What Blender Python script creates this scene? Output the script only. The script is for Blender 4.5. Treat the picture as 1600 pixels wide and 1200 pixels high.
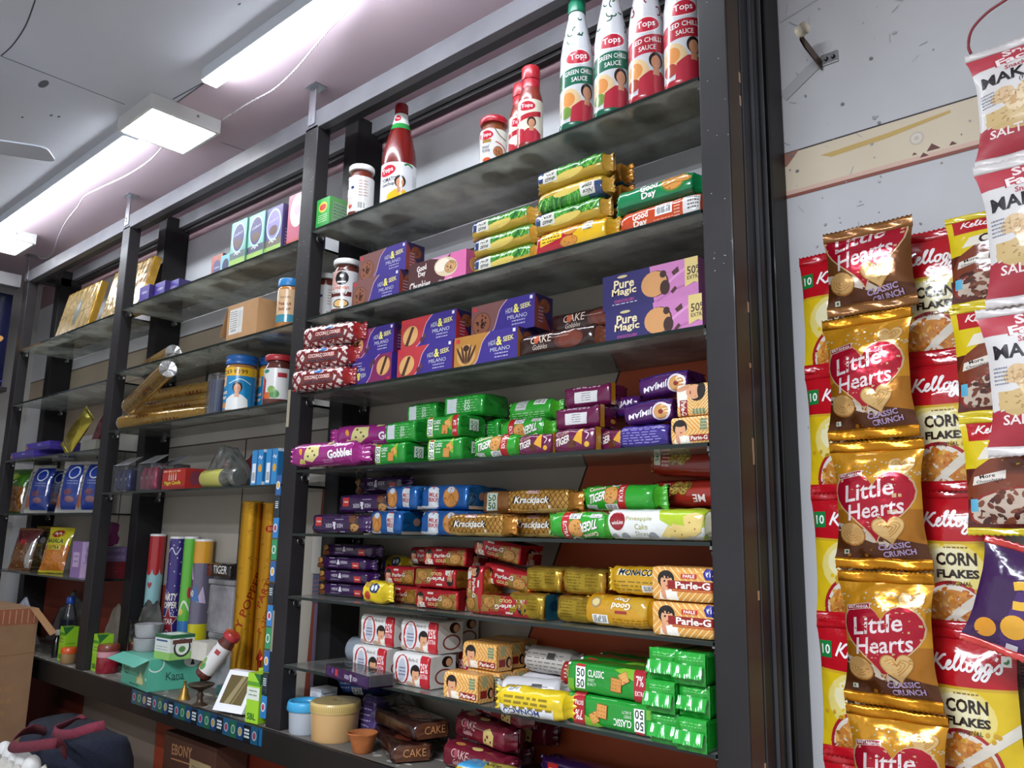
import bpy, bmesh, math, random
from mathutils import Vector, Matrix, noise
from mathutils.geometry import tessellate_polygon

for o in list(bpy.data.objects):
    bpy.data.objects.remove(o)
scene = bpy.context.scene
COL = scene.collection
ZC = 1.35                      # height of the lens above the floor

# ---------------------------------------------------------------- camera
YAW, PITCH, ROLL, FPX = 0.730743, 0.182744, 0.0172545, 1273.56
_cy, _sy, _cp, _sp = math.cos(YAW), math.sin(YAW), math.cos(PITCH), math.sin(PITCH)
FWD = Vector((-_sy * _cp, _cy * _cp, _sp))
_r0 = Vector((_cy, _sy, 0)); _u0 = _r0.cross(FWD)
RGT = math.cos(ROLL) * _r0 + math.sin(ROLL) * _u0
UPV = -math.sin(ROLL) * _r0 + math.cos(ROLL) * _u0
cam_data = bpy.data.cameras.new('camera')
cam_data.sensor_width = 36.0
cam_data.lens = FPX / 1600 * 36.0
cam_data.clip_start = 0.02
cam = bpy.data.objects.new('camera', cam_data)
COL.objects.link(cam)
cam.matrix_world = Matrix(((RGT.x, UPV.x, -FWD.x, 0), (RGT.y, UPV.y, -FWD.y, 0), (RGT.z, UPV.z, -FWD.z, ZC), (0, 0, 0, 1)))
scene.camera = cam

# ---------------------------------------------------------------- world, exposure
world = bpy.data.worlds.new('world')
scene.world = world
world.use_nodes = True
world.node_tree.nodes['Background'].inputs[0].default_value = (0.93, 0.96, 1.0, 1)
world.node_tree.nodes['Background'].inputs[1].default_value = 0.45
vs = scene.view_settings
vs.view_transform = 'Standard'; vs.look = 'None'; vs.exposure = 0.5; vs.gamma = 1.0; vs.use_curve_mapping = False
LAMP_TUBE, LAMP_PANEL = 26.0, 12.0   # strength of the tube and panel diffusers


def area(name, loc, sx, sy, power, rot=(0, 0, 0), col=(0.86, 0.92, 1.0)):
    d = bpy.data.lights.new(name, 'AREA'); d.shape = 'RECTANGLE'; d.size = sx; d.size_y = sy
    d.energy = power; d.color = col
    o = bpy.data.objects.new(name, d); o.location = loc; o.rotation_euler = rot
    COL.objects.link(o); return o


# the shop's other ceiling lamps, over the aisle behind the camera
area('aisle_lamp_light', (-0.6, -0.75, ZC + 1.19), 1.3, 0.05, 52)
area('aisle_panel_light', (-0.5, -1.35, ZC + 1.19), 0.6, 0.3, 52)


# ---------------------------------------------------------------- colours, materials
def s2l(c):
    return c / 12.92 if c <= 0.04045 else ((c + 0.055) / 1.055) ** 2.4


def hx(h):
    h = h.lstrip('#')
    if len(h) == 3:
        h = ''.join(c * 2 for c in h)
    return tuple(s2l(int(h[i:i + 2], 16) / 255) for i in (0, 2, 4)) + (1.0,)


def mat(name, rough=0.5, metal=0.0, coat=0.0, bump=0.0, bscale=60.0, attr=True, col='#888888', mottle=0.0, mscale=8.0,
        crease=False, alpha=1.0, aniso=None, spec=0.5):
    m = bpy.data.materials.new(name); m.use_nodes = True
    nt = m.node_tree; N = nt.nodes; L = nt.links
    p = N['Principled BSDF']
    p.inputs['Roughness'].default_value = rough; p.inputs['Metallic'].default_value = metal
    p.inputs['Coat Weight'].default_value = coat; p.inputs['Coat Roughness'].default_value = 0.08
    p.inputs['Alpha'].default_value = alpha
    p.inputs['Specular IOR Level'].default_value = spec
    tc = N.new('ShaderNodeTexCoord')
    if attr:
        a = N.new('ShaderNodeVertexColor'); a.layer_name = 'Col'; src = a.outputs['Color']
    else:
        a = N.new('ShaderNodeRGB'); a.outputs[0].default_value = hx(col); src = a.outputs[0]
    if mottle > 0:
        n = N.new('ShaderNodeTexNoise'); n.inputs['Scale'].default_value = mscale; n.inputs['Detail'].default_value = 6
        if aniso:
            mp = N.new('ShaderNodeMapping'); mp.inputs['Scale'].default_value = aniso
            L.new(tc.outputs['Object'], mp.inputs[0]); L.new(mp.outputs[0], n.inputs['Vector'])
        else:
            L.new(tc.outputs['Object'], n.inputs['Vector'])
        mr = N.new('ShaderNodeMapRange'); mr.inputs[1].default_value = 0.3; mr.inputs[2].default_value = 0.7
        mr.inputs[3].default_value = 1 - mottle; mr.inputs[4].default_value = 1 + mottle * 0.6
        L.new(n.outputs['Fac'], mr.inputs[0])
        mx = N.new('ShaderNodeMix'); mx.data_type = 'RGBA'; mx.blend_type = 'MULTIPLY'; mx.inputs['Factor'].default_value = 1
        L.new(src, mx.inputs['A']); L.new(mr.outputs[0], mx.inputs['B']); src = mx.outputs['Result']
    L.new(src, p.inputs['Base Color'])
    if bump > 0:
        b = N.new('ShaderNodeBump'); b.inputs['Strength'].default_value = bump; b.inputs['Distance'].default_value = 0.004
        if crease:
            v = N.new('ShaderNodeTexVoronoi'); v.inputs['Scale'].default_value = bscale; v.feature = 'SMOOTH_F1'
            n2 = N.new('ShaderNodeTexNoise'); n2.inputs['Scale'].default_value = bscale * 0.7; n2.inputs['Detail'].default_value = 3
            L.new(tc.outputs['Object'], v.inputs['Vector']); L.new(tc.outputs['Object'], n2.inputs['Vector'])
            ad = N.new('ShaderNodeMath'); ad.operation = 'ADD'
            L.new(v.outputs['Distance'], ad.inputs[0]); L.new(n2.outputs['Fac'], ad.inputs[1])
            L.new(ad.outputs[0], b.inputs['Height'])
        else:
            n2 = N.new('ShaderNodeTexNoise'); n2.inputs['Scale'].default_value = bscale; n2.inputs['Detail'].default_value = 4
            L.new(tc.outputs['Object'], n2.inputs['Vector']); L.new(n2.outputs['Fac'], b.inputs['Height'])
        L.new(b.outputs[0], p.inputs['Normal'])
    return m


def emit_mat(name, col, strength):
    m = bpy.data.materials.new(name); m.use_nodes = True
    p = m.node_tree.nodes['Principled BSDF']
    p.inputs['Base Color'].default_value = (0.9, 0.9, 0.9, 1)
    p.inputs['Emission Color'].default_value = col; p.inputs['Emission Strength'].default_value = strength
    return m


def clear_mat(name, tint, haze, hazecol, rough=0.1, bump=0.0, bscale=40):
    """see-through sheet: transparent + a little diffuse dust + fresnel gloss"""
    m = bpy.data.materials.new(name); m.use_nodes = True
    nt = m.node_tree; N = nt.nodes; L = nt.links
    N.remove(N['Principled BSDF']); out = N['Material Output']
    t = N.new('ShaderNodeBsdfTransparent'); t.inputs[0].default_value = hx(tint)
    d = N.new('ShaderNodeBsdfDiffuse'); d.inputs[0].default_value = hx(hazecol)
    tl = N.new('ShaderNodeBsdfTranslucent'); tl.inputs[0].default_value = hx(hazecol)
    dm = N.new('ShaderNodeMixShader'); dm.inputs[0].default_value = 0.5; L.new(d.outputs[0], dm.inputs[1]); L.new(tl.outputs[0], dm.inputs[2])
    g = N.new('ShaderNodeBsdfGlossy'); g.inputs['Roughness'].default_value = rough
    tc = N.new('ShaderNodeTexCoord')
    n = N.new('ShaderNodeTexNoise'); n.inputs['Scale'].default_value = 9; n.inputs['Detail'].default_value = 8
    L.new(tc.outputs['Object'], n.inputs['Vector'])
    mr = N.new('ShaderNodeMapRange'); mr.inputs[1].default_value = 0.35; mr.inputs[2].default_value = 0.7
    mr.inputs[3].default_value = haze * 0.5; mr.inputs[4].default_value = min(1, haze * 1.5)
    L.new(n.outputs['Fac'], mr.inputs[0])
    m1 = N.new('ShaderNodeMixShader'); L.new(mr.outputs[0], m1.inputs[0]); L.new(t.outputs[0], m1.inputs[1]); L.new(dm.outputs[0], m1.inputs[2])
    fr = N.new('ShaderNodeFresnel'); fr.inputs[0].default_value = 1.45
    m2 = N.new('ShaderNodeMixShader'); L.new(fr.outputs[0], m2.inputs[0]); L.new(m1.outputs[0], m2.inputs[1]); L.new(g.outputs[0], m2.inputs[2])
    if bump:
        b = N.new('ShaderNodeBump'); b.inputs['Strength'].default_value = bump; b.inputs['Distance'].default_value = 0.004
        n2 = N.new('ShaderNodeTexNoise'); n2.inputs['Scale'].default_value = bscale
        L.new(tc.outputs['Object'], n2.inputs['Vector']); L.new(n2.outputs['Fac'], b.inputs['Height'])
        L.new(b.outputs[0], g.inputs['Normal']); L.new(b.outputs[0], fr.inputs['Normal'])
    L.new(m2.outputs[0], out.inputs['Surface'])
    return m


CARTON = mat('printed_carton', 0.38, coat=0.25, mottle=0.05, mscale=30)
PAPER = mat('plain_card', 0.75, mottle=0.12, mscale=14, bump=0.1, bscale=90)
FILM = mat('printed_film', 0.16, coat=0.6, bump=0.85, bscale=30, crease=True)
SOFTFILM = mat('printed_matte_film', 0.36, coat=0.15, bump=0.35, bscale=30, crease=True)
FOIL = mat('metallised_film', 0.22, metal=0.75, bump=0.85, bscale=28, crease=True)
PRINTFOIL = mat('printed_metallised_film', 0.2, metal=0.5, coat=0.4, bump=0.8, bscale=28, crease=True)
GOLDTUBE = mat('gold_tube_foil', 0.28, metal=0.7, bump=0.12, bscale=50)
SLEEVE = mat('glossy_label', 0.22, coat=0.5, mottle=0.03)
PLASTIC = mat('moulded_plastic', 0.33, coat=0.2, mottle=0.05, bump=0.05)
STEEL = mat('bare_steel', 0.3, metal=1.0, bump=0.1, bscale=120, mottle=0.1)
DARKMETAL = mat('dark_painted_metal', 0.5, coat=0.04, mottle=0.25, mscale=7, bump=0.06, bscale=80, spec=0.3)
WALLMAT = mat('painted_board', 0.6, mottle=0.09, mscale=4, bump=0.06, bscale=60)
LAMINATE = mat('laminate_board', 0.45, mottle=0.08, mscale=3, aniso=(1, 1, 12))
CEILMAT = mat('ceiling_paint', 0.75, mottle=0.05, mscale=2.5, bump=0.03, bscale=50)
CLOTH = mat('woven_cloth', 0.9, mottle=0.2, mscale=60, bump=0.5, bscale=180)
PULP = mat('moulded_pulp', 0.95, mottle=0.15, mscale=40, bump=0.4, bscale=110)
CLAY = mat('fired_clay', 0.85, mottle=0.2, mscale=30, bump=0.3, bscale=90)
SHELL = mat('egg_shell', 0.5, mottle=0.03)
SHELFGLASS = clear_mat('dusty_shelf_glass', '#e8efec', 0.5, '#d6d8d0', 0.04)
CLEAR = clear_mat('clear_plastic', '#eef0f2', 0.16, '#b0b0b4', 0.12, 0.5, 30)
FROST = clear_mat('frosted_plastic', '#eceef0', 0.55, '#f0eef2', 0.25, 0.2, 30)
BAGFILM = clear_mat('crumpled_clear_film', '#eeeeee', 0.2, '#dddbd8', 0.15, 0.9, 22)
GLASSEDGE = mat('glass_edge', 0.12, attr=False, col='#14201c', coat=0.3, mottle=0.2, mscale=20)
TUBE_ON = emit_mat('tube_diffuser', (0.86, 0.93, 1.0, 1), LAMP_TUBE)
PANEL_ON = emit_mat('panel_diffuser', (0.95, 0.98, 1.0, 1), LAMP_PANEL)


# ---------------------------------------------------------------- mesh building
class MB:
    def __init__(s):
        s.v = []; s.f = []; s.c = []; s.m = []; s.s = []

    def add(s, V, F, c, m=0, smooth=False):
        b = len(s.v); s.v += [tuple(p) for p in V]
        for i, f in enumerate(F):
            s.f.append([b + k for k in f]); s.c.append(c[i] if isinstance(c, list) else c); s.m.append(m); s.s.append(smooth)

    def box(s, x0, x1, y0, y1, z0, z1, c, m=0, r=0.0):
        c = hx(c) if isinstance(c, str) else c
        if r <= 0:
            V = [(x, y, z) for z in (z0, z1) for y in (y0, y1) for x in (x0, x1)]
            s.add(V, [(0, 2, 3, 1), (4, 5, 7, 6), (0, 1, 5, 4), (1, 3, 7, 5), (3, 2, 6, 7), (2, 0, 4, 6)], c, m); return
        bm = bmesh.new(); bmesh.ops.create_cube(bm, size=1)
        for v in bm.verts:
            v.co = Vector(((x0 + x1) / 2 + v.co.x * (x1 - x0), (y0 + y1) / 2 + v.co.y * (y1 - y0), (z0 + z1) / 2 + v.co.z * (z1 - z0)))
        bmesh.ops.bevel(bm, geom=bm.edges[:], offset=min(r, .45 * (x1 - x0), .45 * (y1 - y0), .45 * (z1 - z0)), segments=2, affect='EDGES', profile=.6)
        s.bm(bm, c, m)

    def bm(s, bm, c, m=0, smooth=False, M=None):
        c = hx(c) if isinstance(c, str) else c
        bm.verts.index_update()
        V = [(M @ v.co) if M else v.co.copy() for v in bm.verts]
        s.add(V, [[v.index for v in f.verts] for f in bm.faces], c, m, smooth); bm.free()

    def tube(s, pts, r, c, m=0, n=8, caps=True):
        c = hx(c) if isinstance(c, str) else c
        pts = [Vector(p) for p in pts]; rs = r if isinstance(r, list) else [r] * len(pts)
        V = []; F = []
        up = Vector((0.13, 0.21, 1)).normalized()
        for i, p in enumerate(pts):
            t = (pts[min(i + 1, len(pts) - 1)] - pts[max(i - 1, 0)]).normalized()
            a = t.cross(up)
            if a.length < 1e-3:
                a = t.cross(Vector((1, 0, 0)))
            a.normalize(); b = a.cross(t)
            for k in range(n):
                th = 2 * math.pi * k / n
                V.append(p + rs[i] * (math.cos(th) * a + math.sin(th) * b))
        for i in range(len(pts) - 1):
            for k in range(n):
                F.append((i * n + k, i * n + (k + 1) % n, (i + 1) * n + (k + 1) % n, (i + 1) * n + k))
        if caps:
            F.append(tuple(range(n))); F.append(tuple((len(pts) - 1) * n + k for k in reversed(range(n))))
        s.add(V, F, c, m, True)

    def build(s, name, mats, parent=None):
        me = bpy.data.meshes.new(name)
        me.from_pydata(s.v, [], s.f)
        for m in (mats if isinstance(mats, (list, tuple)) else [mats]):
            me.materials.append(m)
        at = me.color_attributes.new('Col', 'FLOAT_COLOR', 'CORNER')
        buf = []
        for p, c in zip(me.polygons, s.c):
            buf += list(c) * p.loop_total
        at.data.foreach_set('color', buf)
        me.polygons.foreach_set('material_index', s.m)
        me.polygons.foreach_set('use_smooth', s.s)
        me.update()
        o = bpy.data.objects.new(name, me); COL.objects.link(o)
        if parent:
            o.parent = parent
        return o


def tag(o, label=None, cat=None, group=None, kind=None):
    if label: o['label'] = label
    if cat: o['category'] = cat
    if group: o['group'] = group
    if kind: o['kind'] = kind
    return o


def empty(name, loc=(0, 0, 0), rot=(0, 0, 0)):
    o = bpy.data.objects.new(name, None); o.empty_display_size = 0.03
    o.location = loc; o.rotation_euler = rot; COL.objects.link(o); return o


KIDS = {}
DIM = {}


def kid(parent, child):
    child.parent = parent; KIDS.setdefault(parent.name, []).append(child); return child


def copy_tree(o):
    c = o.copy(); COL.objects.link(c)
    for k in ('label', 'group'):
        if k in c: del c[k]
    for ch in KIDS.get(o.name, []):
        d = ch.copy(); COL.objects.link(d); d.parent = c
        KIDS.setdefault(c.name, []).append(d)
        for g in KIDS.get(ch.name, []):
            e = g.copy(); COL.objects.link(e); e.parent = d
            KIDS.setdefault(d.name, []).append(e)
    return c


# ---------------------------------------------------------------- printed artwork (flat shapes laid on a surface grid)
_tc = {}


def text_mesh(t, b):
    k = (t, b)
    if k not in _tc:
        cu = bpy.data.curves.new('lettering', 'FONT'); cu.body = t; cu.size = 1.0; cu.resolution_u = 2
        cu.fill_mode = 'FRONT'; cu.offset = b
        ob = bpy.data.objects.new('lettering', cu)
        me = bpy.data.meshes.new_from_object(ob)
        V = [(v.co.x, v.co.y) for v in me.vertices]; F = [tuple(p.vertices) for p in me.polygons]
        x0 = min(v[0] for v in V); x1 = max(v[0] for v in V); y0 = min(v[1] for v in V); y1 = max(v[1] for v in V)
        _tc[k] = (V, F, x0, x1, y0, y1)
        bpy.data.objects.remove(ob); bpy.data.meshes.remove(me); bpy.data.curves.remove(cu)
    return _tc[k]


def spline(P, n=5):
    if len(P) < 3: return P
    out = []
    for i in range(len(P) - 1):
        p0 = P[max(i - 1, 0)]; p1 = P[i]; p2 = P[i + 1]; p3 = P[min(i + 2, len(P) - 1)]
        for k in range(n):
            t = k / n
            out.append(tuple(.5 * (2 * p1[d] + (p2[d] - p0[d]) * t + (2 * p0[d] - 5 * p1[d] + 4 * p2[d] - p3[d]) * t * t + (3 * p1[d] - p0[d] - 3 * p2[d] + p3[d]) * t ** 3) for d in range(len(p1))))
    out.append(P[-1]); return out


SCRIPT_K = [[(.12, .02), (.25, .5), (.4, .98)], [(.95, .9), (.75, .85), (.5, .55), (.28, .45)], [(.36, .48), (.6, .22), (.85, .0), (1.0, .12)],
            [(1.0, .2), (1.22, .32), (1.3, .5), (1.15, .52), (1.05, .2), (1.2, .0), (1.45, .2), (1.68, .7), (1.75, 1.0), (1.6, .9), (1.55, .25), (1.68, .0), (1.88, .2), (2.1, .7), (2.18, 1.0), (2.03, .9), (1.98, .25), (2.1, .0), (2.3, .15)],
            [(2.58, .5), (2.38, .38), (2.4, .04), (2.62, .02), (2.75, .3), (2.62, .5), (2.85, .4)],
            [(3.25, .45), (3.02, .5), (2.92, .15), (3.08, .0), (3.3, .4), (3.24, -.1), (3.05, -.5), (2.82, -.42), (3.0, -.1), (3.42, .15)],
            [(3.78, .45), (3.55, .5), (3.45, .15), (3.61, .0), (3.83, .4), (3.77, -.1), (3.58, -.5), (3.35, -.42), (3.53, -.1), (3.95, .15)],
            [(4.08, .98), (4.02, .75)], [(3.98, .15), (4.3, .55), (4.42, .2), (4.28, .0), (4.1, .08)]]


class Art:
    def __init__(s):
        s.it = []; s.k = 0; s.hold = False

    def _a(s, V, F, c):
        s.it.append((V, F, hx(c) if isinstance(c, str) else c, s.k))
        if not s.hold: s.k += 1
        return s

    def on(s): s.hold = True; return s

    def off(s): s.hold = False; s.k += 1; return s

    def rect(s, x0, y0, x1, y1, c): return s._a([(x0, y0), (x1, y0), (x1, y1), (x0, y1)], [(0, 1, 2, 3)], c)

    def poly(s, P, c):
        return s._a(list(P), [tuple(t) for t in tessellate_polygon([[Vector((p[0], p[1], 0)) for p in P]])], c)

    def ell(s, cx, cy, rx, ry, c, rot=0, n=18, a0=0, a1=360):
        cr, sr = math.cos(math.radians(rot)), math.sin(math.radians(rot)); V = [(cx, cy)]
        full = a1 - a0 >= 360
        for i in range(n + (0 if full else 1)):
            a = math.radians(a0 + (a1 - a0) * i / n); x = rx * math.cos(a); y = ry * math.sin(a)
            V.append((cx + x * cr - y * sr, cy + x * sr + y * cr))
        m = len(V) - 1
        return s._a(V, [(0, i + 1, (i + 1) % m + 1) for i in range(m if full else m - 1)], c)

    def stroke(s, P, w, c, smooth=True):
        P = spline(P) if smooth else P
        V = []; F = []
        for i, p in enumerate(P):
            a = P[max(i - 1, 0)]; b = P[min(i + 1, len(P) - 1)]
            dx, dy = b[0] - a[0], b[1] - a[1]; l = math.hypot(dx, dy) or 1
            V += [(p[0] - dy / l * w / 2, p[1] + dx / l * w / 2), (p[0] + dy / l * w / 2, p[1] - dx / l * w / 2)]
        for i in range(len(P) - 1): F.append((2 * i, 2 * i + 1, 2 * i + 3, 2 * i + 2))
        return s._a(V, F, c)

    def text(s, t, x, y, h, c, w=None, b=0.0, sh=0.0, rot=0.0, out=None, ow=.05):
        """centred lettering: cap height h, optional total width w, b = weight, sh = slant, out = outline colour"""
        if out:
            s.text(t, x, y, h * (1 + ow), out, (w * (1 + ow) if w else None), b + .025, sh, rot)
        V, F, x0, x1, y0, y1 = text_mesh(t, round(b * .55, 4))
        ky = h / (y1 - y0); kx = (w / (x1 - x0)) if w else ky
        cr, sr = math.cos(math.radians(rot)), math.sin(math.radians(rot)); o = []
        for a, d in V:
            X = (a - (x0 + x1) / 2) * kx; Y = (d - (y0 + y1) / 2) * ky; X += Y * sh
            o.append((x + X * cr - Y * sr, y + X * sr + Y * cr))
        return s._a(o, F, c)

    def script(s, x, y, w, c, lw=.11, rot=0):
        """brand script along a line, w = width"""
        k = w / 4.5; cr, sr = math.cos(math.radians(rot)), math.sin(math.radians(rot))
        s.on()
        for st in SCRIPT_K:
            Q = [((p[0] + p[1] * .15) * k, p[1] * k) for p in st]
            s.stroke([(x + a * cr - b * sr, y + a * sr + b * cr) for a, b in Q], lw * k * 1.6, c)
        return s.off()

    def lines(s, x, y, w, n, dy, h, c, seed=1):
        rr = random.Random(seed); s.on()
        for i in range(n):
            xx = x
            while xx < x + w * .92:
                d = rr.uniform(.06, .2) * w; s.rect(xx, y - i * dy, min(xx + d, x + w), y - i * dy + h, c); xx += d + .05 * w
        return s.off()

    def bars(s, x, y, w, h, seed=1):
        s.rect(x, y, x + w, y + h, '#f2f2f0'); rr = random.Random(seed); s.on(); xx = x + .08 * w
        while xx < x + w * .9:
            d = rr.uniform(.015, .05) * w; s.rect(xx, y + .15 * h, xx + d, y + .92 * h, '#222222'); xx += d + rr.uniform(.02, .05) * w
        return s.off()

    def heart(s, cx, cy, r, c, rot=0, sx=1.0):
        P = []
        for i in range(36):
            t = 2 * math.pi * i / 36
            x = 16 * math.sin(t) ** 3; y = 13 * math.cos(t) - 5 * math.cos(2 * t) - 2 * math.cos(3 * t) - math.cos(4 * t)
            x *= r / 16 * sx; y *= r / 16; a = math.radians(rot)
            P.append((cx + x * math.cos(a) - y * math.sin(a), cy + x * math.sin(a) + y * math.cos(a)))
        return s.poly(P, c)

    def cookie(s, cx, cy, rx, ry, c='#d49a52', d='#8a4f22', dots=7, rot=0, seed=1, rim=None):
        s.ell(cx, cy, rx, ry, rim or d, rot); s.ell(cx, cy, rx * .93, ry * .93, c, rot)
        rr = random.Random(seed); s.on()
        for i in range(dots):
            a = rr.uniform(0, 6.28); q = rr.uniform(.1, .75)
            s.ell(cx + rx * q * math.cos(a), cy + ry * q * math.sin(a), rx * .11, ry * .11, d, n=8)
        return s.off()

    def square(s, cx, cy, a, c='#e0a458', d='#a9652a', rot=0):
        cr, sr = math.cos(math.radians(rot)), math.sin(math.radians(rot))
        T = lambda x, y: (cx + x * cr - y * sr, cy + x * sr + y * cr)
        s.poly([T(-a, -a), T(a, -a), T(a, a), T(-a, a)], d); e = a * .9
        s.poly([T(-e, -e), T(e, -e), T(e, e), T(-e, e)], c); s.on()
        for i in (-1, 0, 1):
            for j in (-1, 0, 1):
                q = T(i * a * .55, j * a * .55); s.ell(q[0], q[1], a * .1, a * .1, d, n=8)
        return s.off()

    def person(s, x, y, h, top, hair='#1d1512', skin='#c98d6a'):
        """head-and-shoulders figure on a label"""
        s.poly([(x - h * .42, y), (x + h * .42, y), (x + h * .38, y + h * .38), (x + h * .14, y + h * .55), (x - h * .14, y + h * .55), (x - h * .38, y + h * .38)], top)
        s.poly([(x - h * .08, y + h * .45), (x + h * .08, y + h * .45), (x + h * .07, y + h * .65), (x - h * .07, y + h * .65)], skin)
        s.ell(x, y + h * .8, h * .17, h * .2, hair); return s.ell(x, y + h * .76, h * .12, h * .16, skin)

    def child(s, x, y, h):
        """plain child-portrait shape on a wrapper"""
        s.poly([(x - h * .3, y), (x + h * .45, y), (x + h * .38, y + h * .3), (x + h * .05, y + h * .38), (x - h * .25, y + h * .25)], '#ece6da')
        s.ell(x - h * .02, y + h * .68, h * .33, h * .31, '#1c1210')
        s.ell(x, y + h * .58, h * .24, h * .27, '#d9a079')
        s.ell(x, y + h * .8, h * .25, h * .1, '#1c1210')
        s.ell(x - h * .12, y + h * .2, h * .09, h * .22, '#cf9270', rot=15); return s.ell(x + h * .03, y + h * .46, h * .06, h * .025, '#a33a34')

    def flip(s, W, H):
        s.it = [([(W - a, H - b) for a, b in V], F, c, k) for V, F, c, k in s.it]; return s

    def turn(s, W):
        """quarter turn clockwise of art drawn W wide"""
        s.it = [([(b, W - a) for a, b in V], F, c, k) for V, F, c, k in s.it]; return s


def clampi(x, g):
    if x <= g[0]: return 0, 0.0
    if x >= g[-1]: return len(g) - 2, 1.0
    lo, hi = 0, len(g) - 1
    while hi - lo > 1:
        m = (lo + hi) // 2
        if g[m] <= x: lo = m
        else: hi = m
    return lo, (x - g[lo]) / (g[hi] - g[lo])


class Sheet:
    """a grid of surface points addressed in centimetres, on which artwork can be printed"""

    def __init__(s, us, vs, P, N):
        s.us, s.vs, s.P, s.N = us, vs, P, N

    def base(s, mb, col, m=0, smooth=True):
        nu, nv = len(s.us), len(s.vs); V = [s.P[i][j] for i in range(nu) for j in range(nv)]; F = []; C = []
        for i in range(nu - 1):
            for j in range(nv - 1):
                F.append((i * nv + j, (i + 1) * nv + j, (i + 1) * nv + j + 1, i * nv + j + 1))
                C.append(col((s.us[i] + s.us[i + 1]) / 2, (s.vs[j] + s.vs[j + 1]) / 2) if callable(col) else (hx(col) if isinstance(col, str) else col))
        mb.add(V, F, C, m, smooth)

    def at(s, u, v, e):
        i, a = clampi(u, s.us); j, b = clampi(v, s.vs)
        w = ((1 - a) * (1 - b), a * (1 - b), (1 - a) * b, a * b); q = ((i, j), (i + 1, j), (i, j + 1), (i + 1, j + 1))
        p = Vector((0, 0, 0)); n = Vector((0, 0, 0))
        for k in range(4):
            p += w[k] * s.P[q[k][0]][q[k][1]]; n += w[k] * s.N[q[k][0]][q[k][1]]
        n.normalize(); return p + n * e

    def print(s, mb, art, m=0, du=0, dv=0, smooth=True, e0=.00012, de=.00006):
        bm = bmesh.new(); lk = bm.faces.layers.int.new('k'); lc = bm.faces.layers.int.new('c'); cols = []
        for V, F, c, k in art.it:
            cols.append(c); bv = [bm.verts.new((p[0] + du, p[1] + dv, 0)) for p in V]
            for f in F:
                try:
                    fc = bm.faces.new([bv[i] for i in f])
                except ValueError:
                    continue
                fc[lk] = k; fc[lc] = len(cols) - 1
        if not bm.faces:
            bm.free(); return
        xs = [v.co.x for v in bm.verts]; ys = [v.co.y for v in bm.verts]; lo = (min(xs), min(ys)); hi = (max(xs), max(ys))
        for g, ax in ((s.us, 0), (s.vs, 1)):
            for t, clip in [(g[0], -1), (g[-1], 1)] + [(t, 0) for t in g[1:-1]]:
                if (clip == 0 and not (lo[ax] < t < hi[ax])) or (clip == -1 and lo[ax] >= t) or (clip == 1 and hi[ax] <= t): continue
                co = [0, 0, 0]; no = [0, 0, 0]; co[ax] = t; no[ax] = -1 if clip == -1 else 1
                bmesh.ops.bisect_plane(bm, geom=bm.verts[:] + bm.edges[:] + bm.faces[:], plane_co=co, plane_no=no, clear_outer=clip != 0, dist=1e-6)
        lk = bm.faces.layers.int['k']; lc = bm.faces.layers.int['c']
        bm.verts.index_update(); V = []
        for v in bm.verts:
            k = v.link_faces[0][lk] if v.link_faces else 0
            V.append(s.at(v.co.x, v.co.y, e0 + de * k))
        F = []; C = []
        for f in bm.faces:
            F.append([v.index for v in f.verts] if f.normal.z >= 0 else [v.index for v in reversed(f.verts)]); C.append(cols[f[lc]])
        mb.add(V, F, C, m, smooth); bm.free()


def flat(o, ux, vy, W, H):
    """flat sheet, W x H centimetres, from corner o along unit vectors ux, vy"""
    o, ux, vy = Vector(o), Vector(ux), Vector(vy); n = ux.cross(vy)
    return Sheet([0, W], [0, H], [[o, o + vy * H / 100], [o + ux * W / 100, o + ux * W / 100 + vy * H / 100]], [[n, n], [n, n]])


CM = .01


def box_product(name, L, H, D, cols, front=None, right=None, top=None, left=None, m=CARTON, r=.0012, bottom=None):
    """carton, origin at its base centre, front face towards -Y"""
    mb = MB(); c = [cols] * 6 if isinstance(cols, str) else cols   # front,right,top,left,back,bottom
    x, y, z = L / 2 * CM, D / 2 * CM, H * CM
    F = {'f': ((-x, -y, 0), (1, 0, 0), (0, 0, 1), L, H, front, c[0]), 'r': ((x, -y, 0), (0, 1, 0), (0, 0, 1), D, H, right, c[1]),
         't': ((-x, -y, z), (1, 0, 0), (0, 1, 0), L, D, top, c[2]), 'l': ((-x, y, 0), (0, -1, 0), (0, 0, 1), D, H, left, c[3]),
         'b': ((x, y, 0), (-1, 0, 0), (0, 0, 1), L, H, None, c[4]), 'u': ((-x, y, 0), (1, 0, 0), (0, -1, 0), L, D, bottom, c[5])}
    mb.box(-x, x, -y, y, 0, z, c[0], r=r)
    for o, u, v, W, Hh, art, col in F.values():
        sh = flat(o, u, v, W, Hh); a0 = Art().rect(r * 60, r * 60, W - r * 60, Hh - r * 60, col)
        sh.print(mb, a0, smooth=False, e0=.00006)
        if art: sh.print(mb, art, smooth=False)
    o = mb.build(name, m); DIM[o.name] = (L, H, D); return o


def nz(p, f, seed):
    return noise.noise(Vector((p[0] * f + seed * 7.3, p[1] * f + seed * 3.1, p[2] * f - seed * 5.7)))


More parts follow.
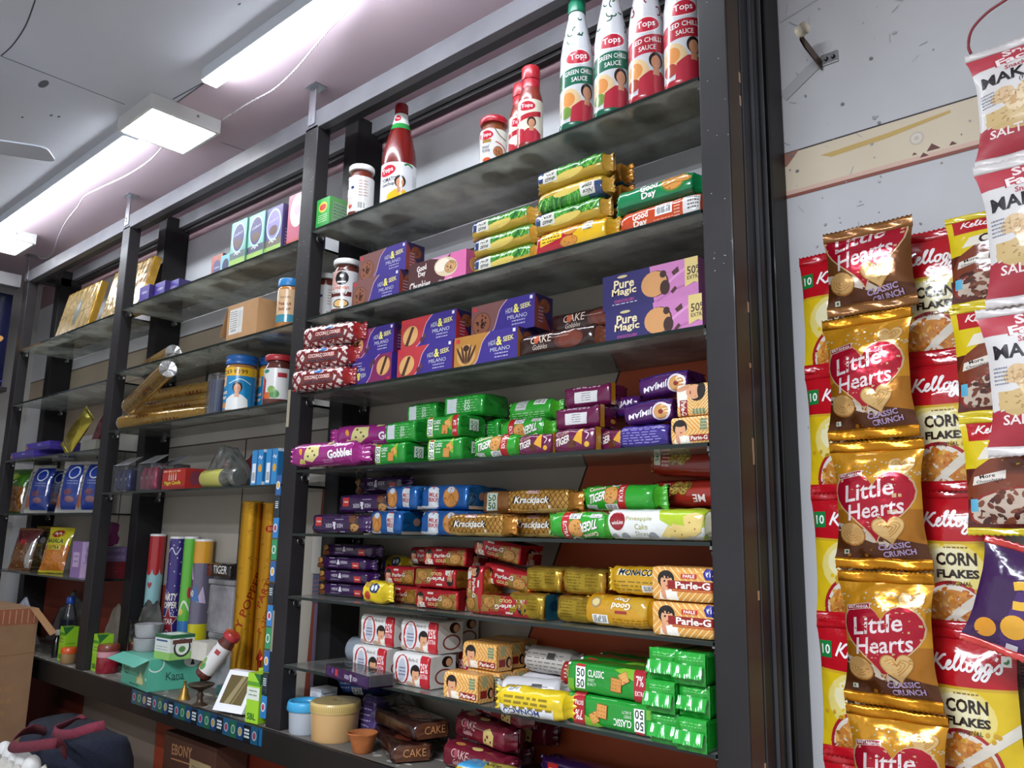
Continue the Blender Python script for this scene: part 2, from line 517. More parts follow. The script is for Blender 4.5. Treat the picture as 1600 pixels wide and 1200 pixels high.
def roll_product(name, L, H, D, bg, art=None, n=2.6, ends='fin', endcol=None, m=FILM, seed=1, wr=.0012, taper=1.6, nu=24, finw=1.0, part='wrapper', fl=2.2, endart=None):
    """flow-wrapped packet lying along X, origin at base centre; art v=0 is the lower front edge"""
    Lb = L - (2 * fl if ends == 'fin' else 0)
    nv = 32; tab = []; M = 400
    for i in range(M + 1):
        th = -math.pi / 2 + 2 * math.pi * i / M
        cx, sx = math.cos(th), math.sin(th)
        tab.append((-D / 2 * math.copysign(abs(cx) ** (2 / n), cx), H / 2 + H / 2 * math.copysign(abs(sx) ** (2 / n), sx)))
    arc = [0]
    for i in range(M): arc.append(arc[-1] + math.hypot(tab[i + 1][0] - tab[i][0], tab[i + 1][1] - tab[i][1]))
    tot = arc[-1]
    vsx = [tot * j / nv for j in range(nv + 1)]
    def sec(v):
        k = min(int(v / tot * M), M - 1)
        while arc[k + 1] < v and k < M - 1: k += 1
        while arc[k] > v and k > 0: k -= 1
        t = (v - arc[k]) / max(arc[k + 1] - arc[k], 1e-9)
        return tab[k][0] * (1 - t) + tab[k + 1][0] * t, tab[k][1] * (1 - t) + tab[k + 1][1] * t
    S = [sec(v) for v in vsx]
    usx = [Lb * (0.5 - 0.5 * math.cos(math.pi * i / nu)) for i in range(nu + 1)]
    P = []; N = []
    for u in usx:
        e = min(u, Lb - u); k = 1.0
        if e < taper: k = (1 - (1 - e / taper) ** 2) ** .5 * (.28 if ends == 'round' else .13) + (.72 if ends == 'round' else .87)
        row = []; rn = []
        for j in range(nv + 1):
            y, z = S[j]; jj = 0 if j == nv else j
            z0 = H / 2 + (z - H / 2) * k; y0 = y * k
            q = Vector(((u - Lb / 2) * CM, y0 * CM, z0 * CM)); nn = Vector((0, y / D, (z - H / 2) / H)).normalized()
            d = 2.3 * wr * (nz(q, 45, seed) * .6 + abs(nz(q, 90, seed + 2)) * .5 - .35) * (1.0 + 1.5 * max(0, 1 - e / (taper * 1.5)))
            q += nn * d
            if q.z < .0004: q.z = .0004
            row.append(q); rn.append(nn)
        row[-1] = row[0].copy(); P.append(row); N.append(rn)
    sh = Sheet(usx, vsx, P, N)
    body = MB(); sh.base(body, bg)
    if art: sh.print(body, art, dv=tot / 4 - H / 2, e0=.00045)
    ec = hx(endcol) if endcol else (hx(bg) if isinstance(bg, str) else bg)
    rr = random.Random(seed)
    if ends != 'fin':
        for sgn, row in ((-1, P[0]), (1, P[-1])):
            c = Vector((sgn * (Lb / 2 + (.5 if ends == 'round' else -.15)) * CM, 0, H / 2 * CM))
            mid = [c.lerp(p, .55) + Vector((sgn * .002 * (1 if j % 4 else -1.2), 0, 0)) for j, p in enumerate(row[:-1])]
            V = [p.copy() for p in row[:-1]] + mid + [c]; k = nv
            F = []
            for j in range(k):
                a, b = j, (j + 1) % k
                F.append((a, b, k + b, k + a) if sgn > 0 else (b, a, k + a, k + b))
                F.append((k + a, k + b, 2 * k) if sgn > 0 else (k + b, k + a, 2 * k))
            body.add(V, F, ec, 0, True)
            if ends == 'fold':                      # envelope flap folded over the end
                t = sgn * (Lb / 2 + .12) * CM; w = D * .42 * CM; h = H * CM
                body.add([(t, -w, h * .88), (t, w, h * .88), (t + sgn * .001, w * .1, h * .3), (t + sgn * .001, -w * .1, h * .3)], [(0, 1, 2, 3)], ec)
                body.add([(t, -w, h * .1), (t, w, h * .1), (t + sgn * .0016, w * .25, h * .5), (t + sgn * .0016, -w * .25, h * .5)], [(0, 1, 2, 3)], ec)
                if endart and sgn > 0:
                    flat((t + .0022, -D * .46 * CM, 0.03 * H * CM), (0, 1, 0), (0, 0, 1), D * .92, H * .94).print(body, endart, smooth=False)
        o = body.build(name, m); DIM[o.name] = (L, H, D); return o
    root = empty(name); DIM[root.name] = (L, H, D)
    kid(root, body.build(part, m))
    for sgn, row in ((-1, P[0]), (1, P[-1])):
        e = MB(); rings = [[p - Vector((sgn * .0006, 0, 0)) for p in row[:-1]]]; c0 = Vector((sgn * Lb / 2 * CM, 0, H / 2 * CM))
        for dx, ky, kz in ((.35, .62, .86), (.75, .18, .84 * finw), (1.25, .07, .95 * finw), (fl, .05, 1.02 * finw)):
            ring = []
            for j, p in enumerate(row[:-1]):
                q = Vector((c0.x + sgn * dx * CM, (p.y) * ky + .003 * math.sin(j * 2.1 + seed) * (dx > .5), max(.0008, c0.z + (p.z - c0.z) * kz)))
                if dx == fl: q.x += sgn * .0015 * (j % 2) - sgn * .004 * rr.random()
                else: q += Vector((0, 0, .0015 * nz(p, 200, seed + dx)))
                if q.z < .0008: q.z = .0008
                ring.append(q)
            rings.append(ring)
        k = nv; V = [p for r_ in rings for p in r_]; F = []
        for a in range(len(rings) - 1):
            for j in range(k):
                f = (a * k + j, a * k + (j + 1) % k, (a + 1) * k + (j + 1) % k, (a + 1) * k + j)
                F.append(f if sgn > 0 else f[::-1])
        F.append(tuple((len(rings) - 1) * k + j for j in range(k)))
        e.add(V, F, ec, 0, True)
        kid(root, e.build('crimped_end', m))
    return root


def pouch_product(name, W, H, B, bg, art=None, m=FILM, seed=1, seal=1.3, sealcol=None, sealm=None, waist=.07, wr=.0016, back=None, part='pouch_body', sealart=None):
    """pillow pouch standing in the XZ plane, front towards -Y, origin at its base centre"""
    nu, nv = 16, 20
    usx = [W * i / nu for i in range(nu + 1)]; vsx = [seal + (H - 2 * seal) * j / nv for j in range(nv + 1)]
    def surf(sg):
        P = []; N = []
        for i, u in enumerate(usx):
            a = u / W; row = []; rn = []
            for j, v in enumerate(vsx):
                t = (v - seal) / (H - 2 * seal)
                bt = min(1, (math.sin(math.pi * t) * 1.25)) ** .7 if 0 < t < 1 else 0
                bu = max(0, math.sin(math.pi * a)) ** .55
                x = (u - W / 2) * (1 - waist * bt)
                y = sg * B / 2 * bt * bu
                q = Vector((x * CM, y * CM, v * CM))
                d = wr * (nz(q, 40, seed) + .6 * nz(q, 95, seed + 3)) * (.5 + 1.2 * abs(2 * t - 1) ** 2) * (1 if 0 < i < nu and 0 < j < nv else 0)
                q.y += sg * d * bu
                row.append(q); rn.append(Vector(((a - .5) * .8 * bt, sg, (t - .5) * .7)).normalized())
            P.append(row); N.append(rn)
        return Sheet(usx, vsx, P, N)
    root = empty(name); DIM[root.name] = (W, H, B)
    mb = MB(); fr = surf(-1); fr.base(mb, bg)
    if art: fr.print(mb, art, e0=.0005)
    bk = surf(1); b2 = MB(); bk.base(b2, back or bg)
    mb.add(b2.v, [f[::-1] for f in b2.f], b2.c, 0, True)
    kid(root, mb.build(part, m))
    rr = random.Random(seed)
    for z0, z1, nm in ((0, seal, 'bottom_seal'), (H - seal, H, 'top_seal')):
        e = MB(); V = []; F = []; n = 40; C = []; c = hx(sealcol) if sealcol else (bg(W / 2, z0) if callable(bg) else hx(bg))
        for i in range(n + 1):
            x = (i / n - .5) * W * CM; zz = .0022 * (i % 2)
            a, b = (z0 * CM + zz, z1 * CM) if nm == 'bottom_seal' else (z0 * CM, z1 * CM - zz)
            for y in (-.0009, .0009):
                for q in range(4):
                    t = q / 3; V.append((x, y + .0012 * math.sin(x * 90 + seed + q), a + (b - a) * t))
        for i in range(n):
            for q in range(3):
                p = i * 8 + q; F.append((p, p + 8, p + 9, p + 1)); F.append((p + 4, p + 5, p + 13, p + 12))
            F.append((i * 8, i * 8 + 4, i * 8 + 12, i * 8 + 8)); F.append((i * 8 + 3, i * 8 + 11, i * 8 + 15, i * 8 + 7))
        e.add(V, F, c, 0, True)
        kid(root, e.build(nm, sealm or m))
    return root


def lathe_sheet(prof, R, nu=36, seed=0):
    """surface of revolution; u = arc in cm on radius R (u=0 faces -Y), v = height in cm"""
    us = [(-math.pi + 2 * math.pi * i / nu) * R for i in range(nu + 1)]; P = []; N = []
    for u in us:
        a = u / R; row = []; rn = []
        for j, (r, z) in enumerate(prof):
            row.append(Vector((math.sin(a) * r * CM, -math.cos(a) * r * CM, z * CM)))
            p0 = prof[max(j - 1, 0)]; p1 = prof[min(j + 1, len(prof) - 1)]
            dr, dz = p1[0] - p0[0], p1[1] - p0[1]
            rn.append(Vector((math.sin(a) * dz, -math.cos(a) * dz, -dr)).normalized())
        P.append(row); N.append(rn)
    vsx = []
    for j, (r, z) in enumerate(prof): vsx.append(z if not vsx or z > vsx[-1] else vsx[-1] + 1e-4)
    return Sheet(us, vsx, P, N)


def lathe(mb, prof, col, m=0, R=3, nu=36, cap0=True, cap1=True, smooth=True):
    sh = lathe_sheet(prof, R, nu); sh.base(mb, col, m, smooth)
    c = (col if not isinstance(col, str) else hx(col)); c = c if not callable(c) else c(0, 0)
    for f, j in ((cap0, 0), (cap1, -1)):
        if f and prof[j][0] > 1e-3:
            V = [sh.P[i][j] for i in range(nu)]; F = tuple(range(nu)); mb.add(V, [F[::-1] if j == 0 else F], c, m)
    return sh


# ================================================================ the room
def RAY(px, py):
    return (px - 800) / FPX * RGT - (py - 600) / FPX * UPV + FWD


def onY(px, py, Y):
    d = RAY(px, py); t = Y / d.y; return Vector((d.x * t, Y, d.z * t + ZC))


def onZ(px, py, z):
    d = RAY(px, py); t = z / d.z; return Vector((d.x * t, d.y * t, z + ZC))


def xat(px, Y, z):
    """X of a point of depth Y and height z (above the lens) that lies on picture column px"""
    k = (px - 800) / FPX; a = RGT - k * FWD
    return -(a.y * Y + a.z * z) / a.x


XL, XR, YB, YF, CEIL = -4.62, 1.5, 1.43, -2.3, 1.245
R_ = random.Random(7)

mb = MB(); sh = flat((XL, YF, 0), (1, 0, 0), (0, 1, 0), (XR - XL) * 100, (YB - YF) * 100)
sh.base(mb, '#8f8880', smooth=False)
mb.box(XL, XR, YF, YB, -.08, -.001, '#8f8880')
tag(mb.build('floor', CEILMAT), kind='structure')

mb = MB(); mb.box(XL, XR, YF, YB, ZC + CEIL + .0005, ZC + CEIL + .08, '#d3d6e0')
sh = flat((XL, YB, ZC + CEIL), (1, 0, 0), (0, -1, 0), (XR - XL) * 100, (YB - YF) * 100)
sh.base(mb, '#d3d6e0', smooth=False)
a = Art(); U = lambda X: (X - XL) * 100; V_ = lambda Y: (YB - Y) * 100
a.rect(0, 0, U(XR), V_(.99), '#d2bcc6')
a.rect(0, V_(.99), U(XR), V_(.985), '#6d6a74')
for pts in ([(0, 87), (195, 163)], [(55, 0), (40, 40), (20, 70), (2, 87)], [(270, 155), (330, 122)], [(345, 222), (385, 236)]):
    q = [onZ(x, y, CEIL) for x, y in pts]
    a.stroke([(U(p.x), V_(p.y)) for p in q], .35, '#4c4e58', smooth=len(q) > 2)
for px, py, r in ((68, 131, 2.2), (35, 183, .6), (80, 180, .7), (92, 182, .7), (374, 6, .5)):
    p = onZ(px, py, CEIL); a.ell(U(p.x), V_(p.y), r * 1.3, r * .5, '#63656f', n=10)
sh.print(mb, a, smooth=False)
tag(mb.build('ceiling', CEILMAT), kind='structure')

# back wall with its boards, cream strip, stains and screw marks
mb = MB(); mb.box(XL, XR, YB + .0005, YB + .1, 0, ZC + CEIL, '#c9c9cb')
sh = flat((XL, YB, 0), (1, 0, 0), (0, 0, 1), (XR - XL) * 100, (ZC + CEIL) * 100)
sh.base(mb, '#c6c6c9', smooth=False)
a = Art(); W_ = lambda X, z: ((X - XL) * 100, (z + ZC) * 100)


def wr(x0, x1, z0, z1, c): a.rect(*W_(x0, z0), *W_(x1, z1), c)


wr(XL, -.6, 1.12, CEIL, '#8e7076')
wr(XL, -.6, .60, .73, '#a2937f'); wr(XL, -.6, .724, .73, '#54483f'); wr(XL, -.6, .597, .603, '#54483f')
wr(-1.84, -.6, -.6, .595, '#b5ab9d')
wr(-4.2, -1.84, .30, .40, '#c9c4bb'); wr(-4.2, -1.84, .40, .60, '#a2907c'); wr(-4.2, -1.84, .297, .302, '#4c443d')
wr(-4.2, -1.84, -.6, .297, '#a39c92')
for x in (-2.47, -3.4): wr(x, x + .008, -.6, .297, '#2f2a28')
for x in (-2.78, -2.52): wr(x, x + .02, .42, .585, '#2e3a3c')
wr(-4.2, -3.0, -.6, -.19, '#7a3322')
wr(-3.02, -2.9, -.6, -.2, '#8c3a26')
P = [W_(-.94, .42), W_(-.6, .42), W_(-.6, -.62), W_(-1.39, -.62)]
a.poly(P, '#c65a30'); a.stroke([P[0], P[3]], .5, '#3d2018', smooth=False)
a.poly([W_(-2.02, .12), W_(-1.84, .12), W_(-1.84, -.6), W_(-2.06, -.6)], '#7a3524')
# right-hand board: cream strip
wr(-.59, XR, .637, .727, '#dccdb4'); wr(-.59, XR, .636, .642, '#8c4a3c'); wr(-.59, XR, .7255, .7285, '#3b3230'); wr(-.59, XR, .642, .65, '#d9b7a6')
a.poly([W_(-.59, .727), W_(-.56, .727), W_(-.585, .70), W_(-.59, .70)], '#9c6a58')
a.poly([W_(-.52, .703), W_(-.4, .708), W_(-.3, .716), W_(-.3, .711), W_(-.4, .699), W_(-.5, .694)], '#c9a961')
c_ = W_(-.355, .683); a.ell(*c_, 1.2, 1.2, '#cbbfb0'); a.ell(*c_, .9, .9, '#ddd3c6'); a.ell(*c_, .4, .4, '#c9beb0')
for x, z, s_ in ((-.33, .657, 1.1), (-.30, .655, .6), (-.345, .648, .7), (-.36, .655, .4)):
    q = W_(x, z); a.poly([(q[0] - s_, q[1] - .3 * s_), (q[0] + s_, q[1] - .3 * s_), (q[0] - .2 * s_, q[1] + .8 * s_)], '#6a3a34')
a.on()
for i in range(190):
    x = R_.uniform(-.58, .1); z = R_.uniform(.1, 1.2); q = W_(x, z); r = R_.choice((.1, .1, .15, .2, .3))
    a.ell(q[0], q[1], r * R_.uniform(.6, 1.6), r, R_.choice(('#b0afb1', '#a09e9f', '#8a8786', '#b6b5b8')), rot=R_.uniform(0, 180), n=7)
for i in range(46):
    x = R_.uniform(-.58, 0); z = R_.uniform(.3, 1.2); q = W_(x, z); l = R_.uniform(.5, 2.2); th = R_.uniform(0, 3.1)
    a.stroke([q, (q[0] + l * math.cos(th), q[1] + l * math.sin(th))], R_.uniform(.06, .16), R_.choice(('#aeadb0', '#9b999a', '#b4b3b6')), smooth=False)
a.off()
for x0, z0, x1, z1, w in ((-.585, 1.005, -.42, 1.04, .12), (-.46, 1.06, -.4, .99, .5), (-.40, .98, -.36, .95, .4), (-.585, .845, -.50, .90, 2.2)):
    a.stroke([W_(x0, z0), W_(x1, z1)], w, '#b3b2b5', smooth=False)
for x, z in ((-.475, .79), (-.42, .86), (-.575, .72), (-.565, .685)):
    q = W_(x, z); a.ell(q[0], q[1], .35, .3, '#7a7574', n=8)
sh.print(mb, a, smooth=False)
tag(mb.build('wall_back', WALLMAT), kind='structure')
for nm, x0, x1, y0, y1 in (('wall_left', XL - .1, XL, YF, YB), ('wall_right', XR, XR + .1, YF, YB)):
    mb = MB(); mb.box(x0, x1, y0, y1, 0, ZC + CEIL, '#b5b2ae'); tag(mb.build(nm, WALLMAT), kind='structure')

# ---------------------------------------------------------------- ceiling lamps
def lamp(kind, x0, x1, y0, y1, z0, label, cat):
    t = empty(kind, ((x0 + x1) / 2, (y0 + y1) / 2, ZC + CEIL)); hx_, hy = (x1 - x0) / 2, (y1 - y0) / 2; d = CEIL - z0
    h = MB(); f = MB()
    if kind == 'tube_light':
        h.box(-hx_, hx_, -hy, hy * .55, -d * .96, 0, '#dfe6ee', r=.003); h.box(-hx_, hx_, hy * .5, hy, -d * .45, 0, '#dfe6ee', r=.002)
        for x in (-hx_ - .004, hx_): h.box(x, x + .004, -hy, hy, -d, 0, '#d8dfe6', r=.001)
        f.box(-hx_, hx_, -hy * .8, hy * .96, -d - .004, -d * .97, '#ffffff', r=.001); f.box(-hx_, hx_, hy * .6, hy * .96, -d * .97, -d * .6, '#ffffff', r=.001)
    else:
        h.box(-hx_, hx_, -hy, hy, -d, 0, '#d9dad8', r=.003); h.tube([(hx_ - .001, hy * .3, -d * .4), (hx_ + .003, hy * .3, -d * .4)], .004, '#8a8a88')
        f.box(-hx_ + .011, hx_ - .011, -hy + .011, hy - .011, -d - .0012, -d + .002, '#ffffff', r=.002)
    kid(t, h.build('housing', PLASTIC)); kid(t, f.build('diffuser', TUBE_ON if kind == 'tube_light' else PANEL_ON))
    return tag(t, label, cat)


lamp('tube_light', -2.005, -.75, .945, .99, 1.207, 'long bright ceiling tube light running above the right shelf bays', 'ceiling light')
lamp('tube_light', -3.80, -2.50, .945, .99, 1.207, 'long bright ceiling tube light beyond the square lamp, towards the corner', 'ceiling light')
lamp('panel_light', -2.467, -2.238, .912, 1.13, 1.2, 'square white surface panel lamp between the two tube lights', 'ceiling light')
pA = onZ(60, 383, 1.2); pB = onZ(33, 396, 1.2)
lamp('panel_light', pA.x - .24, pA.x, .9, 1.125, 1.2, 'square white panel lamp at the far corner end of the ceiling', 'ceiling light')


def wire(name, pts, label):
    m = MB(); pts = spline([tuple(p) for p in pts], 8)
    for ph in (0, math.pi):
        q = []
        for i, p in enumerate(spline(pts, 3)):
            th = i * 1.05 + ph; q.append((p[0] + .0026 * math.cos(th), p[1], p[2] + .0026 * math.sin(th)))
        m.tube(q, .0016, '#bdb6ba', n=5)
    return tag(m.build(name, PLASTIC), label, 'wire')


wire('twisted_wire', [onZ(x, y, 1.225) for x, y in ((560, -8), (538, 22), (515, 45), (490, 75), (462, 108), (430, 138), (400, 155), (378, 168), (350, 186))],
     'pale twisted flex hanging under the ceiling above the middle shelf post')
wire('twisted_wire', [onZ(x, y, 1.215) for x, y in ((252, 232), (232, 252), (198, 274), (160, 292), (133, 306), (122, 322), (104, 345), (92, 368), (84, 392), (76, 402), (62, 403), (48, 385))],
     'pale twisted flex looping down beside the far square lamp')

# fan: one blade reaches into view
_a, _b = onZ(81, 243, CEIL - .27), onZ(0, 231, CEIL - .27); hub = _a + (_b - _a).normalized() * .62; hub.z = ZC; f_ = empty('ceiling_fan', (hub.x, hub.y, ZC + CEIL))
m = MB(); m.tube([(0, 0, 0), (0, 0, -.2)], .012, '#c8ccd4', n=12); m.tube([(0, 0, 0), (0, 0, -.05)], [.05, .03], '#c8ccd4', n=16); kid(f_, m.build('down_rod', PLASTIC))
m = MB(); lathe(m, [(3, -32), (8, -30), (9, -26), (8, -22), (3, -20)], '#b9c2d0', R=8); kid(f_, m.build('motor', PLASTIC))
tip = _a - hub; ang = math.atan2(tip.y, tip.x); ln = math.hypot(tip.x, tip.y)
for k in range(3):
    m = MB(); th = ang + k * 2.0944; n = []
    for x, w in ((.08, .025), (.2, .05), (.25, .058), (ln - .03, .064), (ln - .012, .06), (ln - .003, .05), (ln, .036)):
        n.append((x, w))
    Pq = [(x, w) for x, w in n] + [(x, -w) for x, w in reversed(n)]
    V = []
    for dz in (-.27, -.266):
        for x, y in Pq: V.append((x * math.cos(th) - y * math.sin(th), x * math.sin(th) + y * math.cos(th), dz + y * .12))
    k_ = len(Pq); F = [tuple(reversed(range(k_))), tuple(range(k_, 2 * k_))] + [(i, (i + 1) % k_, k_ + (i + 1) % k_, k_ + i) for i in range(k_)]
    m.add(V, F, hx('#dde5f4')); kid(f_, m.build('blade', PLASTIC))
tag(f_, 'ceiling fan with one grey blade reaching into view under the white ceiling', 'fan')

# ---------------------------------------------------------------- shelf rack
DK = '#262325'
SH1 = [.806, .557, .352, .154, -.006, -.160, -.325]
SH2 = [.793, .556, .342, .121]
SH3 = [.785, .535, .282, .052, -.182]
BASE = -.480
PX = [(-4.14, -4.08), (-3.075, -3.012), (-1.88, -1.818), (-.643, -.588)]
rack = empty('shelf_rack', (-2.3, 1.32, ZC + BASE - .07))
RK = rack.location


def rp(name, m, mt=DARKMETAL):
    for i, v in enumerate(m.v): m.v[i] = (v[0] - RK.x, v[1] - RK.y, v[2] - RK.z)
    return kid(rack, m.build(name, mt))


for i, (x0, x1) in enumerate(PX):
    m = MB(); m.box(x0, x1, 1.2, 1.242 if i < 3 else 1.25, ZC + BASE, ZC + 1.12, DK, r=.0025)
    s_ = flat((x0, 1.2, ZC + BASE), (1, 0, 0), (0, 0, 1), (x1 - x0) * 100, (1.12 - BASE) * 100); q = Art().on()
    rr = random.Random(i)
    for k in range(26): q.ell(rr.uniform(.4, 5.8), rr.uniform(90, 158), rr.uniform(.05, .11), rr.uniform(.05, .12), '#b9bcc0', n=6)
    if i == 2: q.off(); q.rect(.2, 75, 1.5, 85, '#a39a86'); q.rect(.05, 18, .9, 28, '#9a917e')
    s_.print(m, q.off(), smooth=False)
    if i == 3:
        s_ = flat((x1, 1.2, ZC + BASE), (0, 1, 0), (0, 0, 1), 5, (1.12 - BASE) * 100); q = Art().rect(.3, 0, 4.8, 160, '#4a3c30')
        for k in range(9): z = rr.uniform(10, 130); q.rect(4.2, z, 4.9, z + rr.uniform(.8, 3), '#c3a184')
        s_.print(m, q, smooth=False)
    rp('post', m)
    m = MB(); m.box(x0, x1, 1.335 if i < 3 else 1.365, 1.4285, ZC + BASE, ZC + 1.2, '#1e1c1e', r=.0025); rp('post', m)
    m = MB(); xm = (x0 + x1) / 2
    m.box(xm - .016, xm + .016, 1.1965, 1.1995, ZC + 1.125, ZC + CEIL, '#c2c6cc'); m.box(xm - .024, xm + .024, 1.185, 1.225, ZC + CEIL - .004, ZC + CEIL - .0005, '#c2c6cc')
    for dz in (1.175, 1.187): m.tube([(xm, 1.1945, ZC + dz - .035), (xm, 1.1968, ZC + dz - .035)], .003, '#b8babd')
    rp('ceiling_bracket', m, STEEL)
x0, x1 = PX[0][0], PX[3][1]
m = MB(); m.box(x0, x1, 1.2, 1.226, ZC + 1.11, ZC + 1.164, '#5e5d62', r=.002); m.box(x0, x1, 1.228, 1.256, ZC + 1.114, ZC + 1.164, DK, r=.002); rp('top_rail', m)  # front box coloured lighter for the tube light on its face, underside box dark
m = MB(); m.box(x0, x1, 1.385, 1.405, ZC + 1.162, ZC + 1.208, '#77767a', r=.002); m.box(x0, x1, 1.407, 1.4285, ZC + 1.15, ZC + 1.208, DK, r=.002); rp('top_rail', m)  # rear rail likewise: lamplight on the front face put into its paler colour
for i in (0, 3):
    m = MB(); m.box(PX[i][0], PX[i][1], 1.25, 1.385, ZC + 1.125, ZC + 1.165, DK, r=.002); rp('side_rail', m)
m = MB(); xr = PX[3][1]
for y0, y1, d in ((1.252, 1.305, .006), (1.308, 1.324, .002), (1.327, 1.362, .008)): m.box(xr - .05, xr - d, y0, y1, ZC + BASE, ZC + 1.12, '#2c2d32', r=.002)
for y in (1.256, 1.301, 1.345): m.box(xr - .01, xr - .001, y, y + .003, ZC + BASE, ZC + 1.12, '#55575c')
rp('door_channel', m)
# base slab with a dark front board
m = MB(); m.box(x0, x1, 1.2, 1.4285, ZC + BASE - .05, ZC + BASE, '#6c6760')
s_ = flat((x0, 1.2, ZC + BASE), (1, 0, 0), (0, 1, 0), (x1 - x0) * 100, 22.8); q = Art().on(); rr = random.Random(3)
for k in range(420):
    q.ell(rr.uniform(0, 355), rr.uniform(0, 22), rr.uniform(.3, 2.5), rr.uniform(.2, 1), rr.choice(('#a8a39a', '#c4bfb5', '#8f8981', '#b5afa5')), rot=rr.uniform(-30, 30), n=8)
s_.print(m, q.off(), smooth=False); rp('base_slab', m, WALLMAT)
m = MB(); m.box(x0, x1, 1.188, 1.1995, ZC + BASE - .07, ZC + BASE - .0006, '#1d1918', r=.002); rp('front_board', m)
# sticker strip on the front board of the middle bay
m = MB(); xs = xat(208, 1.188, BASE); xe = PX[2][0] + .01; zt = ZC + BASE - .002
m.box(xs, xe, 1.1862, 1.1878, zt - .04, zt, '#1f5f8c'); s_ = flat((xs, 1.1862, zt - .04), (1, 0, 0), (0, 0, 1), (xe - xs) * 100, 4); q = Art(); n = int((xe - xs) / .034)
for k in range(n):
    c = ('#22506e', '#245a40', '#1d3a5e', '#181d24')[k % 4]; u = k * 3.4
    q.on().rect(u, 0, u + 3.3, 4, c).off()
    if k % 4 < 3: q.on().ell(u + 1.65, 2, 1.0, 1.1, '#9fb0ba').off().ell(u + 1.65, 2, .75, .85, ('#8a4058', '#3a7a50', '#a58a4c')[k % 4])
    else: q.lines(u + .4, 2.6, 2.4, 3, .8, .5, '#dfe9ee', k)
s_.print(m, q, smooth=False); rp('sticker_strip', m, SLEEVE)
# little metal clips that carry the glass
for (a0, a1), zs in (((PX[2][1], PX[3][0]), SH1), ((PX[1][1], PX[2][0]), SH2), ((PX[0][1], PX[1][0]), SH3)):
    for z in zs:
        for x, sg in ((a0, 1), (a1, -1)):
            for y in (1.226, 1.40):
                m = MB(); m.tube([(x + sg * .0002, y, ZC + z - .019), (x + sg * .011, y, ZC + z - .019)], .0085, '#8b8d90', n=12)
                m.box(x + min(0, sg * .014), x + max(0, sg * .014), y - .006, y + .006, ZC + z - .0125, ZC + z - .0068, '#b4b6b8')
                rp('shelf_clip', m, STEEL)
tag(rack, 'dark metal shelving rack with square posts, standing along the whole wall', 'shelf')
NUMW = ['top', 'second', 'third', 'fourth', 'fifth', 'sixth', 'seventh']
for (a0, a1), zs, bay in (((PX[2][1], PX[3][0]), SH1, 'right'), ((PX[1][1], PX[2][0]), SH2, 'middle'), ((PX[0][1], PX[1][0]), SH3, 'far left')):
    for k, z in enumerate(zs):
        m = MB(); m.box(a0 + .002, a1 - .002, 1.2, 1.424, ZC + z - .0066, ZC + z, '#ffffff', 0)
        for f in (2, 3, 4, 5): m.m[f] = 1
        o = m.build('glass_shelf', [SHELFGLASS, GLASSEDGE])
        tag(o, f'{NUMW[k]} glass shelf from the top in the {bay} bay of the rack', 'glass shelf', 'glass shelves of the rack')

# panels below the counter
for x0_, x1_, c, lab in ((-4.1, -3.372, '#5d2519', 'dark red-brown laminate panel under the counter behind the blue bag'),
                         (-3.37, -2.775, '#77695f', 'grey-brown board panel under the counter beside the blue bag'),
                         (-2.773, -.6, '#8c3620', 'orange-red laminate panel under the counter below the sticker strip')):
    m = MB(); m.box(x0_, x1_, 1.36, 1.38, 0, ZC + BASE - .052, c, r=.001)
    if x0_ == -3.37:
        s_ = flat((x0_, 1.36, 0), (1, 0, 0), (0, 0, 1), (x1_ - x0_) * 100, 80); s_.print(m, Art().poly([(0, 60), (0, 0), (59, 0), (59, 46)], '#a9a5a4'), smooth=False)
    tag(m.build('counter_panel', LAMINATE), lab, 'panel')

# left return of the rack: corner unit with printed poster boards
cu_ = empty('corner_cabinet', (-4.4, .9, 0))
def cp(name, m, mt=DARKMETAL):
    for i, v in enumerate(m.v): m.v[i] = (v[0] + 4.4, v[1] - .9, v[2])
    return kid(cu_, m.build(name, mt))
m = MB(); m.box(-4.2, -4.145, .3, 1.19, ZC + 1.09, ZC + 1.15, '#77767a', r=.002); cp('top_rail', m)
m = MB(); m.box(-4.2, -4.145, .3, .36, 0, ZC + 1.09, DK, r=.002); cp('post', m)
for z in (.60, .12, -.3): 
    m = MB(); m.box(-4.5, -4.15, .36, 1.19, ZC + z, ZC + z + .02, DK, r=.002); cp('shelf_board', m)
m = MB(); m.box(-4.5, -4.145, .3, 1.19, 0, ZC - .48, '#2d2725', r=.002); cp('cupboard', m)
tag(cu_, 'dark metal corner shelf unit meeting the rack at the far left', 'shelf')
m = MB(); m.box(-4.28, -4.27, .4, 1.2, ZC + .64, ZC + 1.08, '#141738'); s_ = flat((-4.27, .4, ZC + .64), (0, 1, 0), (0, 0, 1), 80, 44)
q = Art().ell(61, 34, 4, 2.2, '#7a4a6a').ell(61, 34, 3.4, 1.7, '#1a1c40').text('Chocola', 57, 28.5, 5, '#f2f2f6', 24, b=.02, sh=.3)
for k in range(9): q.ell(50 + 3 * k, 15 + (k % 3) * 3, 4.6, 2, ('#c98a4a', '#7a4526', '#d9a05e')[k % 3], rot=25)
s_.print(m, q.rect(40, 2, 80, 2.6, '#4a3a9a'), smooth=False)
tag(m.build('poster', SLEEVE), 'dark blue chocolate poster with white lettering, in the corner unit', 'poster')


# ================================================================ goods on the shelves
PROTO = {}
MAKE = {}
USED = set()


def maker(f):
    MAKE[f.__name__] = f; return f


def get(key):
    fn, args = (key[0], key[1:]) if isinstance(key, tuple) else (key, ())
    if key not in PROTO:
        PROTO[key] = MAKE[fn](*args)
    o = PROTO[key]
    if key in USED: return copy_tree(o), DIM.get(o.name)
    USED.add(key); return o, DIM.get(o.name)


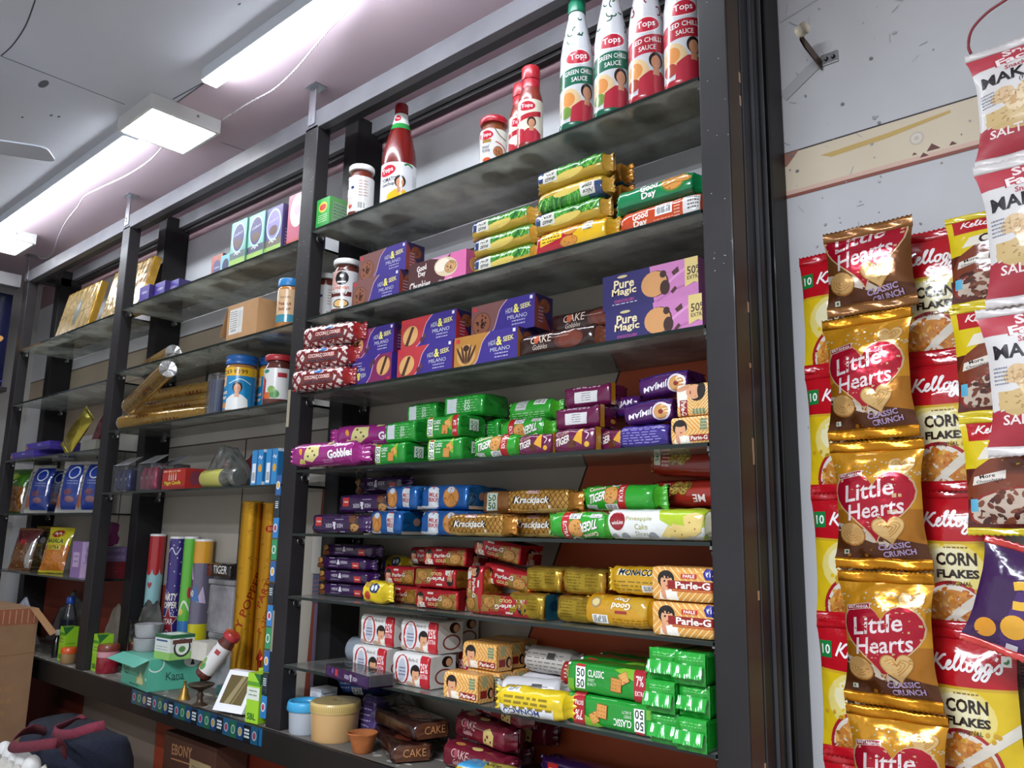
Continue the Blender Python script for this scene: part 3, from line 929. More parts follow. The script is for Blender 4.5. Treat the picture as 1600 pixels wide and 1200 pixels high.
def at(key, X, Y, z, label, cat, group=None, rz=0, rx=0, ry=0, flip=False, s=None):
    """stand a thing with its base centre at X, Y and height z above the lens"""
    o, d = get(key)
    o.location = (X, Y, ZC + z + .0004); o.rotation_euler = (math.radians(rx), math.radians(ry), math.radians(rz))
    if flip:
        o.rotation_euler.y = math.pi + math.radians(ry); o.location.z += d[1] * CM
    if s: o.scale = s if isinstance(s, tuple) else (s, s, s)
    return tag(o, label, cat, group)


def put(key, px, z, Y, label, cat, group=None, dz=0, rz=0, flip=False, rx=0, ry=0):
    """stand a thing whose front lower left corner shows on picture column px, front face at depth Y"""
    if key not in PROTO:
        fn, args = (key[0], key[1:]) if isinstance(key, tuple) else (key, ()); PROTO[key] = MAKE[fn](*args)
    L, H, D = DIM[PROTO[key].name]
    Y = min(Y, 1.4275 - D * CM)
    X = xat(px, Y, z + dz) + L / 2 * CM
    if abs(rz) < 8:                       # keep clear of the rack's posts
        for a0, a1 in PX:
            for y0, y1 in ((1.198, 1.252), (1.333, 1.43)):
                if Y < y1 and Y + D * CM > y0 and X - L / 2 * CM < a1 + .001 and X + L / 2 * CM > a0 - .001:
                    X = (a1 + .003 + L / 2 * CM) if X > (a0 + a1) / 2 else (a0 - .004 - L / 2 * CM)
        if X < PX[3][0]: X = min(X, PX[3][0] - .004 - L / 2 * CM)
    return at(key, X, Y + D / 2 * CM, z + dz, label, cat, group, rz, rx, ry, flip)


# ---------------------------------------------------------------- bottles and jars
def chilli_art(c, w):
    a = Art(); R = 3.5; W = 2 * math.pi * R; rr = random.Random(w)
    for i in range(22):
        x = rr.uniform(-10, 10); y = rr.uniform(18.5, 26); t = rr.uniform(0, 6.28); r = rr.uniform(.6, 1.1)
        a.on().stroke([(x + r * math.cos(t + q), y + r * math.sin(t + q)) for q in (0, .7, 1.4, 2.1)], .36, '#24573f' if c == 'g' else '#8a3a44')
    a.off(); g = '#17664a' if c == 'g' else '#b32434'
    a.poly([(-6, 8.6), (6, 10.6), (6, 14.6), (-6, 12.2)], g)
    a.ell(-.4, 15.6, 3.0, 1.75, '#f2ecee', rot=12); a.ell(-.4, 15.6, 2.8, 1.5, '#bf1f36', rot=12); a.text('Tops', -.4, 15.6, 1.7, '#ffffff', 3.7, b=.02, sh=.1, rot=10)
    a.text('GREEN CHILLI' if c == 'g' else 'RED CHILLI', -.3, 12.3, 1.0, '#f4f4f2', 6.2, b=.02, sh=.15, rot=9); a.text('SAUCE', -.2, 10.7, 1.0, '#f4f4f2', 3.4, b=.02, sh=.15, rot=9)
    a.ell(-2.4, 5.6, 2.6, 3.0, '#e0c294'); a.ell(-2.6, 6.2, 1.5, 1.6, '#d98f4a'); a.ell(-3.2, 3.4, 1.6, 1.3, '#6f8f3c' if c == 'g' else '#a83a2a')
    a.person(1.5, 1.2, 8.6, '#b3283a'); a.rect(-12, .15, 12, 1.3, g)
    return a


@maker
def sauce_bottle(c, v):
    t = empty('sauce_bottle'); m = MB(); g = '#1c7a58' if c == 'g' else '#b3202f'
    p = [(3.1, 0), (3.45, .5), (3.5, 2), (3.5, 6), (3.5, 10), (3.5, 14), (3.4, 17), (3.0, 20), (2.4, 23.4), (1.9, 26), (1.75, 27)]
    sh = lathe(m, p, '#d2d4d8', R=3.5); sh.print(m, chilli_art(c, v)); kid(t, m.build('sleeve_body', SLEEVE))
    m = MB(); lathe(m, [(1.5, 27), (1.5, 27.3)], '#dfe3e2', R=1.5); lathe(m, [(1.85, 27.3), (1.9, 27.6), (1.85, 30), (1.7, 30.3)], g, R=1.9, nu=30); kid(t, m.build('cap', PLASTIC))
    DIM[t.name] = (7, 30.3, 7); return t


@maker
def ketchup_bottle():
    t = empty('ketchup_bottle'); m = MB()
    p = [(4.1, 0), (4.6, .6), (4.6, 3), (4.6, 8), (4.6, 13), (4.5, 15.5), (4.1, 18), (3.3, 21.5), (2.3, 25), (1.75, 27.5), (1.6, 28.6)]
    lathe(m, p, '#6e1712', R=4.6); kid(t, m.build('glass_body', SLEEVE))
    m = MB(); lathe(m, [(4.63, 1.2), (4.64, 5), (4.64, 9), (4.63, 13.2)], '#d8dade', R=4.6, cap0=False, cap1=False)
    sh = lathe_sheet([(4.64, 1.2), (4.64, 5), (4.64, 9), (4.64, 13.2)], 4.6)
    a = Art(); a.ell(-2.6, 10.9, 2.4, 1.5, '#c01f34', rot=14); a.text('Tops', -2.6, 10.9, 1.6, '#ffffff', 3.4, b=.02, rot=12)
    a.text('TOMATO', -2.2, 8.4, 1.1, '#2a2226', 4.4, b=.04, rot=8); a.text('Ketchup', -2.3, 7.0, 1.1, '#2a2226', 3.7, b=.04, rot=8)
    a.person(1.0, 1.0, 8.6, '#e3b31c'); a.stroke([(2, 12.4), (3, 12.9), (4.4, 12.3)], .5, '#2f7a3c'); a.ell(4.3, 3, 1.2, 2.2, '#4a9a4a', rot=20); a.lines(4.6, 10, 2.2, 8, .7, .12, '#55555a')
    sh.print(m, a); kid(t, m.build('label', SLEEVE))
    m = MB(); pr = [(2.75, 23.6), (2.3, 25.2), (1.85, 27.2), (1.72, 28.3)]; pr = [(r + .06, z) for r, z in pr]
    sh = lathe(m, pr, lambda u, v: hx('#2f9447') if v < 25.4 else hx('#e8ecea'), R=2.3, cap0=False, cap1=False)
    sh.print(m, Art().ell(-.8, 26.7, 1.1, .9, '#c01f34').text('Tops', -.8, 26.7, .8, '#ffffff', 1.5)); kid(t, m.build('neck_label', SLEEVE))
    m = MB(); lathe(m, [(1.75, 28.6), (1.8, 28.9), (1.75, 31), (1.6, 31.4)], '#7d1419', R=1.8); kid(t, m.build('cap', PLASTIC)); DIM[t.name] = (9.2, 31.4, 9.2); return t


@maker
def small_sauce_bottle(v):
    t = empty('sauce_bottle'); m = MB()
    lathe(m, [(2.5, 0), (2.8, .4), (2.8, 3), (2.8, 8), (2.75, 12), (2.4, 13.6), (1.9, 15.4), (1.75, 17)], '#8c3527', R=2.8); kid(t, m.build('glass_body', SLEEVE))
    m = MB(); sh = lathe(m, [(2.83, 1.6), (2.84, 5), (2.84, 11.6)], '#e3dcc8', R=2.8, cap0=False, cap1=False)
    a = Art().ell(-.3, 10, 1.9, 1.1, '#c01f34').text('Tops', -.3, 10, 1.1, '#ffffff', 2.6, b=.02); a.poly([(-3, 6.4), (3, 7.8), (3, 9), (-3, 7.6)], '#b3202f'); a.person(.8, 1.6, 5.8, '#b3283a'); a.poly([(-3, 1.6), (-.6, 1.6), (-.8, 4.6), (-3, 5.6)], '#b3202f')
    sh.print(m, a); kid(t, m.build('label', SLEEVE))
    m = MB(); lathe(m, [(2.05, 15.0), (1.95, 17), (1.8, 17.2)], '#b3202f', R=2, cap0=False); lathe(m, [(2.0, 17.2), (2.05, 17.4), (2.0, 20), (1.85, 20.3)], '#b8202c', R=2); kid(t, m.build('cap', PLASTIC)); DIM[t.name] = (5.6, 20.3, 5.6); return t


@maker
def glass_jar(kind):
    t = empty('glass_jar'); m = MB(); H, r, lid, body = {'pickle': (13, 3.2, '#b3202f', '#7a4426'), 'paste': (15, 3.4, '#e6e6e6', '#6a2a1a'), 'chutney': (15.5, 3.6, '#e8e6e4', '#5a2418'), 'spread': (13, 3.6, '#a82a30', '#5a2a22')}[kind]
    lathe(m, [(r * .88, 0), (r, .5), (r, 2), (r, H - 4), (r * .93, H - 2.9), (r * .8, H - 2.2), (r * .8, H - 1.6)], body, R=r); kid(t, m.build('glass_body', SLEEVE))
    m = MB(); lb, lt = 1.6, H - 3.6; sh = lathe(m, [(r + .03, lb), (r + .04, (lb + lt) / 2), (r + .03, lt)], '#d6d4d2', R=r, cap0=False, cap1=False); a = Art(); h = lt - lb
    if kind == 'pickle':
        a.ell(-1.2, lb + h * .82, 1.9, 1.1, '#c01f34').text('Tops', -1.2, lb + h * .82, 1.1, '#ffffff', 2.7, b=.02); a.rect(-2.6, lb + h * .58, .2, lb + h * .68, '#9a7a3a').text('Mixed', -1.3, lb + h * .46, .8, '#33314a', 2.0, sh=.3).text('Pickle', -1.1, lb + h * .34, .8, '#33314a', 2.2, sh=.3)
        a.cookie(1.9, lb + h * .3, 1.2, 1.3, '#a5643a', '#5a2a18', 9); a.stroke([(1, lb + h), (2.2, lb + h * .8), (4, lb + h * .7)], .3, '#6a7a5a'); a.stroke([(1.2, lb + h * .6), (3, lb + h * .5), (4.4, lb + h * .3)], .25, '#a5343a'); a.ell(-.8, lb + .4, 1, .5, '#c8502a')
    elif kind == 'paste':
        a.rect(-4.6, lb + h * .2, -2.4, lb + h * .45, '#c05a2a').ell(-3.6, lb + h * .8, 1.1, 1.4, '#1f1a1c'); a.ell(-1.6, lb + h * .68, .5, .4, '#2a3a6a'); a.lines(.2, lb + h * .85, 2.4, 6, .8, .25, '#a5705a', 3); a.bars(-.2, lb + .5, 2.4, 2.2); a.heart(-2.2, lb + 1.4, .7, '#c8502a')
    elif kind == 'chutney':
        a.ell(-1.4, lb + h * .8, 2.2, 2.1, '#d8a8a0').ell(.2, lb + h * .8, 1.9, 1.9, '#171416').ell(.2, lb + h * .86, .6, .5, '#e8e6e2').rect(-1, lb + h * .68, 1.4, lb + h * .72, '#e8e6e2')
        a.rect(-3.6, lb + h * .32, 3, lb + h * .44, '#5a1f1c').text('Schezwan', -.3, lb + h * .56, 1.1, '#e0663a', 5.2, b=.03).text('Chutney', -.3, lb + h * .43, 1.2, '#f2e8e4', 4.6, b=.04, out='#5a1f1c'); a.ell(.2, lb + h * .13, 2.2, 1.2, '#2a211c').ell(.2, lb + h * .13, 1.9, .95, '#d9b070')
    else:
        a.ell(-2, lb + h * .9, 1, .5, '#2f8a7a'); a.rect(1.2, lb + h * .7, 3.6, lb + h * .85, '#a5343a'); a.poly([(-3.4, lb), (-3.2, lb + h * .8), (-1.8, lb + h * .6), (-2, lb)], '#a5343a'); a.ell(-1.2, lb + .8, 1.2, .9, '#c8602a').ell(.6, lb + 1.2, 1.3, 1.1, '#4f8a4a').ell(-.2, lb + 2.4, 1, .9, '#7aa050')
    sh.print(m, a); kid(t, m.build('label', SLEEVE))
    m = MB(); lathe(m, [(r * .97, H - 1.5), (r, H - 1.3), (r, H - .3), (r * .93, H)], lid, R=r); kid(t, m.build('lid', PLASTIC)); DIM[t.name] = (2 * r, H, 2 * r); return t


@maker
def peanut_jar(r, H, v):
    t = empty('peanut_butter_jar'); m = MB(); lathe(m, [(r * .9, 0), (r, .6), (r, 4), (r, H - 4), (r * .95, H - 3.2), (r * .85, H - 2.8)], '#b5793e', R=r); kid(t, m.build('jar_body', SLEEVE))
    m = MB(); lb, lt = .7, H - 3.9; h = lt - lb; sh = lathe(m, [(r + .03, lb), (r + .04, lb + h / 2), (r + .03, lt)], '#1f86bd', R=r, cap0=False, cap1=False); a = Art()
    a.rect(-3.2 * r, lt - 2.6, 3.2 * r, lt, '#e8b62a')
    a.text('₹269 ₹199' if v == 0 else '₹269', 0 if v == 0 else .8, lt - 1.3, 1.5, '#2a2118', 1.9 * r if v == 0 else 3.6, b=.02)
    a.poly([(-1.5 * r, lt - 2.8), (-.5 * r, lt - 2.8), (-.5 * r, lt - 5.5), (-1.2 * r, lt - 6.6), (-1.5 * r, lt - 5.5)], '#e6c088').ell(-1.0 * r, lt - 4.2, 1.3, .8, '#c02f34')
    a.text('Peanut', -.75 * r, lb + h * .42, 1.2, '#f4ead8', 3.6, b=.04, sh=.1, out='#6a3a1c').text('Butter', -.75 * r, lb + h * .3, 1.2, '#f4ead8', 3.4, b=.04, sh=.1, out='#6a3a1c')
    a.ell(-.6 * r, lb + 1.4, 1.3, .9, '#c98a4a')
    if v == 0: a.person(.35 * r, lb, h * .66, '#e2e2e0'); a.stroke([(-.2 * r, lt - 5), (.5 * r, lt - 3.6), (1.2 * r, lt - 5)], .3, '#bfe0ee')
    sh.print(m, a); kid(t, m.build('label', SLEEVE))
    m = MB(); lathe(m, [(r * .98, H - 2.8), (r, H - 2.6), (r, H - 1.4), (r * .97, H - 1.35), (r, H - 1.2), (r, H - .3), (r * .94, H)], '#1f62ad', R=r); kid(t, m.build('lid', PLASTIC)); DIM[t.name] = (2 * r, H, 2 * r); return t


@maker
def small_peanut_jar():
    t = empty('peanut_butter_jar'); m = MB(); r = 3.4; H = 15; lathe(m, [(r * .9, 0), (r, .6), (r, H - 3), (r * .9, H - 2.4)], '#b5793e', R=r); kid(t, m.build('jar_body', SLEEVE))
    m = MB(); sh = lathe(m, [(r + .03, 2), (r + .04, 6), (r + .03, H - 3.4)], '#d9b48a', R=r, cap0=False, cap1=False)
    sh.print(m, Art().rect(-4, 2, 4, 4.2, '#3f8aa0').text('Peanut', 0, 7.4, 1.1, '#7a2f24', 3.8, b=.04).text('butter', 0, 5.9, 1.1, '#7a2f24', 3.6, b=.04).text('Smooth', 0, 9.3, .8, '#7a3a2a', 3)); kid(t, m.build('label', SLEEVE))
    m = MB(); lathe(m, [(r * .98, H - 2.3), (r, H - 2.1), (r, H - .3), (r * .94, H)], '#2f7fc0', R=r); kid(t, m.build('lid', PLASTIC)); DIM[t.name] = (2 * r, H, 2 * r); return t


Z = SH1[0]
at(('sauce_bottle', 'g', 1), -.942, 1.236, Z, 'white sauce bottle with green cap, its cap fully in view, top shelf', 'sauce bottle', 'chilli sauce bottles on the top shelf', rz=50)
at(('sauce_bottle', 'g', 2), -.856, 1.238, Z, 'white green-banded sauce bottle between the green-capped bottle and the red-banded ones', 'sauce bottle', 'chilli sauce bottles on the top shelf', rz=42)
at(('sauce_bottle', 'r', 3), -.774, 1.238, Z, 'white red-banded sauce bottle directly right of the green-banded ones', 'sauce bottle', 'chilli sauce bottles on the top shelf', rz=38)
at(('sauce_bottle', 'r', 4), -.695, 1.238, Z, 'white red-banded sauce bottle standing against the thick right post', 'sauce bottle', 'chilli sauce bottles on the top shelf', rz=40)
at('ketchup_bottle', -1.566, 1.288, Z, 'tall tomato ketchup bottle with a figure in yellow on its label, top shelf', 'ketchup bottle', rz=43)
at(('glass_jar', 'paste'), -1.668, 1.246, Z, 'glass jar with white lid left of the ketchup bottle on the top shelf', 'jar', rz=40)
at(('glass_jar', 'pickle'), -1.197, 1.258, Z, 'mixed pickle jar with red lid in the middle of the top shelf', 'jar', rz=30)
at(('small_sauce_bottle', 1), -1.072, 1.241, Z, 'small red-capped brown sauce bottle, front one of the pair beside the pickle jar', 'sauce bottle', rz=30)
at(('small_sauce_bottle', 1), -1.134, 1.281, Z, 'small brown sauce bottle half hidden behind its twin, right of the pickle jar', 'sauce bottle', rz=30)


# ---------------------------------------------------------------- cartons
@maker
def tea_box():
    f = Art().rect(0, 0, 6, 1.6, '#2f9a44').ell(3, 6, 1.9, 1.5, '#e8c53a').ell(3, 6, 1.5, .9, '#c8342a').lines(1, 3.6, 4, 4, .6, .2, '#d9ecc0')
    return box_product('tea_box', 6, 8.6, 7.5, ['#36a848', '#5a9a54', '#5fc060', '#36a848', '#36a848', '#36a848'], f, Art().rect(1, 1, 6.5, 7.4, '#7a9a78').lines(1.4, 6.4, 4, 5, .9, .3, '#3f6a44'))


put('tea_box', 490, Z, 1.21, 'small green tea box at the left end of the top shelf', 'tea box')


def milano_art(base, kind, L, H):
    a = Art().rect(0, 0, L, H, '#3a2a82'); b = {'brown': '#7a4f4c', 'red': '#b8353c', 'berry': '#7c2358', 'gold': '#b07a34'}[base]
    P = [(0, 0)] + spline([(L * .27, 0), (L * .37, H * .16), (L * .42, H * .45), (L * .47, H * .75), (L * .58, H)], 5) + [(0, H)]
    a.poly(P, b); a.stroke(P[1:-1], .16, '#d8b8d0', smooth=False)
    if kind == 'chip': a.cookie(L * .17, H * .4, L * .15, H * .36, '#8a5238', '#3c1d16', 16, rot=20, rim='#5a3226')
    elif kind == 'swirl':
        a.ell(L * .2, H * .4, L * .15, H * .34, '#c89a5a')
        for k in range(5): a.ell(L * (.1 + .05 * k), H * .42, L * .018, H * .3, '#4a2a1c', rot=30 - 15 * k)
        a.ell(L * .2, H * .62, L * .05, H * .1, '#3a2018')
    else:
        a.ell(L * .17, H * .42, L * .15, H * .33, '#8a5a3a', rot=25).ell(L * .18, H * .43, L * .145, H * .31, '#d6a266', rot=25).poly([(L * .08, H * .12), (L * .14, H * .1), (L * .25, H * .7), (L * .2, H * .72)], '#4a2a20')
        a.ell(L * .40, H * .22, L * .035, H * .1, '#4a3040').ell(L * .45, H * .33, L * .03, H * .09, '#5a3a4a')
    a.rect(L * .03, H * .82, L * .09, H * .94, '#c82f3a')
    a.text('HIDE', L * .615, H * .63, H * .14, '#c9cbd4', L * .11, rot=5).text('SEEK', L * .865, H * .69, H * .15, '#e6dc8a', L * .16, b=.03, rot=4).text('&', L * .725, H * .66, H * .27, '#e9e06a', L * .09, b=.05)
    a.text('MILANO', L * .74, H * .42, H * .12, '#c4c6d8', L * .3); a.lines(L * .66, H * .27, L * .2, 2, H * .1, H * .04, '#a9a6cc')
    a.rect(L * .93, H * .85, L * .97, H * .95, '#e4e4f0')
    return a


@maker
def milano_box(base, kind, L, H, D):
    e = Art().poly([(0, 0), (D * .9, 0), (0, H)], {'brown': '#8a3f34', 'red': '#b8302c', 'berry': '#5a1f52', 'gold': '#a56a2c'}[base]).cookie(D * .55, H * .7, D * .3, H * .22, '#8a4a30', '#3c1d16', 6).lines(D * .2, H * .6, D * .25, 5, H * .1, .2, '#b9b4d0')
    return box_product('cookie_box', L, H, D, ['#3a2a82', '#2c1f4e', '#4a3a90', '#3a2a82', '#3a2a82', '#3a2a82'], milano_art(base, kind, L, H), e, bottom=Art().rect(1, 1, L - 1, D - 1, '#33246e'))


Z = SH1[1]
G = 'purple cookie boxes'
put(('milano_box', 'brown', 'chip', 18.4, 7.3, 6), 549, Z, 1.225, 'purple choc-chip cookie box, lower of the two stacked on the second shelf', 'cookie box', G)
put(('milano_box', 'brown', 'chip', 18.4, 7.3, 6), 560, Z, 1.24, 'purple choc-chip cookie box, upper of the two stacked on the second shelf', 'cookie box', G, dz=.0737)
at(('glass_jar', 'chutney'), xat(538, 1.26, Z), 1.26, Z, 'chutney jar with white lid and round black emblem, left of the cookie boxes', 'jar', rz=30)
at(('glass_jar', 'paste'), xat(506, 1.29, Z), 1.29, Z, 'white-lidded jar half hidden behind the chutney jar, second shelf', 'jar', rz=60)


@maker
def chunk_box():
    L, H = 19.5, 7.2
    a = Art().rect(0, 0, L, H, '#4b2426').poly([(L * .62, 0), (L, 0), (L, H), (L * .74, H)], '#d46aa0').poly([(L * .4, H), (L * .74, H), (L * .64, H * .84)], '#c98ab0')
    a.ell(L * .66, H * .6, L * .2, H * .32, '#d9c3a2', rot=-12).ell(L * .6, H * .68, L * .12, H * .2, '#ece0cc', rot=10).cookie(L * .74, H * .56, L * .1, H * .2, '#c99a66', '#4a2a1c', 9)
    a.text('Good', L * .24, H * .78, H * .2, '#f4ece6', L * .17, b=.05, rot=6).text('Day', L * .25, H * .56, H * .2, '#f4ece6', L * .13, b=.05, rot=6)
    a.text('Chunkies', L * .22, H * .2, H * .3, '#f4ece6', L * .37, b=.03).text('Chocolate', L * .66, H * .16, H * .13, '#f2d8e4', L * .24, sh=.3, rot=5)
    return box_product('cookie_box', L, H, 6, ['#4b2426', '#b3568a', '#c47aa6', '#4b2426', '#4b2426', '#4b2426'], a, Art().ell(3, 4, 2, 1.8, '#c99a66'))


put('chunk_box', 637, Z, 1.225, 'dark brown and pink chunky cookie box on the second shelf', 'cookie box')


@maker
def magic_box():
    L, H = 23, 7.0; a = Art().rect(0, 0, L, H, '#2b2560'); P = [(L * .5, 0), (L, 0), (L, H), (L * .46, H)]
    a.poly(P, '#c479b0'); a.stroke([(L * .52, H * .2), (L * .65, H * .5), (L * .8, H * .75), (L, H * .8)], .5, '#d694c4').stroke([(L * .52, 0), (L * .7, H * .25), (L, H * .4)], .4, '#b368a2')
    a.ell(L * .51, H * .5, L * .125, H * .36, '#4a2a1f').ell(L * .5, H * .5, L * .12, H * .35, '#cf955e'); a.ell(L * .6, H * .35, L * .045, H * .2, '#3a1d18').ell(L * .585, H * .72, L * .03, H * .1, '#3a1d18')
    a.poly([(L * .66, H * .72), (L * .72, H * .84), (L * .73, H * .7), (L * .68, H * .62)], '#4a2420').poly([(L * .65, H * .2), (L * .69, H * .33), (L * .71, H * .26), (L * .67, H * .14)], '#4a2420')
    a.poly([(L * .78, H * .24), (L * .86, H * .34), (L * .94, H * .24), (L * .94, H), (L * .78, H)], '#d9c17a').text('50%', L * .865, H * .66, H * .22, '#3a2a1c', L * .13, b=.03).text('EXTRA', L * .86, H * .47, H * .1, '#3a2a1c', L * .12, b=.03)
    a.text('Pure', L * .215, H * .70, H * .25, '#efdcae', L * .2, b=.04, sh=.05).text('Magic', L * .215, H * .46, H * .25, '#efdcae', L * .24, b=.04, sh=.05); a.ell(L * .2, H * .9, L * .05, H * .04, '#c9b88a')
    a.text('CHOCOLUSH', L * .215, H * .23, H * .08, '#c45aa0', L * .19, b=.03).lines(L * .1, H * .13, L * .24, 1, 1, H * .03, '#b9b0d0')
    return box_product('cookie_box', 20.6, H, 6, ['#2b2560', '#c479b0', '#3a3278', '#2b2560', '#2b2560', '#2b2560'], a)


Z = SH1[2]
put('magic_box', 946, Z, 1.244, 'navy and pink cookie box with gold ribbon, lower of the pair by the right post', 'cookie box')
put('magic_box', 942, Z, 1.246, 'navy and pink cookie box with gold ribbon, upper of the pair by the right post', 'cookie box', dz=.0706)
put(('milano_box', 'berry', 'filled', 17.2, 7.2, 6), 541, Z, 1.222, 'purple and plum cookie box lying upside down beside the chequered cookie packs', 'cookie box', G, flip=True)
put(('milano_box', 'berry', 'filled', 17.2, 7.2, 6), 545, Z, 1.226, 'purple and plum cookie box upright on top of the upside-down one', 'cookie box', G, dz=.0725)
put(('milano_box', 'red', 'filled', 18.6, 7.2, 6), 620, Z, 1.222, 'red and purple cookie box, lower of the red pair on the third shelf', 'cookie box', G)
put(('milano_box', 'red', 'filled', 18.6, 7.2, 6), 626, Z, 1.23, 'red and purple cookie box, upper of the red pair on the third shelf', 'cookie box', G, dz=.0725)
put(('milano_box', 'gold', 'swirl', 18.6, 7.2, 6), 709, Z, 1.222, 'golden and purple hazelnut cookie box right of the red ones', 'cookie box', G)
put(('milano_box', 'brown', 'chip', 18.4, 7.3, 6), 736, Z, 1.25, 'brown and purple choc-chip cookie box on top of the golden one, third shelf', 'cookie box', G, dz=.0725)


# ---------------------------------------------------------------- flow-wrapped biscuits
@maker
def nice_roll(v):
    L, H, D = 19.5, 4.6, 5; a = Art()
    a.rect(0, 0, 20, H * .3, '#b8962f').rect(0, H * .42, 20, H * 1.7, '#3f8a34'); rr = random.Random(v); a.on()
    for k in range(26):
        x = rr.uniform(5, 15); a.stroke([(x, H * .4), (x + rr.uniform(-1, 2), H * .8), (x + rr.uniform(0, 4), H * 1.6)], rr.uniform(.15, .4), rr.choice(('#5fb043', '#2f6f2c', '#8cc858', '#24582a')))
    a.off(); a.ell(8, H * .36, 4, H * .2, '#d9c060', rot=5)
    a.poly([(0, H * .35), (3.6, H * .35), (3.0, H * 1.6), (0, H * 1.6)], '#31436a').poly([(1.6, H * .28), (5.4, H * .28), (5.0, H * .86), (1.6, H * .86)], '#d8d6cc')
    a.text('Nice', 3.3, H * .69, H * .2, '#2a2a2c', 2.4, b=.03, sh=.3).text('time', 3.4, H * .44, H * .2, '#2a2a2c', 2.4, b=.03, sh=.3)
    return roll_product('biscuit_packet', L, H, D, '#c2a238', a, n=3, ends='fin', endcol='#c8983a', m=FILM, seed=v, fl=1.6, taper=1.2)


Z = SH1[1]; G = 'coconut biscuit packets on the second shelf'
for k, (px, lab) in enumerate(((731, 'bottom'), (731, 'middle'), (728, 'topmost'))):
    put(('nice_roll', 1), px, Z, 1.226 + .004 * k, f'green and gold biscuit packet, {lab} of the stack of three beside the chunky cookie box', 'biscuit packet', G, dz=.0462 * k)


@maker
def goodday_roll(c):
    L, H, D = 21, 5.6 if c == 'red' else 5.0, 5.6
    if c == 'red':
        a = Art().rect(0, 0, 9.6, 9, '#b3182c').rect(9.6, 0, 20, 9, '#e3b41c').rect(0, 5.0, 20, 5.3, '#c8202f'); a.poly([(1.2, 2.2), (6.8, 3.2), (6.8, 6.2), (1.4, 5.6)], '#efc62e').lines(1.8, 5.0, 4.4, 4, .7, .25, '#5a3a1c', 2)
        a.cookie(8.8, 5.2, 2.4, 1.9, '#d08a34', '#9a5a20', 3).cookie(8.6, 2.0, 2.2, 1.2, '#d08a34', '#9a5a20', 3); a.rect(12, 3.4, 14.4, 5.8, '#e8e2cc').lines(12.2, 5.2, 2, 4, .6, .25, '#5a4a3a'); bg, ec = '#d9a81c', '#dcae1e'
        a.rect(-3, -6, 9.6, 0, '#b3182c').rect(-3, 9, 9.6, 14, '#b3182c'); return roll_product('biscuit_packet', L, H, D, bg, a, n=3, endcol='#cf9f1a', seed=5, fl=1.8, taper=1.3)
    if c == 'green':
        a = Art().rect(-1, -1, 20, 1.2, '#0f5a36'); a.text('Good', 7.1, 4.0, 1.7, '#f4f4ee', 3.8, b=.06, rot=4, out='#0d4a2c').text('Day', 7.2, 2.2, 1.7, '#f4f4ee', 3.2, b=.06, rot=4, out='#0d4a2c')
        a.ell(12.4, 4.0, 3.0, 2.5, '#3f8f3c').cookie(12.4, 3.9, 2.5, 2.1, '#d99a4a', '#b06c28', 0).on()
        for k in range(5): a.stroke([(10.6, 2.8 + k * .55), (12.4, 3.1 + k * .6), (14.4, 2.9 + k * .55)], .14, '#a5601f')
        a.off().ell(15.2, 3.4, .9, .6, '#c98a3c'); return roll_product('biscuit_packet', L - 1, H, D, '#17834f', a, n=2.8, endcol='#138048', seed=6, fl=1.9, taper=1.3)
    a = Art().text('Good', 4.4, 3.2, 1.5, '#f6ece2', 3.4, b=.06, rot=4).text('Day', 4.5, 1.6, 1.5, '#f6ece2', 3.0, b=.06, rot=4); a.bars(7.6, 2.2, 3.6, 2.2).lines(7.4, 1.4, 4, 3, .5, .14, '#e8b49a').rect(13.4, 1.2, 17, 4.6, '#d8d6d4').lines(14.4, 4, 2, 4, .7, .3, '#44403e').lines(11.6, 4.2, 1.2, 6, .6, .25, '#f0c4aa')
    return roll_product('biscuit_packet', L - 1, H, D, '#c8481f', a, n=3.2, endcol='#b8401a', seed=7, fl=1.7, taper=1.2)


put(('goodday_roll', 'red'), 826, Z, 1.222, 'red and yellow cashew biscuit packet at the bottom of the middle stack, second shelf', 'biscuit packet')
for k, (px, fl, lab, y) in enumerate(((826, False, 'bottom one', 1.226), (830, True, 'upside-down one', 1.228), (830, False, 'topmost one', 1.226))):
    put(('nice_roll', 2), px, Z, y, f'green and gold biscuit packet, {lab} of three on the red and yellow packet', 'biscuit packet', G, dz=.0562 + .0462 * k, flip=fl)


@maker
def teal_roll():
    return roll_product('biscuit_packet', 19.5, 4.6, 5, '#2a86a8', Art().rect(0, 0, 20, 2, '#2f94b8').rect(11, 0, 20, 16, '#c8842c'), n=3, endcol='#c58228', m=PRINTFOIL, seed=9, fl=1.8)


for k, dz in enumerate((.0562, .1024, .149)):
    put('teal_roll', 862, Z, 1.292, f'blue and amber biscuit packet showing its twisted end, {("lowest", "middle", "highest")[k]} behind the green and gold stack', 'biscuit packet', 'twisted blue and amber packets', dz=dz)
put(('goodday_roll', 'orange'), 966, Z, 1.226, 'orange biscuit packet lying at the right end of the second shelf', 'biscuit packet')
put(('goodday_roll', 'green'), 951, Z, 1.235, 'green biscuit packet lying on top of the orange one, second shelf', 'biscuit packet', dz=.0502)


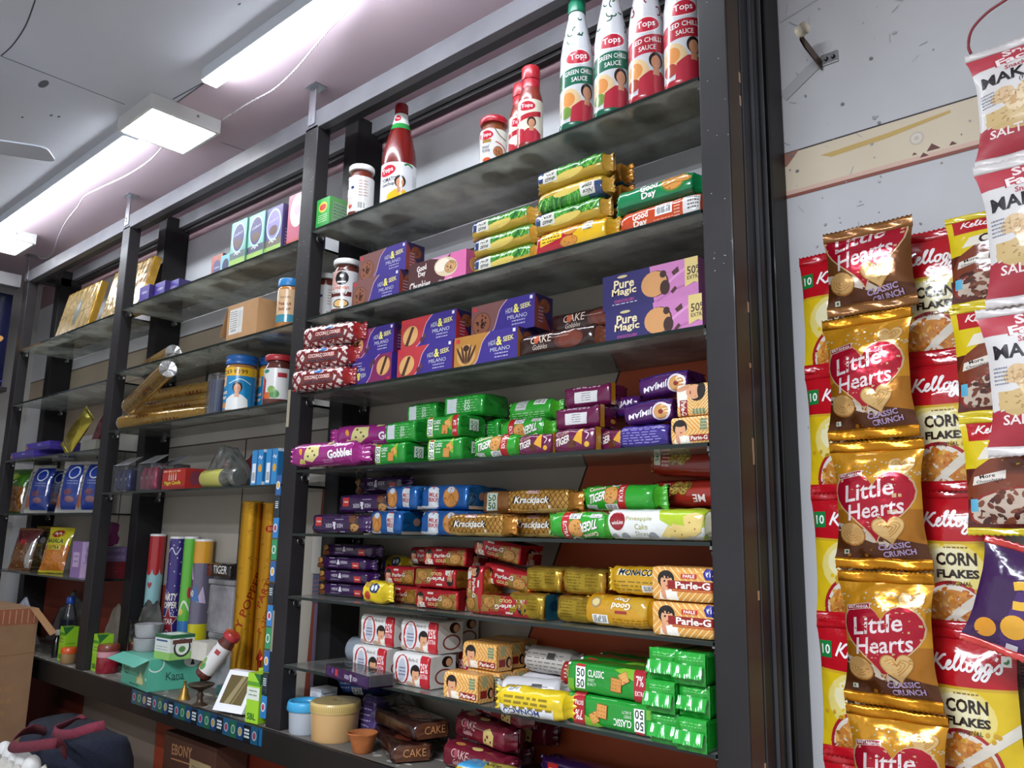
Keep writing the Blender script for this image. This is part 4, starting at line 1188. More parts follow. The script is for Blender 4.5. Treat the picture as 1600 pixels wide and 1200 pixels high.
@maker
def chequer_roll():
    L, H, D = 22, 5.6, 6.5; a = Art().rect(-1, -3, 20, 16, '#7a1f24').on()
    for i in range(-2, 15):
        for j in range(-2, 8):
            if 1:
                x, y = i * 1.5, j * 1.6 - .6; s_ = .95
                if (i + j) % 2 == 0: a.poly([(x - s_, y), (x, y - s_ * 1.1), (x + s_, y), (x, y + s_ * 1.1)], '#e2d2ce')
    a.off().poly([(3.2, .9), (14.6, .9), (15.4, 3.9), (4, 3.9)], '#6e2420').ell(9.4, 4.5, 1.6, .6, '#2f6aa8').text('COCONUT COOKIES', 9.3, 2.9, .95, '#f0dcd6', 8.6, b=.04, out='#b8282c').lines(5, 1.5, 9, 1, 1, .35, '#2a2440')
    return roll_product('cookie_packet', L, H, D, '#a02a28', a, n=2.8, endcol='#9a2220', seed=11, fl=2.3, taper=1.6)


Z = SH1[2]
for k, (px, lab) in enumerate(((450, 'bottom'), (456, 'middle'), (467, 'topmost'))):
    put('chequer_roll', px, Z, 1.168 + .004 * k, f'red and white chequered coconut cookie packet, {lab} of the stack of three', 'cookie packet', 'chequered cookie packets', dz=.0562 * k, rz=(10, 12, 9)[k])


@maker
def cake_roll(c, seed):
    L, H, D = 22, 5.2, 6
    if c == 'brown':
        a = Art().ell(13, 2.6, 3.6, 1.9, '#5a2a20').ell(13.4, 2.4, 3.0, 1.5, '#6e3426'); tc = '#d8c4b4'; bg = '#2e1613'
    else:
        a = Art().poly([(11.5, .8), (15, .6), (15.6, 3), (14, 4.2), (12, 3.4)], '#cfb870').ell(13.2, 2.4, .4, .35, '#7a2a2c').ell(14.4, 1.6, .3, .3, '#7a2a2c').ell(12.5, 1.7, .3, .3, '#4a2a22').ell(4.5, 6, 1.6, .6, '#c98a4a').ell(10, 6, 1.6, .7, '#d8c47a'); tc = '#d9b4b0'; bg = '#6e1a2c'
    a.text('CAKE', 6.0, 3.5, 1.7, tc, 5.4, sh=.1).ell(4.9, 3.5, .7, .9, '#b8583a' if c == 'brown' else '#a5485a').text('Gobbles', 5.8, 1.9, 1.0, tc, 3.8, sh=.35).rect(8.6, 3.3, 13, 3.4, '#b59a90')
    return roll_product('cake_packet', L, H, D, bg, a, n=3, endcol='#6e3a26' if c == 'brown' else '#5f1626', seed=seed, fl=1.6, taper=1.3)


put(('cake_roll', 'brown', 1), 800, Z, 1.222, 'dark brown cake packet lying in front, left of the navy and pink boxes', 'cake packet')
put(('cake_roll', 'brown', 1), 835, Z, 1.29, 'dark brown cake packet lying flat behind the front one, third shelf', 'cake packet')
put(('cake_roll', 'brown', 2), 851, Z, 1.285, 'dark brown cake packet on top of the stack left of the navy and pink boxes', 'cake packet', dz=.0522)


@maker
def cheese_roll(seed):
    L, H, D = 27, 6.0, 7; a = Art(); rr = random.Random(seed)
    a.poly([(4.4, 1.6), (7, .8), (9.6, 2.6), (9.4, 5.4), (5.4, 5.2)], '#d9cf8a').on()
    for x, y in ((6, 2.4), (7.4, 3.6), (8.2, 2.6), (6.2, 4.4)): a.ell(x, y, .35, .3, '#6a4a34')
    a.off(); a.poly([(2.4, .4), (4.4, .2), (4.8, 1.4), (3.4, 1.9)], '#d6c470').poly([(11.4, 5.4), (13.6, 5.8), (13, 7.4), (11.4, 7)], '#dcd290').poly([(17, 6), (20.5, 7.6), (18.5, 9)], '#dcd290').poly([(20.4, .6), (21.8, .5), (21.6, 1.6), (20.8, 1.9)], '#d6c470')
    a.text('Cake', 15.6, 5.1, 1.1, '#f4e8ee', 2.8, b=.04, rot=8).text('Gobbles', 16.4, 2.9, 2.2, '#f6eef2', 7.8, b=.07, rot=5, out='#5a1450').lines(10.8, 1.2, 3, 2, .6, .16, '#d8a8cc').ell(3.4, 3.6, .5, .9, '#e09a2a', rot=20)
    return roll_product('cake_packet', L, H, D, '#952a78', a, n=2.4, endcol='#a52c84', seed=seed, fl=3.6, taper=2.0, finw=.8)


Z = SH1[3]
put(('cheese_roll', 1), 446, Z, 1.15, 'magenta cake packet with white lettering at the front left of the fourth shelf', 'cake packet', 'magenta cake packets', rz=9)
put(('cheese_roll', 2), 450, Z, 1.243, 'magenta cake packet lying behind, its pointed end past the middle post', 'cake packet', 'magenta cake packets', rz=-2)
put(('cheese_roll', 1), 520, Z, 1.295, 'magenta cake packet slanting back behind the front one towards the green bricks', 'cake packet', 'magenta cake packets', dz=.0602, rz=22)


def fifty_art(L, H, red=True, seven=True):
    a = Art().rect(0, 0, L * .24, H, '#6aa52c').rect(L * .07, H * .12, L * .22, H * .86, '#eef2ea').rect(L * .09, H * .87, L * .2, H * .95, '#c0252c')
    a.text('50', L * .145, H * .66, H * .29, '#173a2c', L * .12, b=.03).text('50', L * .145, H * .3, H * .29, '#2a3a2a', L * .12, b=.03)
    a.text('CLASSIC', L * .36, H * .7, H * .17, '#e6f2e2', L * .22, b=.03).lines(L * .28, H * .5, L * .14, 2, H * .13, H * .06, '#cfe8c8')
    a.poly([(L * .62, H * .5), (L * .72, H), (L * .8, H), (L * .8, H * .3)], '#7ab02c').square(L * .69, H * .6, H * .17, '#d9a054', '#a5652a', rot=25).square(L * .6, H * .36, H * .19, '#cf8f44', '#9a5522', rot=-6)
    if seven: a.rect(L * .82, 0, L * .97, H, '#b01f2c').text('7%', L * .895, H * .6, H * .22, '#f4ecea', L * .09, b=.02).text('EXTRA', L * .895, H * .28, H * .1, '#f4ecea', L * .11)
    return a


@maker
def fifty_brick(L, H, D, seven, seed):
    e = Art().rect(D * .3, H * .3, D * .62, H * .8, '#e2eee0').text('50', D * .46, H * .6, H * .2, '#1f5a34', D * .22).text('50', D * .46, H * .4, H * .2, '#1f5a34', D * .22)
    return roll_product('biscuit_packet', L, H, D, '#1d8a2c', fifty_art(L, H, seven=seven), n=7, ends='fold', seed=seed, wr=.0011, taper=.5, endart=e)


@maker
def fifty_back(L, H, D, seed):
    a = Art().lines(1, H * .8, L * .8, 6, H * .12, .12, '#8fd08a', seed).rect(L * .1, H * .2, L * .35, H * .85, '#c9cfd2').text('50', L * .62, H * .62, H * .22, '#e6f0e4', L * .14).text('50', L * .62, H * .38, H * .22, '#e6f0e4', L * .14)
    return roll_product('biscuit_packet', L, H, D, '#1f8f2e', a, n=6, ends='fold', seed=seed, wr=.0014, taper=.6)


G = 'green cracker bricks on the fourth shelf'
put(('fifty_brick', 10.6, 5.2, 9, False, 1), 583, Z, 1.222, 'green cracker brick at the front next to the magenta packet, fourth shelf', 'cracker packet', G)
put(('fifty_brick', 10.6, 5.2, 9, False, 1), 666, Z, 1.224, 'green cracker brick at the front, second from the magenta packet', 'cracker packet', G)
put(('fifty_back', 10.4, 5.2, 9, 2), 600, Z, 1.24, 'green cracker brick showing its printed back, on the leftmost front brick', 'cracker packet', G, dz=.0523)
put(('fifty_brick', 10.6, 5.2, 9, True, 3), 664, Z, 1.23, 'green cracker brick with red stripe on the second layer', 'cracker packet', G, dz=.0523)
put(('fifty_back', 10.4, 5.2, 9, 2), 634, Z, 1.3, 'green cracker brick with silver label, left one of the top layer', 'cracker packet', G, dz=.1047)
put(('fifty_back', 12.4, 5.2, 9, 4), 692, Z, 1.28, 'green cracker brick with silver label, right one of the top layer', 'cracker packet', G, dz=.1047)
put(('fifty_back', 10.4, 5.2, 9, 2), 726, Z, 1.325, 'green cracker brick in shade behind, right end of the second layer', 'cracker packet', G, dz=.0523)
put(('fifty_brick', 10.6, 5.2, 9, False, 1), 700, Z, 1.325, 'green cracker brick on the glass behind the front row', 'cracker packet', G)


@maker
def tiger_roll(v, L=15.5):
    H, D = 5.0, 5.6; a = Art()
    if v == 'back': a.rect(2, 2.6, 5, 5.6, '#b9bdb8').lines(2.3, 5.2, 2.4, 5, .5, .2, '#5a5a58').bars(7, 3.6, 3, 1.8).lines(1, 1.8, 9, 3, .5, .14, '#a8d8a0')
    else:
        a.rect(7.6, -2, 9.4, 14, '#b3242c').text('EXTRA', 8.5, 3.4, .9, '#f2e6e2', 3.2, b=.03, rot=90); a.cookie(6.1, 3.2, 1.7, 1.9, '#d09650', '#a5652c', 6); a.ell(6.6, 5.8, 1.1, .8, '#e6e2d8').ell(6.6, 5.8, .7, .5, '#5a3a2a')
        a.text('TIGER', 3.2, 2.7, 1.7, '#f4f2ea', 3.9, b=.06, sh=.35, rot=14, out='#2a2016').text('Coconut', 3.0, 4.5, .9, '#f2e8c8', 3.4, b=.04, rot=14, out='#5a3a1c'); a.rect(.6, .2, 3, 1.2, '#cfd2cc').lines(.8, .9, 2, 2, .4, .15, '#555').bars(5, .1, 2.6, 1.3)
    return roll_product('biscuit_packet', L, H, D, '#2f9a2c', a, n=2.3, endcol='#4aa82c', seed=15, fl=2.0, taper=1.6, wr=.0016)


put(('tiger_roll', 'front'), 728, Z, 1.223, 'green coconut biscuit roll at the front of the fourth shelf', 'biscuit packet')
put(('tiger_roll', 'front'), 770, Z, 1.27, 'green coconut biscuit roll with red band, behind and above the front roll', 'biscuit packet', dz=.0385, flip=True)
put(('tiger_roll', 'back'), 783, Z, 1.31, 'green biscuit roll showing printed back, topmost right of the cracker bricks', 'biscuit packet', dz=.084)


@maker
def choco_brick(v, L, H, D):
    a = Art()
    if v == 'back': a.rect(L * .25, H * .2, L * .75, H * .7, '#dcd8da').lines(L * .4, H * .6, L * .2, 4, H * .1, .14, '#444'); a.lines(L * .2, H * .85, L * .6, 1, 1, .3, '#b890a8')
    else:
        a.text('TIGER', L * .24, H * .5, H * .32, '#e6dcd6', L * .36, b=.06, sh=.3, rot=16, out='#3a1420').text('Krunch', L * .24, H * .78, H * .14, '#c8a890', L * .3, rot=16); a.ell(L * .46, H * .34, L * .1, H * .2, '#5a2a1c').poly([(L * .5, H * .5), (L * .66, H), (L * .72, H), (L * .72, H * .3)], '#dca02c').ell(L * .84, H * .3, L * .06, H * .11, '#e0a834').stroke([(L * .78, H * .8), (L * .88, H * .7), (L * .82, H * .5)], .2, '#e2c8d0')
    e = Art().rect(0, 0, D * .2, H, '#d99c2a').ell(D * .6, H * .3, D * .12, H * .1, '#e0a834')
    return roll_product('biscuit_packet', L, H, D, '#661a44', a, n=5, ends='fold', seed=17, wr=.0016, taper=.7, endart=e)


G = 'maroon chocolate biscuit bricks'
put(('choco_brick', 'f', 8.6, 4.4, 7), 808, Z, 1.222, 'maroon chocolate biscuit brick at the front beside the green roll', 'biscuit packet', G)
put(('choco_brick', 'f', 9.6, 4.8, 8), 864, Z, 1.222, 'maroon chocolate biscuit brick at the front, second from the green roll', 'biscuit packet', G)
put(('choco_brick', 'f', 8.6, 4.4, 7), 929, Z, 1.25, 'maroon chocolate biscuit brick set back beside the purple jam packs', 'biscuit packet', G)
put(('choco_brick', 'back', 10.6, 4.6, 7), 866, Z, 1.25, 'maroon chocolate biscuit brick on the second layer, printed side out', 'biscuit packet', G, dz=.0485)
put(('choco_brick', 'back', 11.2, 4.6, 7), 880, Z, 1.28, 'maroon chocolate biscuit brick with white sticker on top of its stack', 'biscuit packet', G, dz=.095)


@maker
def jam_brick(v, L, H, D):
    a = Art()
    if v == 'back': a.lines(.8, H * .85, L * .8, 7, H * .11, .16, '#8a86c8', 4)
    else: a.ell(L * .2, H * .6, L * .18, H * .4, '#e2d6da').cookie(L * .2, H * .6, L * .14, H * .31, '#d09a58', '#a5622e', 0).ell(L * .2, H * .6, L * .05, H * .1, '#8a2a24').text('JIMJAM', L * .62, H * .56, H * .3, '#ece4f0', L * .5, b=.04, sh=.2, rot=6); a.rect(0, 0, L, H * .12, '#3a2a78')
    return roll_product('biscuit_packet', L, H, D, '#4a1c5c' if v != 'back' else '#3c2a80', a, n=4, ends='fold', seed=19, wr=.0018, taper=.9)


G = 'purple jam biscuit packs'
put(('jam_brick', 'back', 10, 4.4, 8), 966, Z, 1.223, 'purple jam biscuit pack lying back side out at the bottom of its pile', 'biscuit packet', G)
put(('jam_brick', 'f', 10, 4.4, 8), 972, Z, 1.233, 'purple jam biscuit pack in the middle of its pile, lettering upside down', 'biscuit packet', G, dz=.0445, flip=True, ry=-3)
put(('jam_brick', 'f', 10, 4.4, 8), 995, Z, 1.25, 'purple jam biscuit pack on top of its pile next to the child-portrait boxes', 'biscuit packet', G, dz=.095, flip=True, ry=-4)
put(('jam_brick', 'f', 10, 4.4, 8), 930, Z, 1.315, 'purple jam biscuit pack lying at the back between maroon and purple piles', 'biscuit packet', G, dz=.075)
put(('jam_brick', 'f', 10, 4.4, 8), 955, Z, 1.33, 'purple jam biscuit pack in shade on the glass at the back', 'biscuit packet', G, dz=.0)


def glucose_art(L, H, word=True, big=False):
    a = Art().rect(0, 0, L, H, '#d79a4a'); a.on()
    for k in range(-4, 18):
        x = k * L * .1; a.stroke([(x, 0), (x + H * .5, H * .5), (x, H)], .16, '#efd9a4', smooth=False)
    a.off(); a.child(L * .26, H * .04, H * .86)
    if big: a.rect(L * .28, H * .36, L, H * .6, '#8c1f1c').text('Parle-G', L * .69, H * .48, H * .2, '#f6ece0', L * .56, b=.05).rect(L * .5, H * .67, L * .76, H * .8, '#b82a24').text('PARLE', L * .63, H * .735, H * .09, '#f6ece0', L * .19, b=.04).rect(L * .35, H * .3, L, H * .35, '#c0602a').poly([(L * .9, H * .65), (L * 1.06, H * .65), (L * 1.06, H * .98), (L * .9, H * .98), (L * .86, H * .82)], '#2c2a80').text('₹10', L * .97, H * .8, H * .13, '#f2f0fa', L * .13, b=.02)
    else: a.rect(L * .5, H * .12, L * .98, H * .34, '#8c1f1c').text('Parle-G', L * .74, H * .23, H * .15, '#f6ece0', L * .42, b=.04).rect(L * .78, H * .48, L * .94, H * .86, '#a8a878').lines(L * .78, H * .8, L * .16, 4, H * .1, .3, '#4f6a58')
    return a


@maker
def glucose_brick(L, H, D, big, seed):
    e = Art().rect(0, 0, D, H, '#d79a4a').on()
    for k in range(-3, 12): e.stroke([(k * .9, 0), (k * .9 + H * .4, H * .5), (k * .9, H)], .15, '#efd9a4', smooth=False)
    e.off().rect(D * .1, H * .15, D * .5, H * .42, '#8c1f1c').ell(D * .72, H * .3, D * .18, H * .2, '#1c1210').ell(D * .76, H * .28, D * .1, H * .14, '#d9a079').rect(D * .2, H * .55, D * .5, H * .9, '#a8a878')
    return roll_product('biscuit_packet', L, H, D, '#cf9348', glucose_art(L, H, big=big), n=8, ends='fold', seed=seed, wr=.0007, taper=.35, m=SOFTFILM, endart=e)


@maker
def glucose_turned(L, H, D):
    a = glucose_art(H, L).turn(H)
    return roll_product('biscuit_packet', L, H, D, '#cf9348', a, n=8, ends='fold', seed=22, wr=.0007, taper=.35, m=SOFTFILM)


put(('glucose_brick', 7.4, 4.9, 6, False, 21), 1048, Z, 1.222, 'small yellow biscuit pack with child portrait, upright by the right post on the fourth shelf', 'biscuit packet')
put(('glucose_turned', 6.4, 5.8, 6), 1057, Z, 1.23, 'small yellow biscuit pack with child portrait turned on its side, on the upright one', 'biscuit packet', dz=.0493)


# ---------------------------------------------------------------- fifth shelf
@maker
def dark_roll(seed, L=22.5):
    H, D = 4.9, 5.5; a = Art()
    a.poly([(-1, -1), (3.4, -1), (2.2, 7), (-1, 7)], '#3a2018').ell(1.2, 3.4, 1.2, 1.0, '#a5763a').ell(1.8, 1.4, 1.3, .8, '#6a3a20').text('HIDE', 6.6, 2.9, .95, '#d6cfdc', 2.4).text('SEEK', 11.0, 2.9, .95, '#d6cfdc', 2.8).text('&', 8.8, 2.9, 1.9, '#e4dfe8', 1.3, b=.05).rect(7.6, 4.2, 12, 5.0, '#4a4250').rect(14, .8, 16.6, 3.0, '#b02c2c').rect(14.4, 1.7, 16.2, 2.1, '#e0b0a0').lines(5.2, 1.3, 3.4, 1, 1, .2, '#a89fb4').rect(4.8, 4.3, 6.8, 4.6, '#b4a9c0')
    a.flip(18.3, H)
    return roll_product('biscuit_packet', L, H, D, '#2f1440', a, n=4, ends='fin', endcol='#3a1850', seed=seed, fl=2.1, taper=1.0, wr=.0015)


Z = SH1[4]; G = 'dark purple biscuit packets on the fifth shelf'
put(('dark_roll', 31), 478, Z, 1.222, 'dark purple biscuit packet lying at the front left of the fifth shelf', 'biscuit packet', G)
put(('dark_roll', 31), 520, Z, 1.27, 'dark purple biscuit packet one step behind and above the front one, fifth shelf', 'biscuit packet', G, dz=.0495)
put(('dark_roll', 31), 545, Z, 1.33, 'dark purple biscuit packet at the back, topmost of its pile, fifth shelf', 'biscuit packet', G, dz=.099, flip=True)
put(('dark_roll', 31), 540, Z, 1.335, 'dark purple biscuit packet at the back, under the topmost one, fifth shelf', 'biscuit packet', G, dz=.0495)


@maker
def milk_brick(order, L, H, D, seed):
    a = Art().rect(0, 0, L, H, '#1d5aa0').rect(0, 0, L * .35, H * .16, '#d8dade'); c1, c2 = (.28, .66) if order == 'a' else (.68, .24)
    a.rect(L * (c1 - .11), H * .1, L * (c1 + .11), H * .86, '#dfe3e8').ell(L * c1, H * .86, L * .09, H * .07, '#dfe3e8').text('MILK', L * c1, H * .6, H * .17, '#b8323a', L * .19, b=.05, rot=-6).text('BIKIS', L * c1, H * .4, H * .17, '#b8323a', L * .2, b=.05, rot=-6).rect(L * (c1 - .07), H * .9, L * (c1 + .07), H * .96, '#b02c30')
    a.ell(L * c2, H * .5, L * .17, H * .42, '#a5672c').ell(L * c2, H * .5, L * .155, H * .38, '#d08c44').ell(L * c2, H * .78, L * .08, H * .12, '#cfdcec').stroke([(L * (c2 - .08), H * .35), (L * c2, H * .6), (L * (c2 + .08), H * .4)], .25, '#b06c2c')
    a.rect(L * .03, H * .82, L * .08, H * .93, '#e6ecf2').text('complete', L * .12, H * .05, H * .07, '#e6ecf2', L * .16) if order == 'a' else 0
    e = Art().rect(0, 0, D, H * .12, '#c9b9a6').ell(D * .5, H * .5, D * .12, H * .16, '#b98a7a')
    return roll_product('biscuit_packet', L, H, D, lambda u, v: hx('#1f6ab0'), a, n=6, ends='fold', endcol='#1b5f94', seed=seed, wr=.0017, taper=.7, m=PRINTFOIL, endart=e)


G = 'blue milk biscuit bricks on the fifth shelf'
put(('milk_brick', 'b', 10.6, 5.6, 9, 33), 577, Z, 1.222, 'blue milk biscuit brick at the front beside the dark purple packet, fifth shelf', 'biscuit packet', G)
put(('milk_brick', 'a', 14.6, 5.6, 8, 34), 656, Z, 1.24, 'blue milk biscuit brick at the front, partly behind the golden cracker roll', 'biscuit packet', G)
put(('milk_brick', 'b', 10.6, 5.6, 9, 33), 601, Z, 1.235, 'blue milk biscuit brick on the upper layer, left one', 'biscuit packet', G, dz=.0563)
put(('milk_brick', 'a', 14.6, 5.6, 8, 34), 657, Z, 1.25, 'blue milk biscuit brick on the upper layer, wider right one', 'biscuit packet', G, dz=.0563)
put(('milk_brick', 'a', 14.6, 5.6, 8, 34), 690, Z, 1.335, 'blue milk biscuit brick at the back, its foil end showing on the upper layer', 'biscuit packet', G, dz=.0563)
put(('milk_brick', 'a', 14.6, 5.6, 8, 34), 680, Z, 1.335, 'blue milk biscuit brick standing on the glass at the back', 'biscuit packet', G)


@maker
def gold_fifty():
    L, H, D = 12, 5, 6; a = Art().rect(1.6, .7, 4.6, 4.6, '#d6dcc8').text('50', 3.1, 3.4, 1.4, '#1f5a3a', 2.2, b=.04).text('50', 3.1, 1.8, 1.4, '#1f5a3a', 2.2, b=.04)
    return roll_product('biscuit_packet', L, H, D, '#8a5a2c', a, n=5, ends='fold', seed=37, m=PRINTFOIL, taper=.6)


put('gold_fifty', 752, Z, 1.285, 'brown and gold cracker brick set back between blue bricks and golden rolls', 'cracker packet', dz=.048)
put('gold_fifty', 752, Z, 1.29, 'brown and gold cracker brick on the glass, hidden behind the golden roll', 'cracker packet')


@maker
def gold_roll():
    L, H, D = 19.2, 4.7, 5.4; a = Art().on()
    for k in range(-3, 22):
        x = k * 1.25; a.stroke([(x, -1), (x + 3.4, 3.2), (x + 6, 6.5)], .16, '#7a4a1c', smooth=False).stroke([(x + 6, -1), (x + 2.6, 3.2), (x, 6.5)], .16, '#7a4a1c', smooth=False)
    a.off().rect(0, -1, 15, .9, '#c2a25a').text('Krackjack', 6.4, 2.4, 1.75, '#f4f0e4', 8.8, b=.05, sh=.3, out='#1f1812', ow=.1).rect(5.0, 3.9, 8.0, 4.8, '#f0e2d8').rect(5.15, 4.0, 7.85, 4.7, '#a52430').text('PARLE', 6.5, 4.35, .45, '#f4e6e0', 2.2, b=.04).rect(10.6, .9, 11.2, 1.5, '#e8e2d0').lines(3, .7, 5, 1, 1, .2, '#7a5428')
    return roll_product('biscuit_packet', L, H, D, '#b88a3c', a, n=3.6, endcol='#c8863a', m=PRINTFOIL, seed=41, fl=1.9, taper=1.0)


G = 'golden cracker rolls on the fifth shelf'
put('gold_roll', 689, Z, 1.21, 'golden cracker roll at the front left, overlapping the blue brick, fifth shelf', 'cracker packet', G)
put('gold_roll', 783, Z, 1.256, 'golden cracker roll at the front, its right end behind the green roll', 'cracker packet', G)
put('gold_roll', 781, Z, 1.23, 'golden cracker roll lying on top of another golden roll, fifth shelf', 'cracker packet', G, dz=.0475)
put(('tiger_roll', 'front', 16), 846, Z, 1.197, 'green biscuit roll lying upside down at the front beside the pineapple cake', 'biscuit packet', flip=True)
put(('tiger_roll', 'front', 19), 898, Z, 1.256, 'green biscuit roll with red band on top, behind the pineapple cake packet', 'biscuit packet', dz=.0505)
put(('tiger_roll', 'front', 19), 893, Z, 1.276, 'green biscuit roll underneath, hidden behind the front green roll and cake packet', 'biscuit packet')


@maker
def pine_roll():
    L, H, D = 22, 5.4, 6.4; a = Art().poly([(10.4, 5.6), (11, 3.4), (13, 2.4), (24, 2), (24, 9), (10.6, 9)], '#a9bf2c').poly([(18, -1), (22, -1), (23, 3), (20, 2.4)], '#a9bf2c')
    a.ell(2.3, 3.3, 1.6, 1.7, '#8c1a24').text('winkies', 2.3, 3.0, .7, '#f0e4e0', 2.4, b=.02, rot=4); a.text('Pineapple', 6.7, 3.6, .95, '#a5a24a', 5.2).text('Cake', 7.2, 2.3, .95, '#a5a24a', 2.6).text('Slices', 7.2, 1.1, .8, '#9a9a84', 2.6)
    for x, r in ((1.6, .7), (3.8, .9), (9.4, 1.0)): a.ell(x, .2, r, r * 1.2, '#8a8c90', a0=0, a1=180)
    for q in ([(11, .6), (12.6, 2.6), (13.6, 1.8), (12.6, .3)], [(12.8, .6), (13.4, 2.8), (16, 2.4), (16.6, .6), (14.6, 0)], [(15.8, 1.4), (15.4, 4), (17.6, 4.8), (19, 4.4), (18.6, 1.4), (17, .6)]): a.poly(q, '#d8bf74')
    a.on()
    for x, y in ((13.8, 1.6), (15, 1), (16.6, 3), (17.6, 2)): a.ell(x, y, .16, .14, '#9a5a2c', n=8)
    a.off(); return roll_product('cake_packet', L, H, D, '#dfe0dc', a, n=3, endcol='#d9d2b4', seed=43, fl=1.5, taper=1.3)


put('pine_roll', 939, Z, 1.208, 'white and lime pineapple cake packet at the right end of the fifth shelf', 'cake packet')


@maker
def red_roll(v):
    L, H, D = 19, 5, 5.6; a = Art().on()
    for k in range(4): a.ell(4.6 + k * .9, 3.0 + (k % 2) * .9, .95, 1.0, '#7a5a24').ell(4.6 + k * .9, 3.1 + (k % 2) * .9, .88, .92, '#c2a44c')
    a.off(); a.rect(.4, 2, 2, 5, '#d6dcc8').text('50', 1.2, 3.5, 1, '#1f4a34', 1.4, rot=90) if v else a.text('ME', 9.6, 1.4, 1.5, '#f2e4dc', 2.4, b=.03, rot=180)
    a.lines(2.4, 4, 1.4, 4, .7, .3, '#e8c8bc')
    return roll_product('biscuit_packet', L, H, D, '#9c2a1e', a, n=2.6, endcol='#b8793a' if v else '#9c2a1e', seed=45 + v, fl=1.6, taper=1.4)


put(('red_roll', 0), 1034, Z, 1.31, 'red cracker roll lying at the back right behind the pineapple cake', 'cracker packet', dz=.0605)
put(('red_roll', 1), 1036, Z, 1.305, 'red cracker roll with cream end, tilted on top at the right end, fifth shelf', 'cracker packet', dz=.112, ry=4)
put(('red_roll', 0), 1036, Z, 1.315, 'red cracker roll on the glass, hidden behind the pineapple cake', 'cracker packet', dz=.008)


# ---------------------------------------------------------------- sixth shelf
Z = SH1[5]; G = 'dark purple biscuit packets on the sixth shelf'
for k, (px, lab) in enumerate(((490, 'lowest'), (490, 'second'), (488, 'third'), (494, 'topmost'))):
    z_ = .0325 * k
    o = put(('dark_roll', 52), px, Z, 1.272 + .003 * k, f'dark purple biscuit packet, {lab} of the flat pile on the sixth shelf', 'biscuit packet', G, dz=z_, flip=True, rz=3)
    o.scale = (1, 1, .66); o.location.z -= .34 * .049


@maker
def monaco_roll(v):
    L, H, D = 10 if v == 'face' else 17.5, 5.2, 5.6; c = '#c9981c' if v == 'roll' else '#d9bb1c'; a = Art()
    if v == 'roll': a.text('MONACO', 6.4, 4.3, 1.3, '#1f2a4a', 8, b=.06, sh=.15, out='#e8dca8', ow=.12).ell(11.8, 3.6, 1.2, 1.0, '#7a5a24').lines(1, 2.4, 10, 3, .7, .2, '#7a6a1c').bars(8, .6, 3.4, 1.4)
    elif v == 'yellow': a.rect(2.4, 4.4, 14, 6.6, '#dfe2e6').text('MONACO', 9, 5.4, 1.3, '#1f3a7a', 7.6, b=.06).flip(14, 6.4); a.lines(1.4, 3.4, 10, 3, .9, .45, '#8a7414', 2).bars(1.6, 4.6, 2.6, 1.4)
    else: a.ell(1.6, 4.6, 1.4, .8, '#a5842a').ell(4, 3.7, 1.7, 1.2, '#22305a').ell(3.4, 3.7, .5, .6, '#dfe6ee').ell(4.7, 3.7, .5, .6, '#dfe6ee').ell(1.8, 1.9, 1.1, 1.0, '#b0392a')
    return roll_product('biscuit_packet', L, H, D, c, a, n=2.3, endcol='#d0a41c' if v == 'roll' else '#dcc01e', seed={'roll': 61, 'yellow': 62, 'face': 63}[v], fl=2.0, taper=1.6, wr=.0018)


put(('monaco_roll', 'face'), 556, Z, 1.2, 'yellow salted biscuit packet poking out beside the dark purple pile, sixth shelf', 'biscuit packet')
put(('monaco_roll', 'face'), 592, Z, 1.365, 'yellow salted biscuit packet at the back behind the red bricks, sixth shelf', 'biscuit packet', dz=.052)


@maker
def blue_roll(): return roll_product('biscuit_packet', 17, 5, 5.4, '#1f2f78', Art().rect(4, 0, 13, 9, '#4a2030').ell(8, 2.5, 2.6, 1.4, '#6a3a3c'), n=2.8, seed=65, fl=2.2, endcol='#20327e')


put('blue_roll', 538, Z, 1.355, 'dark blue biscuit packet at the back left of the red bricks, sixth shelf', 'biscuit packet', dz=.052)


def royal_art(L, H, extra=False):
    a = Art().rect(0, 0, L, H, '#b3202a').poly([(L * .45, 0), (L * .97, 0), (L * .97, H * .85), (L * .6, H * .75)], '#9a7a34'); a.child(L * .13, H * .04, H * .8)
    a.text('Parle-G', L * .46, H * .52, H * .2, '#f4e8dc', L * .4, b=.05, rot=3, out='#8a1420').text('GOLD', L * .44, H * .26, H * .16, '#e8c88a', L * .25, b=.05).rect(L * .3, H * .74, L * .44, H * .84, '#f0ded4').cookie(L * .78, H * .36, L * .13, H * .26, '#c08a44', '#7a5020', 4)
    return a


@maker
def royal_brick(L, H, D, seed):
    e = Art().rect(0, 0, D, H, '#a5222a').child(D * .4, 0, H * .8).text('Parle-G', D * .66, H * .6, H * .16, '#f4e8dc', D * .5, b=.04)
    return roll_product('biscuit_packet', L, H, D, '#a02028', royal_art(L, H), n=7, ends='fold', endcol='#a8722c', seed=seed, wr=.0012, taper=.4, m=PRINTFOIL, endart=e)


